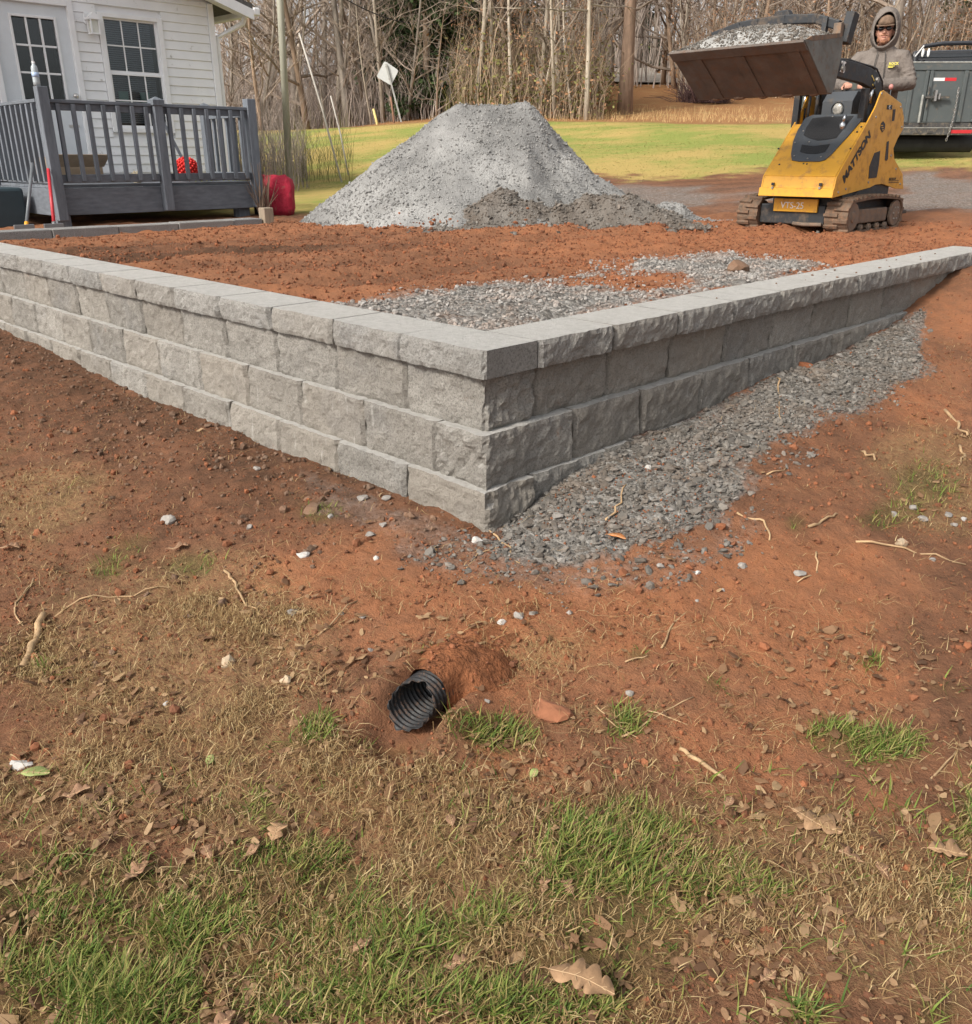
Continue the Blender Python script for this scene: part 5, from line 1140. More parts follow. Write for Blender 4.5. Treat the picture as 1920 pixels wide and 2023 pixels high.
for x in (-.15, .12, -.5): TL('marker_lamp', MB().box((x, -.062, Z0 - .185), (x + .10, -.0505, Z0 - .13)), M_TAPER if x < -.3 else M_TRDARK, fr_)
for s in (-1, 1):
    TL('frame_rail', MB().box((s * .5 - .05, .1, Z0 - .22), (s * .5 + .05, 6.0 - .5, Z0 - .085)), M_TRDARK)
    for y in (1.75, 2.65):
        w = TL('wheel', MB().tube([(s * .86 - .11, y, .34), (s * .86 + .11, y, .34)], .33, 28), M_TYRE, bevel=.03); TL('rim', MB().tube([(s * .86 - .115, y, .34), (s * .86 + .115, y, .34)], .19, 20), M_TRTOP, w)
TL('axle', MB().tube([(-.8, 1.75, .34), (.8, 1.75, .34)], .05, 8).tube([(-.8, 2.65, .34), (.8, 2.65, .34)], .05, 8), M_TRDARK); TL('tongue', MB().beam((-.5, 5.45, .45), (0, 6.6, .45), .1).beam((.5, 5.45, .45), (0, 6.6, .45), .1), M_TRDARK)
TL('under_bed_dark_tube', MB().tube([(-1.0, .35, .28), (1.2, .35, .28)], .16, 14), M_TYRE)  # dark tube added in place of the shadowy shape under the bed

# ------------------------------------------------------------------ pickup in front of the trailer
M_TRUCK = mat('black_paint', (.02, .021, .024), .25, var=.1, coat=.5); ku, kv = DL(25.6, 11.9); KZ = float(base_height(ku, kv, False))
truck = thing('pickup_truck', 'black pickup truck with a steel headache rack ahead of the trailer', 'pickup', (ku, kv, KZ)); truck.rotation_euler = (0, 0, math.radians(-45 - 14))
def KL(name, m, mat_, par=None, bevel=0., smooth=False): return m.build(name, mat_, par or truck, local=True, bevel=bevel, smooth=smooth)
KL('bed', MB().box((-.95, -2.9, .62), (.95, -.95, 1.22)), M_TRUCK, bevel=.06); KL('tailgate', MB().box((-.80, -2.935, .72), (.80, -2.905, 1.18)), M_TRUCK, bevel=.03)
cab = KL('cab', MB().prism([(-.95, .6), (-.95, 1.22), (-.80, 1.88), (1.0, 1.90), (1.75, 1.24), (1.78, .6)], 0, -.92, .92), M_TRUCK, bevel=.08); KL('hood', MB().box((-.92, 1.78, .62), (.92, 3.0, 1.18)), M_TRUCK, bevel=.1)
M_DGL = mat('tinted_glass', (.015, .018, .02), .06, spec=.8)
KL('rear_window', MB().prism([(-.955, 1.30), (-.825, 1.80), (-.80, 1.80), (-.93, 1.30)], 0, -.72, .72), M_DGL, cab)
for s in (-1, 1): KL('side_window', MB().prism([(-.70, 1.30), (-.62, 1.78), (.95, 1.80), (1.40, 1.30)], 0, s * .925 - .004, s * .925 + .004), M_DGL, cab)
rk = MB()
for s in (-1, 1): rk.tube([(s * .88, -1.02, 1.22), (s * .88, -1.02, 1.72), (s * .72, -1.02, 1.95), (s * .3, -1.02, 2.0)], .05, 8)
rk.tube([(-.32, -1.02, 2.0), (.32, -1.02, 2.0)], .05, 8)
for i in range(4): rk.box((-.80, -1.045, 1.36 + i * .14), (.80, -1.0, 1.40 + i * .14))
rack = KL('headache_rack', rk, M_TRUCK)
for s in (-1, 1):
    for q in (0, 1): KL('rack_lamp', MB().ell((s * (.60 + .13 * q), -1.075, 1.80), (.035, .02, .10), 10, 8), M_WHITE, rack, smooth=True)
    KL('tail_lamp', MB().box((s * .86 - .06, -2.925, .80), (s * .86 + .06, -2.90, 1.15)), M_TAPER, bevel=.01); KL('mirror', MB().box((s * 1.08 - .07, 1.0, 1.28), (s * 1.08 + .07, 1.08, 1.52)), M_TRUCK, cab, bevel=.03)
    for y in (-1.95, 2.2):
        w = KL('wheel', MB().tube([(s * .82 - .13, y, .38), (s * .82 + .13, y, .38)], .39, 28), M_TYRE, bevel=.03); KL('rim', MB().tube([(s * .82 - .135, y, .38), (s * .82 + .135, y, .38)], .22, 20), M_SILVER, w)
KL('bumper', MB().box((-.92, -3.10, .55), (.92, -2.96, .70)), M_SILVER, bevel=.03)
# ------------------------------------------------------------------ woods beyond the lawn
def bark(name, c, var=.3): return mat(name, c, .95, var=var, scale=3, bump=.7, bscale=18, bdist=.02, stretch=(3, 3, .6), rnd=.22, spec=.1)
M_BARK = bark('grey_bark', (.245, .21, .175)); M_BARKP = bark('pale_bark', (.38, .325, .26)); M_BARKB = bark('brown_bark', (.26, .185, .13)); M_TWG = mat('grey_twigs', (.28, .225, .18), .95, var=.3, scale=2, rnd=.2, spec=.1)
M_NEEDLE = mat('evergreen_needles', (.030, .055, .022), .8, var=.4, scale=2.5, col2=(.075, .105, .04), island=.35, spec=.2); M_BLEAF = mat('brown_leaves', (.33, .18, .10), .9, var=.4, scale=3, island=.4, spec=.15)
def tz(D, L): u, v = DL(D, L); return np.array([u, v, float(base_height(u, v, False))])
def grow(seed, h, r, lean, nb, low, twn, bend=.12, up=.55, bl=.32, leaf=0, tw_len=.9):
    """bare broadleaf tree in local coordinates: (trunk MB, crown MB, leaf points)"""
    rs = random.Random(seed); T = MB(); C = MB(); leaves = []
    P = []; n_ = 11; dx = rs.uniform(-1, 1) * bend; dy = rs.uniform(-1, 1) * bend; la = rs.uniform(0, 6.28)
    for i in range(n_ + 1):
        t = i / n_; P.append(np.array([lean * h * t * math.cos(la) + dx * math.sin(t * 3.1) * h * .25 + rs.uniform(-.02, .02) * h * t * .3, lean * h * t * math.sin(la) + dy * math.sin(t * 2.3) * h * .25, h * t - .25 * (i == 0)]))
    rad = [r * (1.25 if i == 0 else 1.05 if i == 1 else 1) * (1 - .86 * (i / n_) ** 1.1) for i in range(n_ + 1)]
    T.tube(P, rad, 8)
    def at(t):
        q = t * n_; i = min(int(q), n_ - 1); return P[i] + (P[i + 1] - P[i]) * (q - i), rad[min(i, n_)]
    def br(p, d, ln, rr, depth):
        pts = [p]; dd = d.copy(); k = 5 if depth == 0 else 4
        for i in range(k):
            dd = dd + np.array([rs.gauss(0, .20), rs.gauss(0, .20), rs.gauss(.07, .16)]); dd /= np.linalg.norm(dd); pts.append(pts[-1] + dd * ln / k)
        C.tube(pts, [rr * (1 - .8 * i / k) for i in range(k + 1)], 5 if depth == 0 else 3, cap=False)
        if depth < 2:
            for _ in range(twn if depth == 0 else max(2, twn // 2)):
                i = rs.randint(1, k - 1); f = rs.random(); q = pts[i] + (pts[i + 1] - pts[i]) * f
                a = rs.uniform(0, 6.28); nd = dd * .6 + np.array([math.cos(a), math.sin(a), rs.uniform(-.2, .7)]) * .8; nd /= np.linalg.norm(nd)
                br(q, nd, ln * rs.uniform(.35, .6) * tw_len, max(rr * .42, .006), depth + 1)
        elif leaf and rs.random() < leaf: leaves.extend(pts[2:])
    for i in range(nb):
        t = low + (1 - low) * (i + rs.random()) / nb; p, rr = at(min(t, .985)); a = rs.uniform(0, 6.28); e = up + rs.uniform(-.35, .3)
        br(p, np.array([math.cos(a) * math.cos(e), math.sin(a) * math.cos(e), math.sin(e)]), h * bl * (1.15 - .75 * t) * rs.uniform(.7, 1.2), max(rr * .5, .018), 0)
    return T, C, leaves
def leafcloud(pts, n_per, size, seed, spread):
    rs = np.random.RandomState(seed); P = np.repeat(np.array(pts), n_per, 0); P = P + rs.normal(0, spread, P.shape); n = len(P)
    q = np.array([[-1, -.5, 0], [1, -.5, 0], [1, .5, .15], [-1, .5, .15]]) * .5
    V = np.einsum('nij,kj->nki', rotmats(n, rs, .9), q) * (size * rs.uniform(.6, 1.4, n))[:, None, None] + P[:, None]
    return V.reshape(-1, 3), np.arange(n * 4).reshape(-1, 4)
def proto(kind):
    nm, lab, cat, grp, tm, args, leaf = kind
    T, C, lv = grow(**args); t = thing(nm, lab, cat, (0, 0, 0), grp)
    T.build('trunk', tm, t, smooth=True, local=True, recalc=False); c = C.build('crown', M_TWG, t, local=True, recalc=False)
    if leaf and lv:
        V, F = leafcloud(lv, leaf, .075, args['seed'], .10); link('dead_leaves', mesh_np('dead_leaves', V, F, 4), M_BLEAF, c)
    return t
KINDS = [
 ('bare_tree', 'bare grey-barked tree among the thicket behind the lawn', 'tree', 'bare trees along the edge of the woods', M_BARK, dict(seed=1, h=12, r=.16, lean=.05, nb=20, low=.12, twn=7), 0),
 ('bare_tree', 'bare grey-barked tree among the thicket behind the lawn', 'tree', 'bare trees along the edge of the woods', M_BARK, dict(seed=2, h=11, r=.12, lean=.12, nb=18, low=.10, twn=7, bend=.25), 0),
 ('pale_tree', 'slender pale-barked bare tree standing in the brush', 'tree', 'pale slender trees along the edge of the woods', M_BARKP, dict(seed=3, h=10, r=.085, lean=.04, nb=12, low=.25, twn=4, bend=.2, up=.8), 0),
 ('pale_tree', 'slender pale-barked bare tree standing in the brush', 'tree', 'pale slender trees along the edge of the woods', M_BARKP, dict(seed=4, h=9, r=.07, lean=.10, nb=11, low=.2, twn=4, bend=.3, up=.7), 0),
 ('oak_tree', 'young tree still holding rust-brown dead leaves at the woodland edge', 'tree', 'young trees with clinging brown leaves', M_BARKB, dict(seed=5, h=8, r=.09, lean=.05, nb=16, low=.08, twn=5, leaf=.8, up=.35), 2),
 ('vine_tree', 'crooked brown tree hung with bare vines in the thicket', 'tree', 'crooked brown trees in the thicket', M_BARKB, dict(seed=6, h=9, r=.10, lean=.16, nb=18, low=.05, twn=6, bend=.4, up=.3, bl=.4), 0),
]
PROTO = [proto(k) for k in KINDS]
def place(t, D, x, s, rz, first=[set()], tilt=(0, 0)):
    """stand a copy where the ground is D metres out, in the direction of photo column x"""
    L = (x - 960) / FPX * (D * math.cos(PITCH) - .2); k = id(t)
    o = t if k not in first[0] else copy_tree(t); first[0].add(k)
    o.location = tz(D, L) - np.array([0, 0, .05]); o.scale = (s, s, s); o.rotation_euler = (tilt[0], tilt[1], rz); return o
rt_ = random.Random(21)
spots = [(0,480,36),(1,520,33),(0,590,35),(5,610,31.5),(1,640,37),(2,668,33),(1,690,32),(0,715,38),(2,735,34),(3,760,32.5),(0,790,36),(1,830,35),(3,855,33),(0,900,38),(2,938,31.5),(2,975,32),(4,1000,33.5),(3,1012,31.2),(0,1030,36),(2,1062,31.8),(4,1085,32.5),(3,1110,32),(2,1135,34),(0,1175,38),(5,1325,46),(1,1345,47),(4,1390,43),(2,1420,42),(5,1470,41),(0,1500,46),(4,1560,41),(2,1600,44),(5,1640,42),(4,1690,43),(2,1730,45),(5,1775,41.5),(1,1800,46),(4,1840,42.5),(0,1880,47),(5,1910,44)]
for (k, x, D) in spots:
    for rep in range(1): place(PROTO[k], D, x, rt_.uniform(.85, 1.15), rt_.uniform(0, 6.28), tilt=(rt_.uniform(-.04, .04), rt_.uniform(-.04, .04)))
for i in range(74):      # young growth along the edge of the wood
    far = 0 if i % 3 != 1 else 8.; x = (905 + 285 * ((i * .618) % 1)) if i % 3 == 0 else (1330 + 640 * ((i * .618) % 1)) if i % 3 == 1 else (430 + 470 * ((i * .618) % 1))
    place(PROTO[rt_.choice((2, 3, 3, 4, 4, 5, 5, 1) if x > 900 else (2, 3, 5, 1, 1))], rt_.uniform(31.0, 37.5) + far, x, rt_.uniform(.38, .75) + far * .02, rt_.uniform(0, 6.28), tilt=(rt_.uniform(-.12, .12), rt_.uniform(-.12, .12)))
for i in range(46):      # second and third rank, deeper in the woods
    D = rt_.uniform(40, 66); x = 440 + (1500 * ((i * .618) % 1)); place(PROTO[rt_.choice((0, 0, 1, 1, 5, 3))], D, x, rt_.uniform(1., 1.4), rt_.uniform(0, 6.28))
# two landmark trees at the lawn's far edge
T, C, lv = grow(seed=31, h=15, r=.235, lean=.01, nb=16, low=.22, twn=5, bend=.03, up=.15)
t = thing('big_tree', 'thick straight brown-barked trunk at the far edge of the lawn beside the woodland track', 'tree'); T.build('trunk', bark('red_bark', (.32, .22, .16)), t, smooth=True, local=True, recalc=False); C.build('crown', M_TWG, t, local=True, recalc=False); place(t, 33., 1231, 1, .4)
T, C, lv = grow(seed=34, h=11, r=.075, lean=.015, nb=15, low=.24, twn=4, bend=.12, up=.1, bl=.42)
t = thing('forked_tree', 'slender tan tree with drooping pale branches at the lawn edge', 'tree'); T.build('trunk', M_BARKP, t, smooth=True, local=True, recalc=False); C.build('crown', M_BARKP, t, local=True, recalc=False); place(t, 30.6, 1157, 1, 2.4)
# evergreens
def evergreen(seed, h, r, dens, low=.04):
    rs = np.random.RandomState(seed); t = thing('evergreen_tree', 'dark green evergreen tree in the shade of the woods', 'tree', (0, 0, 0), 'dark evergreens in the woods')
    MB().tube([(0, 0, -.2), (.03, 0, h * .4), (0, .04, h)], [.14, .10, .02], 8).build('trunk', M_BARKB, t, smooth=True, local=True); pts = []; bm = MB()
    for i in range(64):
        z = h * (low + (1 - low) * (i + rs.rand()) / 64); a = rs.rand() * 6.28; ln = r * (1 - (z / h)) ** .75 * rs.uniform(.6, 1.15) + .2; q = []
        for s in np.linspace(0, 1, 5): q.append(np.array([math.cos(a) * ln * s, math.sin(a) * ln * s, z + .12 * ln * s - .25 * ln * s * s]))
        bm.tube(q, [.022, .018, .014, .01, .005], 4, cap=False)
        for s in np.linspace(.2, 1, 8): pts.append(np.array([math.cos(a) * ln * s, math.sin(a) * ln * s, z + .12 * ln * s - .25 * ln * s * s]))
    c = bm.build('crown', M_BARKB, t, local=True, recalc=False); V, F = leafcloud(pts, dens, .17, seed, .15); link('foliage', mesh_np('foliage', V, F, 4), M_NEEDLE, c); return t
E0, E1 = evergreen(3, 9.5, 1.9, 16), evergreen(5, 12, 2.4, 16, .12)
for (e, x, D, s) in ((E0, 845, 33.2, .8), (E0, 893, 34.5, .9), (E1, 858, 36.5, .9), (E0, 822, 33.8, .95), (E0, 868, 35, 1.1), (E1, 795, 37, 1.), (E0, 1178, 66, 1.3), (E1, 1215, 70, 1.3), (E0, 1255, 68, 1.4), (E0, 1010, 38, .75), (E1, 905, 44, 1.), (E0, 985, 41, .8), (E1, 1890, 44, .9)): place(e, D, x, s, rt_.uniform(0, 6.28))
# brush: stems, vines and leaf scraps that read as one mass
def brush(name, label, n, Dr, xr, hr, seed, m_, rad=(.006, .016), curve=.35, clump=None):
    rs = np.random.RandomState(seed); D = rs.uniform(*Dr, n); x = rs.uniform(*xr, n)
    if clump: x = x + rs.normal(0, clump, n)
    L = (x - 960) / FPX * (D * math.cos(PITCH) - .2); u = (D + L) * S2 - 2.14; v = (D - L) * S2 - 2.14; z = base_height(u, v, False) - .05
    h = rs.uniform(*hr, n) * rs.uniform(.5, 1, n); a = rs.uniform(0, 6.28, n); ln = rs.normal(0, curve, n) * h; r = rs.uniform(*rad, n); S = 4; K = 3; V = np.zeros((n, S + 1, K, 3))
    wob = rs.normal(0, .10, (n, S + 1, 2)) * h[:, None, None]
    for i in range(S + 1):
        t = i / S
        for k in range(K):
            an = 2 * np.pi * k / K; rr = r * (1 - .75 * t)
            V[:, i, k, 0] = u + np.cos(a) * ln * t ** 1.7 + wob[:, i, 0] * t + rr * np.cos(an); V[:, i, k, 1] = v + np.sin(a) * ln * t ** 1.7 + wob[:, i, 1] * t + rr * np.sin(an); V[:, i, k, 2] = z + h * t - .35 * np.abs(ln) * t ** 3
    f = np.array([(i * K + k, i * K + (k + 1) % K, (i + 1) * K + (k + 1) % K, (i + 1) * K + k) for i in range(S) for k in range(K)])
    F = f[None] + (np.arange(n) * (S + 1) * K)[:, None, None]
    o = link(name, mesh_np(name, V.reshape(-1, 3), F.reshape(-1, 4), 4), m_); tag(o, label, 'brush', kind='stuff'); return V[:, :, 0, :]
M_BR1 = mat('brush_stems', (.34, .255, .175), .95, var=.35, scale=1.5, island=.45, spec=.1); M_BR2 = mat('grey_brush', (.30, .25, .215), .95, var=.3, scale=1.5, island=.4, spec=.1); M_GRSD = mat('tall_dry_grass', (.42, .29, .14), .95, var=.3, scale=2, island=.4, spec=.1); M_OLIVE = mat('olive_brush', (.17, .16, .06), .95, var=.35, scale=1.5, island=.4, spec=.1)
pts = brush('thicket', 'tangled brown thicket of stems and vines under the trees behind the lawn', 1900, (30.8, 36), (900, 1190), (.6, 4.2), 41, M_BR1)
p2 = brush('thicket', 'dense brown thicket behind the loader and trailer', 3600, (40, 48), (1330, 2020), (.6, 6.0), 42, M_BR1, curve=.45)
p3 = brush('grey_thicket', 'grey-brown leafless thicket behind the leaning road sign', 2600, (31.5, 40), (380, 900), (.5, 4.0), 43, M_BR2, curve=.4)
brush('far_wood', 'far leafless wood closing the view behind the trees', 2600, (46, 80), (700, 2050), (4, 15), 44, M_BR2, rad=(.015, .05), curve=.22); brush('far_wood', 'thin far leafless wood against the pale sky behind the house', 900, (46, 80), (330, 760), (3, 11), 45, M_BR2, rad=(.012, .04), curve=.25)
brush('tall_grass', 'strip of tall tawny grass along the far lawn edge', 3000, (29.8, 34), (850, 1900), (.08, .40), 46, M_GRSD, rad=(.004, .008), curve=.5); brush('olive_brush', 'olive green brush at the woodland edge beside the thicket', 700, (31, 35), (880, 1010), (.4, 2.0), 47, M_OLIVE, curve=.4)
brush('weeds', 'grey weeds and saplings between the deck and the pale pole', 700, (14.5, 22), (425, 600), (.4, 2.2), 48, M_BR2, rad=(.003, .007), curve=.3); brush('fence_row_weeds', 'thin dry weeds in the grass right of the pale pole', 220, (16, 21), (575, 690), (.3, 1.5), 49, M_OLIVE, rad=(.003, .006), curve=.3)
for P_, nm, lab, mk, n_, sp in ((np.concatenate([pts, p2]), 'dead_leaves', 'dead brown leaves caught in the thicket', M_BLEAF, 2, .25), (pts[:900], 'thicket_leaves', 'olive evergreen leaves low in the thicket', M_OLIVE, 5, .3)):
    rs = np.random.RandomState(9); q = P_[:, 1:4].reshape(-1, 3); q = q[rs.rand(len(q)) < (.28 if mk is M_BLEAF else .5)]; V, F = leafcloud(q, n_, .085, 5, sp); o = link(nm, mesh_np(nm, V, F, 4), mk); tag(o, lab, 'leaves', kind='stuff')
# woodland track curving up the hill
tp = [(49, 8.8), (52, 7.6), (56, 7.1), (60, 8.0), (64, 10.5), (68, 15.), (76, 23.)]; V = []; F = []
tps = []; 
for i in range(len(tp) - 1):
    for s in np.linspace(0, 1, 8, endpoint=False): tps.append((tp[i][0] + (tp[i+1][0] - tp[i][0]) * s, tp[i][1] + (tp[i+1][1] - tp[i][1]) * s))
tps.append(tp[-1])
for i, (D, L) in enumerate(tps):
    for w in (-1.5, -.75, 0, .75, 1.5): u, v = DL(D, L + w * (1 + D / 80)); V.append((u, v, float(H(u, v)) + .12))
for i in range(len(tps) - 1):
    for k in range(4): F.append((i * 5 + k, i * 5 + k + 1, i * 5 + k + 6, i * 5 + k + 5))
me = bpy.data.meshes.new('path'); me.from_pydata(V, [], F); me.update(); link('path', me, mat('track_gravel', (.36, .32, .27), .95, var=.2, scale=3, bump=.5), smooth=True)['kind'] = 'structure'
# dark red-brown shrub by the track
M_SHRUB = mat('purple_twigs', (.10, .055, .05), .95, var=.3, island=.3); sb = thing('shrub', 'low dark reddish shrub beside the woodland track', 'shrub', tz(37, 8.3)); m = MB(); rs = random.Random(4)
for i in range(420):
    a = rs.uniform(0, 6.28); e = rs.uniform(.1, 1.4); ln = rs.uniform(.6, 1.5); p = origin(sb) + np.array([rs.uniform(-.8, .8), rs.uniform(-.8, .8), 0]); q = p + ln * np.array([math.cos(a) * math.cos(e), math.sin(a) * math.cos(e), math.sin(e)]); m.tube([p, (p + q) / 2 + np.array([0, 0, .1]), q], [.012, .009, .004], 3, cap=False)
m.build('stems', M_SHRUB, sb, recalc=False)

# ------------------------------------------------------------------ pole, sign, stakes, saplings, wire
M_POLE = mat('weathered_pole', (.36, .35, .28), .9, var=.2, scale=3, stretch=(4, 4, .4), bump=.4, bscale=30)
a = plane(571, 362, 2, .2); D0 = 16.; a = np.array([*DL(16, (571 - 960) / FPX * 14.95), 0.]); a[2] = float(base_height(a[0], a[1], False)) - .2
d = ray(553, 0); tt = 16. / ((d[0] + d[1]) * S2); b = CAM + d * tt; top = a + (b - a) * 2.1
tag(MB().tube([a, a + (top - a) * .5, top], [.062, .055, .045], 10).build('utility_pole', M_POLE, None, smooth=True), 'tall weathered wooden pole leaning slightly, just past the deck', 'pole')
M_SIGNB = mat('sign_aluminium', (.52, .53, .52), .5, .3, var=.08); M_SPOST = mat('galvanised_post', (.34, .34, .32), .6, .3, var=.15)
def at31(x, y, D=31): 
    d = ray(420 + x * .34115, y * .34115); return CAM + d * (D / ((d[0] + d[1]) * S2))
sg = thing('road_sign', 'diamond road sign seen from its plain grey back on a leaning post', 'road sign', at31(1115, 770))
c4 = [at31(*p) for p in ((995, 352), (1077, 408), (1033, 495), (948, 445))]; ff = np.array([S2, S2, 0]); ctr = sum(c4) / 4
def rnd_corner(c, k=.12):
    out = []
    for i in range(4):
        p, q, r = c[i], c[i - 1], c[(i + 1) % 4]; out += [p + (q - p) * k, p + ((q - p) + (r - p)) * k * .25, p + (r - p) * k]
    return out
c12 = rnd_corner(c4); n_ = 12
MB().add([p for p in c12] + [p + ff * .02 for p in c12], [tuple(range(n_)), tuple(range(2 * n_ - 1, n_ - 1, -1))] + [(i, (i + 1) % n_, n_ + (i + 1) % n_, n_ + i) for i in range(n_)]).build('sign_panel', M_SIGNB, sg)
MB().beam(at31(1120, 785) - np.array([0, 0, .15]) - ff * .05, at31(1005, 372) - ff * .05, .07, .05).build('sign_post', M_SPOST, sg)
for t in (.25, .75): p = c4[0] + (c4[2] - c4[0]) * t - ff * .09; MB().tube([p, p + ff * .03], .02, 8).build('bolt', M_BOLT, sg)
M_RUST = mat('rusty_post', (.22, .12, .075), .9); M_YPOST = mat('yellow_marker', (.62, .50, .20), .7); M_WOODS = mat('bare_stake', (.45, .42, .37), .9)
def stick_post(name, label, cat, x0, y0, x1, y1, D, r, m_):
    a = at31(x0, y0, D); a[2] = min(a[2], float(base_height(a[0], a[1], False)) + .02); b = at31(x1, y1, D); tag(MB().tube([a - (b - a) * .04, (a + b) / 2 + np.array([.03, 0, 0]), b], [r, r * .92, r * .8], 8).build(name, m_, None, smooth=True), label, cat)
stick_post('metal_post', 'thin rusty metal post beside the leaning road sign', 'post', 1055, 790, 1030, 560, 30.5, .035, M_RUST); stick_post('marker_post', 'short yellow marker post left of the leaning road sign', 'post', 962, 780, 930, 630, 30.5, .045, M_YPOST)
stick_post('leaning_sapling', 'bare pale sapling leaning left from beside the gravel pile', 'sapling', 745, 1050, 500, 190, 16, .017, M_WOODS); stick_post('leaning_stake', 'short bare stake leaning in the yellow grass by the gravel pile', 'stake', 780, 935, 683, 555, 17, .015, M_WOODS)
M_WIRE = mat('black_wire', (.02, .02, .022), .6); w0 = at31(640, -60, 34); w1 = at31(2000, 330, 50); w0 = at31(760, -10, 30); w1 = at31(1360, 135, 33)
P = [w0 + (w1 - w0) * s - np.array([0, 0, .55 * (1 - (2 * s - 1) ** 2) * .5]) for s in np.linspace(-.6, 1.5, 22)]
tag(MB().tube(P, .016, 5).build('overhead_wire', M_WIRE, None), 'black overhead wire sagging in front of the trees', 'wire')
# ------------------------------------------------------------------ grass, straw and leaf litter of the yard
def blades(name, u, v, h, w, lean, seed, m_, flat=False, label=None, cat='grass', S=3):
    rs = np.random.RandomState(seed); n = len(u); z = H(u, v); a = rs.uniform(0, 2 * np.pi, n); b = a + rs.normal(0, .5, n); V = np.zeros((n, (S + 1) * 2 - 1, 3))
    for i in range(S + 1):
        t = i / S; c0 = lean * t ** 1.6 * h; px = u + np.cos(a) * c0 + (np.cos(b) - np.cos(a)) * h * .25 * t * t; py = v + np.sin(a) * c0 + (np.sin(b) - np.sin(a)) * h * .25 * t * t
        pz = z - .004 + (h * t * np.sqrt(np.maximum(.03, 1 - np.minimum(lean, .985) ** 2)) if not flat else .006 + .022 * np.sin(t * np.pi) * rs.rand(n) + rs.rand(n) * .004)
        ww = w * (1 - t ** 2 * .95) * .5
        sx, sy = -np.sin(a), np.cos(a)
        if i < S:
            V[:, 2 * i] = np.stack([px - sx * ww, py - sy * ww, pz], -1); V[:, 2 * i + 1] = np.stack([px + sx * ww, py + sy * ww, pz + (ww * .5)], -1)
        else: V[:, 2 * i] = np.stack([px, py, pz], -1)
    K = (S + 1) * 2 - 1; tri = []
    for i in range(S - 1): tri += [(2*i, 2*i+1, 2*i+3), (2*i, 2*i+3, 2*i+2)]
    tri.append((2*S-2, 2*S-1, 2*S)); F = np.array(tri)[None] + (np.arange(n) * K)[:, None, None]
    o = link(name, mesh_np(name, V.reshape(-1, 3), F.reshape(-1, 3), 3), m_); tag(o, label, cat, kind='stuff'); return o
def blade_mat(name, cols):
    m, nt, p = newmat(name); k = NT(nt); gi = k.n('NewGeometry').outputs['Random Per Island']; tc = k.n('TexCoord').outputs['Object']
    n_ = len(cols); c = k.ramp(gi, [(i / (n_ - 1), cc) for i, cc in enumerate(cols)]); c = k.mix(k.ramp(k.noise(tc, 3, 3, .6), [(.4, 0.), (.7, .5)]), c, k.mix(1., c, (.75, .7, .6), 'MULTIPLY'))
    k.set(p.inputs['Base Color'], c); p.inputs['Roughness'].default_value = .65; p.inputs['Specular IOR Level'].default_value = .25
    tl = k.n('BsdfTranslucent'); k.set(tl.inputs[0], c); mx = k.n('MixShader'); mx.inputs[0].default_value = .25; k.set(mx.inputs[1], p.outputs[0]); k.set(mx.inputs[2], tl.outputs[0]); k.set(nt.nodes['Material Output'].inputs[0], mx.outputs[0]); return m
M_GRASS = blade_mat('green_grass', [(.06, .105, .02), (.11, .17, .03), (.18, .235, .045), (.27, .265, .075), (.38, .30, .13)]); M_STRAW = blade_mat('dry_straw', [(.15, .085, .04), (.28, .175, .08), (.40, .28, .13), (.54, .42, .23)]); M_LITTER = blade_mat('leaf_litter', [(.11, .06, .035), (.20, .11, .06), (.28, .165, .09), (.40, .27, .15)])
def field(n, seed, fn, Dm=(.98, 5.2)):
    rs = np.random.RandomState(seed); D = np.sqrt(rs.uniform(Dm[0] ** 2, Dm[1] ** 2, n)); D = np.where(rs.rand(n) < .55, rs.uniform(Dm[0], 2.6, n), D); L = rs.uniform(-1, 1, n) * (D * .66 + .12); u = (D + L) * S2 - 2.14; v = (D - L) * S2 - 2.14
    r_ = (u - PIPE_M[0]) * PIPE_AX[0] + (v - PIPE_M[1]) * PIPE_AX[1]; q_ = np.abs((u - PIPE_M[0]) * PIPE_AX[1] - (v - PIPE_M[1]) * PIPE_AX[0]); ok = ~((u > -.04) & (v > -.04)) & ~((r_ > -.12) & (r_ < .26) & (q_ < .085)); u, v, D = u[ok], v[ok], D[ok]; z = zones(u, v); ok = rs.rand(len(u)) < fn(z, u, v, D); return u[ok], v[ok], D[ok], rs
u, v, D, rs = field(330000, 51, lambda z, u, v, D: np.clip(z[1] * .95 + .05 * (D < 1.8), 0, 1) * np.clip(.42 + 1.7 * fbm(u, v, 11, 3, 52), .05, 1)); n = len(u); print('grass', n)
blades('grass', u, v, rs.uniform(.018, .066, n) * (.5 + .8 * vn(u * 6, v * 6, 2)), rs.uniform(.0022, .0046, n), rs.uniform(.5, 1.03, n), 53, M_GRASS, label='patches of short green grass over the trampled yard')
u, v, D, rs = field(190000, 54, lambda z, u, v, D: np.clip(z[2] * np.where((D > 1.75) & (u < v), .95, .45) + .08 + .12 * z[1], 0, 1) * (1 - .55 * z[3]) * (1 - .97 * z[0]) * np.clip(.30 + 2.1 * fbm(u, v, 7, 4, 55), .04, 1)); n = len(u); print('straw', n)
blades('straw', u, v, rs.uniform(.015, .070, n), rs.uniform(.0010, .0026, n), rs.uniform(.9, 1.05, n), 56, M_STRAW, flat=True, label='dry straw and dead grass lying over the trampled yard', cat='straw')
u, v, D, rs = field(45000, 57, lambda z, u, v, D: np.clip(z[2] * .5 + z[1] * .4 + .03, 0, 1) * (1 - z[0]) * (1 - .7 * z[3])); n = len(u)
blades('dead_grass', u, v, rs.uniform(.02, .06, n), rs.uniform(.0014, .003, n), rs.uniform(.6, .98, n), 58, M_STRAW, label='upright tufts of dead yellow grass in the yard', cat='grass')
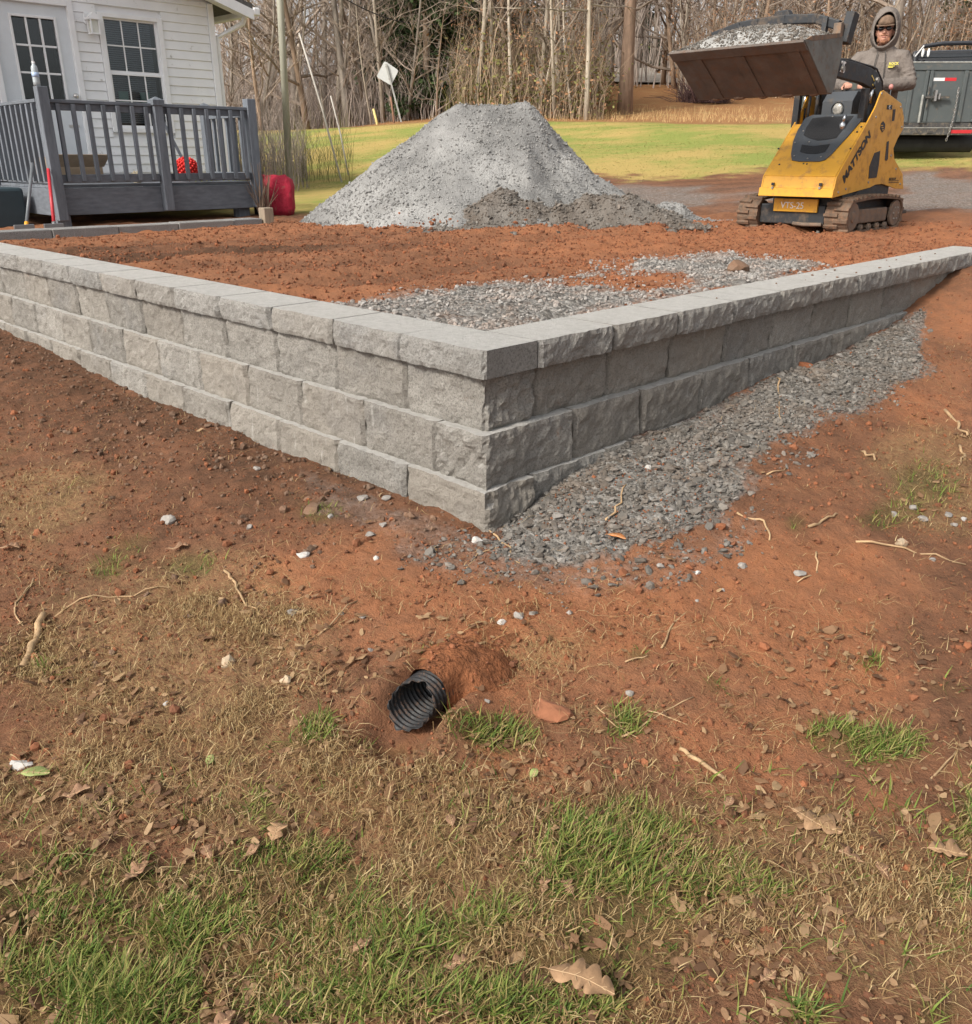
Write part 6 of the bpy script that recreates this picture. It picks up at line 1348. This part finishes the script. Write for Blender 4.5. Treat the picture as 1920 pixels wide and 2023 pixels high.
# pale rootlets and long wisps
u, v, D, rs = field(16000, 71, lambda z, u, v, D: (.35 + .4 * z[3]) * (1 - .8 * z[0]) * np.clip(.5 + 1.2 * fbm(u, v, 4, 3, 72), .1, 1)); n = len(u)
blades('rootlets', u, v, rs.uniform(.04, .16, n), rs.uniform(.0008, .0018, n), rs.uniform(.8, 1.1, n), 73, M_STRAW, flat=True, label='pale rootlets and wisps of straw strewn over the bare soil', cat='straw', S=5)
# small leaf scraps
u, v, D, rs = field(22000, 59, lambda z, u, v, D: np.clip(.35 * (D < 2.4) + z[2] * .35 + .06, 0, 1) * (1 - z[0]) * np.clip(.5 + 1.4 * fbm(u, v, 5, 3, 60), .08, 1)); n = len(u); print('litter', n)
g0 = np.array([[-1, 0, 0], [-.5, -.42, .10], [.1, -.55, -.02], [.7, -.32, .12], [1, 0, .05], [.65, .36, .10], [.05, .5, -.03], [-.55, .4, .12]]); V = np.einsum('nij,kj->nki', rotmats(n, rs, .28), g0) * (lsize(rs, n, .0085, .5, .004, .026))[:, None, None] * rs.uniform(.75, 1.25, (n, 8, 3)); V[..., 1] *= 1.
V = V + np.stack([u, v, H(u, v) + .008], -1)[:, None]; o = link('leaf_scraps', mesh_np('leaf_scraps', V.reshape(-1, 3), np.arange(n * 8).reshape(-1, 8), 8), M_LITTER); tag(o, 'small brown scraps of leaf and bark littering the yard', 'leaf litter', kind='stuff')
# lawn blades
rs = np.random.RandomState(61); n = 70000; D = 15 + 15.5 * rs.uniform(0, 1, n) ** 1.3; L = rs.uniform(-.5, .60, n) * D; u = (D + L) * S2 - 2.14; v = (D - L) * S2 - 2.14; z = zones(u, v); ok = rs.rand(n) < z[4]; u, v = u[ok], v[ok]; n = len(u)
M_LAWN = blade_mat('lawn_blades', [(.24, .26, .07), (.32, .30, .09), (.42, .35, .13), (.50, .41, .18)]); blades('lawn_grass', u, v, rs.uniform(.02, .045, n), rs.uniform(.010, .022, n), rs.uniform(.88, 1.02, n), 62, M_LAWN, label='short dormant grass of the lawn between the pile and the woods', S=1)
# ------------------------------------------------------------------ single stones, sticks and leaves
I2V, I2F = ico2()
def rock_mesh(seed, dims):
    rs = np.random.RandomState(seed); V = I2V.copy()
    for _ in range(9): n = rs.normal(size=3); n /= np.linalg.norm(n); d = rs.uniform(.45, .8); h = V @ n; V = V - np.outer(np.maximum(h - d, 0), n)
    V = V * np.array(dims) * (1 + .07 * rs.normal(size=(len(V), 1))); return mesh_np('rock', V, I2F, 3)
M_RKW = mat('white_quartz', (.46, .44, .41), .8, var=.15, scale=30, bump=.5, bscale=90, dirt=(.40, .26, .17), dirt_amt=.2); M_RKG = mat('grey_stone', (.25, .228, .205), .9, var=.25, scale=25, bump=.6, bscale=90, rnd=.2); M_RKT = mat('tan_stone', (.40, .31, .21), .9, var=.2, scale=25, bump=.5, dirt=(.30, .15, .08), dirt_amt=.3); M_RKR = mat('red_stone', (.25, .10, .05), .95, var=.25, scale=14, bump=.7, bscale=60)
def rock(x, y, w, m_, label, group=None, seed=0, fl=.6, k=1.0235, asp=.75, name='rock'):
    p = gpt(x * k, y * k, False); p[2] = float(H(p[0], p[1])); dist = np.dot(p - CAM, FW); r = w * k / FPX * dist / 2
    me = rock_mesh(seed + int(x * 7 + y), (r * 1.15, r * asp * 1.15, r * fl * 1.15)); o = link(name, me, m_); o.location = p + np.array([0, 0, r * fl * .35]); o.rotation_euler = (R.uniform(-.2, .2), R.uniform(-.2, .2), R.uniform(0, 6.28)); tag(o, label, 'rock', group); return o
rock(42, 1490, 46, M_RKW, 'white chalky stone lying beside a green leaf in the straw', fl=.45); rock(585, 1080, 27, M_RKW, 'off-white stone in the brown soil below the left wall'); rock(440, 1292, 30, M_RKT, 'cream wedge-shaped stone in the dry straw', fl=.9); rock(553, 1325, 34, M_RKT, 'squared tan stone with a pale chipped corner in the straw', asp=.55); rock(320, 1358, 14, M_RKW, 'tiny bright white pebble alone in the straw')
rock(1060, 1368, 88, M_RKR, 'large red clay-covered stone right of the black pipe', asp=.6, fl=.35); rock(920, 1042, 24, M_RKW, 'white stone below the foot of the wall corner'); rock(1217, 1337, 22, M_RKG, 'pale grey stone above a grass tuft right of the red stone'); rock(1740, 1050, 34, M_RKT, 'flat tan stone by a long root on the red soil', asp=.6); rock(570, 1190, 30, M_RKG, 'flat mauve-grey stone on the orange soil beside a smaller grey chip'); rock(940, 1372, 12, M_RKG, 'small grey pebble between the pipe and the red stone')
for (x, y, w) in ((482,1020,20),(495,905,16),(325,1007,30),(700,965,24),(715,1030,22),(748,965,22),(640,1000,18),(1100,1185,16),(700,1198,18),(715,1255,14),(968,1205,20),(1000,1195,26),(1085,1090,18),(1275,1100,20),(1345,1110,16),(1432,1092,20),(1545,1107,24),(1396,1140,9),(1800,1083,16),(1725,990,18),(1780,1000,20),(1830,990,20),(1860,1000,18),(1840,1015,14),(1765,978,22),(725,1080,16),(1350,760,22),(1420,965,14),(1295,985,16),(1075,1000,26),(1180,960,20),(1250,905,18),(1480,880,12),(1555,740,20),(740,1015,20),(660,1190,12),(1345,1165,10),(1560,700,16),(1620,690,18)):
    rock(x, y, w, M_RKW if (x * 3 + y) % 7 == 0 else M_RKG, 'loose grey or whitish stone lying singly on the bare soil of the yard', 'single stones scattered over the yard', seed=3)
for (x, y, w, lab) in ((1555, 712, 34, 'reddish clod on the gravel beside the right wall'), (1420, 522, 62, 'dark brown clod lying on the terrace gravel behind the right wall'), (600, 985, 40, 'tufted dark sod clump at the edge of the left bank')):
    rock(x, y, w, M_CLODB if 'dark' in lab else M_CLOD, lab, fl=.55, name='soil_clod')['category'] = 'clod'
# crumbs lying on the right wall's caps
for i in range(16):
    u_ = R.uniform(1.6, 4.6); v_ = R.uniform(.03, .25); r = R.uniform(.004, .011); o = link('pebble', rock_mesh(i, (r, r * .8, r * .6)), M_CLODB); o.location = (u_, v_, .0 + r * .4); tag(o, 'brown crumb lying on top of the right wall caps', 'pebble', 'crumbs on the wall caps')
M_STICK = mat('bare_stick', (.36, .24, .13), .85, var=.35, scale=12, bump=.5, bscale=60, rnd=.12); M_STICKD = mat('dark_stick', (.16, .10, .06), .9, var=.3, scale=12, bump=.5)
def stick(pts, w, label, m_=None, group=None, cat='stick', name='stick', k=1.0235, taper=.55):
    Q = []
    for x, y in pts:
        p = gpt(x * k, y * k, False); p[2] = float(H(p[0], p[1])); Q.append(p)
    r = .68 * w * k / FPX * np.dot(Q[0] - CAM, FW) / 2; P = []
    for i in range(len(Q) - 1):
        for s in (0, .25, .5, .75): P.append(Q[i] + (Q[i + 1] - Q[i]) * s)
    P.append(Q[-1]); P = np.array(P); P[:, 2] = H(P[:, 0], P[:, 1]) + r * .6; rs = np.random.RandomState(int(pts[0][0])); P += rs.normal(0, r * (1.1 if name == 'root' else .2), P.shape); P[:, 2] += np.abs(rs.normal(0, r * .5, len(P)))
    m = len(P); o = MB().tube(P, [r * (1 - (1 - taper) * i / m) * (1 + .06 * rs.normal()) for i in range(m)], 8).build(name, m_ or M_STICK, None, smooth=True); tag(o, label, cat, group); return o
stick([(86,1190),(70,1240),(44,1298)], 18, 'thick peeled tan stick lying in the grass', taper=1.2); stick([(1312,1447),(1350,1468),(1398,1500)], 13, 'peeled stick with dark bark streaks in the red soil', taper=.8); stick([(1028,1568),(1050,1610),(1078,1672)], 12, 'brown slightly curved twig lying in the grass'); stick([(1390,1786),(1410,1815),(1432,1845)], 9, 'split brown twig in the thin grass of the foreground')
RG = 'thin roots and twigs over the yard'; RL = 'thin pale root or twig lying on the soil of the yard'
ROOTS = {(68,1120): 'thin curved root arching beside the thick peeled stick', (92,1195): 'long dark root running away from the end of the thick peeled stick', (435,1105): 'knobbly pale root on the soil below the left bank', (575,1255): 'pale forked root on orange soil above the drain pipe', (940,1012): 'root lying against the foot of the wall corner', (900,1090): 'short root beside the white stone at the wall corner', (1275,1250): 'straight pale twig alone on the bare orange soil',
  (1655,1045): 'long pale root passing the flat tan stone', (1430,990): 'bent root at the edge of the gravel strip beside a grass tuft', (1560,1018): 'stubby split root next to the grass tuft by the gravel', (1170,1010): 'curved root lying on the gravel near the orange leaf', (1500,735): 'thin root hanging down over the gravel strip by the right wall', (1200,1425): 'long pale twig crossing the grass tuft right of the red stone', (1800,1500): 'thin brown twig in the grass at the edge of the bare soil', (1828,795): 'short crooked root on the orange bank past the gravel strip'}
for pts, w in (([(68,1120),(36,1165),(30,1195),(62,1232)], 6), ([(92,1195),(160,1165),(260,1155),(345,1130)], 6), ([(435,1105),(455,1145),(505,1200)], 8), ([(575,1255),(620,1230),(690,1165)], 7), ([(940,1012),(975,1045),(1000,1090)], 7), ([(900,1090),(930,1060),(985,1058)], 5), ([(1275,1250),(1295,1215),(1328,1190)], 7), ([(1655,1045),(1740,1060),(1865,1092)], 7), ([(1430,990),(1475,1010),(1487,1040)], 8), ([(1560,1018),(1600,1000),(1625,990)], 9), ([(1828,795),(1850,820),(1866,840)], 10), ([(1170,1010),(1195,965),(1205,935)], 7), ([(1500,735),(1502,770),(1508,815)], 5), ([(1800,1500),(1850,1450),(1876,1425)], 6), ([(1200,1425),(1260,1385),(1340,1345)], 6), ([(1150,1360),(1180,1390),(1230,1425)], 4), ([(1850,860),(1862,880),(1852,900)], 8), ([(1575,1070),(1577,1100)], 6), ([(1660,870),(1690,895)], 9), ([(1580,1100),(1540,1120)], 6), ([(1250,1370),(1330,1400)], 4), ([(1205,1280),(1250,1270)], 5), ([(815,1170),(850,1140)], 4), ([(1480,920),(1520,905)], 5), ([(1350,1680),(1400,1760)], 5), ([(560,1405),(640,1380)], 4)):
    lb = ROOTS.get(pts[0]); stick(pts, w, lb or RL, None, None if lb else RG, 'root', 'root')
# oak leaves and green leaves
M_VEIN = mat('leaf_vein', (.40, .27, .15), .7)
def leaf_obj(x, y, ln, ang, lobes, m_, label, k=1.0235, lift=.016, curl=.25, name='fallen_leaf', wid=.42):
    p = gpt(x * k, y * k, False); p[2] = float(H(p[0], p[1])) + lift; L_ = ln * k / FPX * np.dot(p - CAM, FW) * 1.12; n = 96; rim = []
    for i in range(n):
        t = i / (n / 2) if i < n / 2 else 2 - i / (n / 2); s = 1 if i < n / 2 else -1; w = math.sin(math.pi * min(1, t * .98 + .01)) ** .7 * wid
        if lobes: w *= (.28 + .72 * abs(math.sin((t + .06 * math.sin(t * 9 + x)) * math.pi * lobes + .45 * s)) ** .5) * (.80 + .45 * t + .22 * math.sin(t * 13 + s * 2 + x))
        rim.append((t - .5, s * w * .5))
    spine = [(-.5 + i / 10, 0) for i in range(11)]; V = [(a, b, 0) for a, b in rim] + [(a, b, 0) for a, b in spine]; V = np.array(V, float); V[:, 2] = curl * np.abs(V[:, 1]) * (1 + .6 * np.sin(V[:, 0] * 7)) + .045 * np.sin(V[:, 0] * 5 + x)
    F = []
    for i in range(n):
        j = (i + 1) % n; a = n + int(round((V[i, 0] + .5) * 10)); b = n + int(round((V[j, 0] + .5) * 10)); F.append((i, j, a) if a == b else (i, j, b, a))
    V *= L_; rt = math.radians(ang); V = V @ np.array([[math.cos(rt), math.sin(rt), 0], [-math.sin(rt), math.cos(rt), 0], [0, 0, 1]])
    me = bpy.data.meshes.new(name); me.from_pydata(V.tolist(), [], F); me.update(); o = link(name, me, m_, smooth=True); o.location = p; s = o.modifiers.new('s', 'SOLIDIFY'); s.thickness = .0008
    q0 = V[n]; st_ = MB().tube([q0, q0 * 1.12 + np.array([0, 0, .002]), q0 * 1.3 + np.array([0, 0, -.004])], [.0012, .001, .0008], 5); c = st_.build('stalk', m_, o, local=True); vm = MB().tube([tuple(V[n + i_] + np.array([0, 0, .0012])) for i_ in range(11)], .0009, 4)
    for i_ in (2, 4, 6, 8):
        for q in (1, -1): vm.tube([tuple(V[n + i_] + np.array([0, 0, .001])), tuple(V[n + i_] * .55 + V[(i_ * 5 + 6) if q > 0 else n - (i_ * 5 + 6)] * .45 + np.array([0, 0, .0012]))], .0006, 3)
    vm.build('vein', M_VEIN, o, local=True); tag(o, label, 'leaf'); return o
M_OAK = mat('oak_leaf', (.30, .18, .095), .75, var=.22, scale=30, bump=.5, bscale=90, bdist=.002); M_OAKD = mat('brown_leaf', (.25, .14, .08), .8, var=.3, scale=30, bump=.5, bscale=90, bdist=.002); M_GLEAF = mat('green_leaf', (.26, .30, .10), .5, var=.2, scale=30)
leaf_obj(1575, 1590, 88, -85, 3.5, M_OAK, 'large lobed tan oak leaf lying on the thin grass', wid=.62, curl=.18); leaf_obj(1825, 1655, 66, -55, 3.5, M_OAK, 'curled lobed tan oak leaf beside a green tuft', wid=.6, curl=.3); leaf_obj(1120, 1925, 120, -70, 3.5, M_OAK, 'long torn oak leaf standing in thick green grass', wid=.55, curl=.25, lift=.035)
leaf_obj(535, 1622, 42, 40, 2.5, M_OAK, 'small star-shaped tan leaf at the edge of the grass', wid=.8); leaf_obj(407, 1480, 28, 48, 0, M_GLEAF, 'small yellow-green leaf standing upright in the straw', wid=.5); leaf_obj(72, 1507, 48, -40, 0, M_GLEAF, 'oval pale green leaf beside the white chalky stone', wid=.55); leaf_obj(1190, 1047, 34, -75, 0, mat('orange_leaf', (.50, .19, .06), .7, var=.2), 'orange leaf lying on the grey gravel', wid=.5); leaf_obj(1030, 1508, 24, 20, 0, M_GLEAF, 'little pale green leaf on the red soil below the red stone', wid=.6)
for (x, y, ln, an) in ((268,1700,50,20),(402,1660,34,80),(490,1655,30,10),(880,1870,44,-30),(730,1985,0,0),(1050,1720,34,30),(1095,1725,36,70),(430,1995,60,10),(700,1845,40,0),(345,1065,34,-30),(20,1065,34,-45),(1405,1560,30,10),(1700,1690,36,50),(1480,1900,40,-10),(1640,1660,40,100),(150,1545,46,-20),(870,1600,30,60),(1290,1690,30,20)):
    if ln: leaf_obj(x, y, ln, an, 2.5 if ln > 33 else 0, M_OAKD, 'crumpled brown dead leaf lying in the yard', wid=.55, curl=.45)['group'] = 'dead leaves in the yard'
# ------------------------------------------------------------------ corrugated drain pipe
M_PIPE = mat('black_corrugated', (.014, .014, .015), .5, var=.2, scale=30, spec=.35, dirt=(.12, .07, .045), dirt_amt=.3)
pm = np.array([PIPE_M[0], PIPE_M[1], float(base_height(*PIPE_M, False))]); ax = np.array([PIPE_AX[0], PIPE_AX[1], .02]); ax /= np.linalg.norm(ax); up_ = np.array([0, 0, 1.]) - ax * ax[2]; up_ /= np.linalg.norm(up_); sd_ = np.cross(ax, up_); c0 = pm + np.array([0, 0, .030])
nA, nS = 48, 200; V = []; c0 = pm + np.array([0, 0, .038])
for i in range(nS):
    f = -.075 + .30 * i / (nS - 1)
    for k in range(nA):
        a = 2 * math.pi * k / nA; cut = .036 * math.sin(a) + .014 * math.cos(a) + .005 * math.sin(5 * a + 1) + .003 * math.sin(11 * a)     # slanted, ragged cut at the mouth
        s = max(f, cut); r = .0575 + .0036 * math.cos(s / .0150 * 2 * math.pi)
        V.append(c0 + ax * s + (sd_ * math.cos(a) * 1.03 + up_ * math.sin(a) * .96) * r)
F = [(i * nA + k, i * nA + (k + 1) % nA, (i + 1) * nA + (k + 1) % nA, (i + 1) * nA + k) for i in range(nS - 1) for k in range(nA)]
o = MB().add(V, F).build('drain_pipe', M_PIPE, None, smooth=True, recalc=False); s = o.modifiers.new('s', 'SOLIDIFY'); s.thickness = .002; s.offset = 0; tag(o, 'black corrugated drain pipe sticking out of the red soil', 'pipe')

# soil heaped over the buried length of the pipe
R_ = np.linspace(.075, .62, 46); Q_ = np.linspace(-.30, .30, 61); rr, qq = np.meshgrid(R_, Q_, indexing='ij'); sn = np.array([PIPE_AX[1], -PIPE_AX[0]])
mu = PIPE_M[0] + PIPE_AX[0] * rr + sn[0] * qq; mv = PIPE_M[1] + PIPE_AX[1] * rr + sn[1] * qq; gb = base_height(mu, mv, True); wob = fbm(mu, mv, 14, 3, 97)
edge_ = .085 + .02 * fbm(qq, qq * 0 + 1, 12, 2, 5) + .35 * np.maximum(0, np.abs(qq) - .06)
cov = np.sqrt(np.maximum(.0635 ** 2 - np.minimum(np.abs(qq) / 1.03, .0635) ** 2, 0)) + c0[2] + .02 * rr + .004
sh_ = sstep(0, .10, rr - edge_); top_ = c0[2] + .050 + .014 * wob; side = np.exp(-(np.maximum(np.abs(qq) - .05, 0) / .085) ** 2) * sstep(.46, .25, rr)
mz = gb - .035 + (top_ - gb + .035) * side * sh_; mz = np.where((np.abs(qq) < .064) & (rr < .24), np.maximum(mz, cov), mz); mz = np.where((np.abs(qq) < .068) & (rr > .25), np.maximum(mz, gb + .01 * side), mz) + fbm(mu, mv, 40, 2, 99) * .006
k = np.arange(mu.size).reshape(mu.shape); Q = np.stack([k[:-1, :-1], k[1:, :-1], k[1:, 1:], k[:-1, 1:]], -1).reshape(-1, 4); low_ = (mz < gb - .012).ravel()[Q].all(1)
md = link('soil_mound', mesh_np('soil_mound', np.stack([mu, mv, mz], -1).reshape(-1, 3), Q[~low_], 4), mat('mound_soil', (.20, .085, .042), .95, var=.30, scale=16, col2=(.29, .112, .05), bump=1., bscale=60, bdist=.02, spec=.1), smooth=True); tag(md, 'low mound of red soil heaped over the drain pipe', 'soil mound')
rs = np.random.RandomState(5); pk = rs.randint(0, mu.size, 500); pk = pk[(mz > gb + .005).ravel()[pk]]; o = scatter('crumbs', np.stack([mu.ravel()[pk], mv.ravel()[pk], mz.ravel()[pk]], -1) + rs.normal(0, .004, (len(pk), 3)) * np.array([1, 1, 0]), lsize(rs, len(pk), .005, .5, .002, .014), M_CLOD, md, 66, tilt=.7, fl=.8, lowcut=.006); o['kind'] = 'stuff'
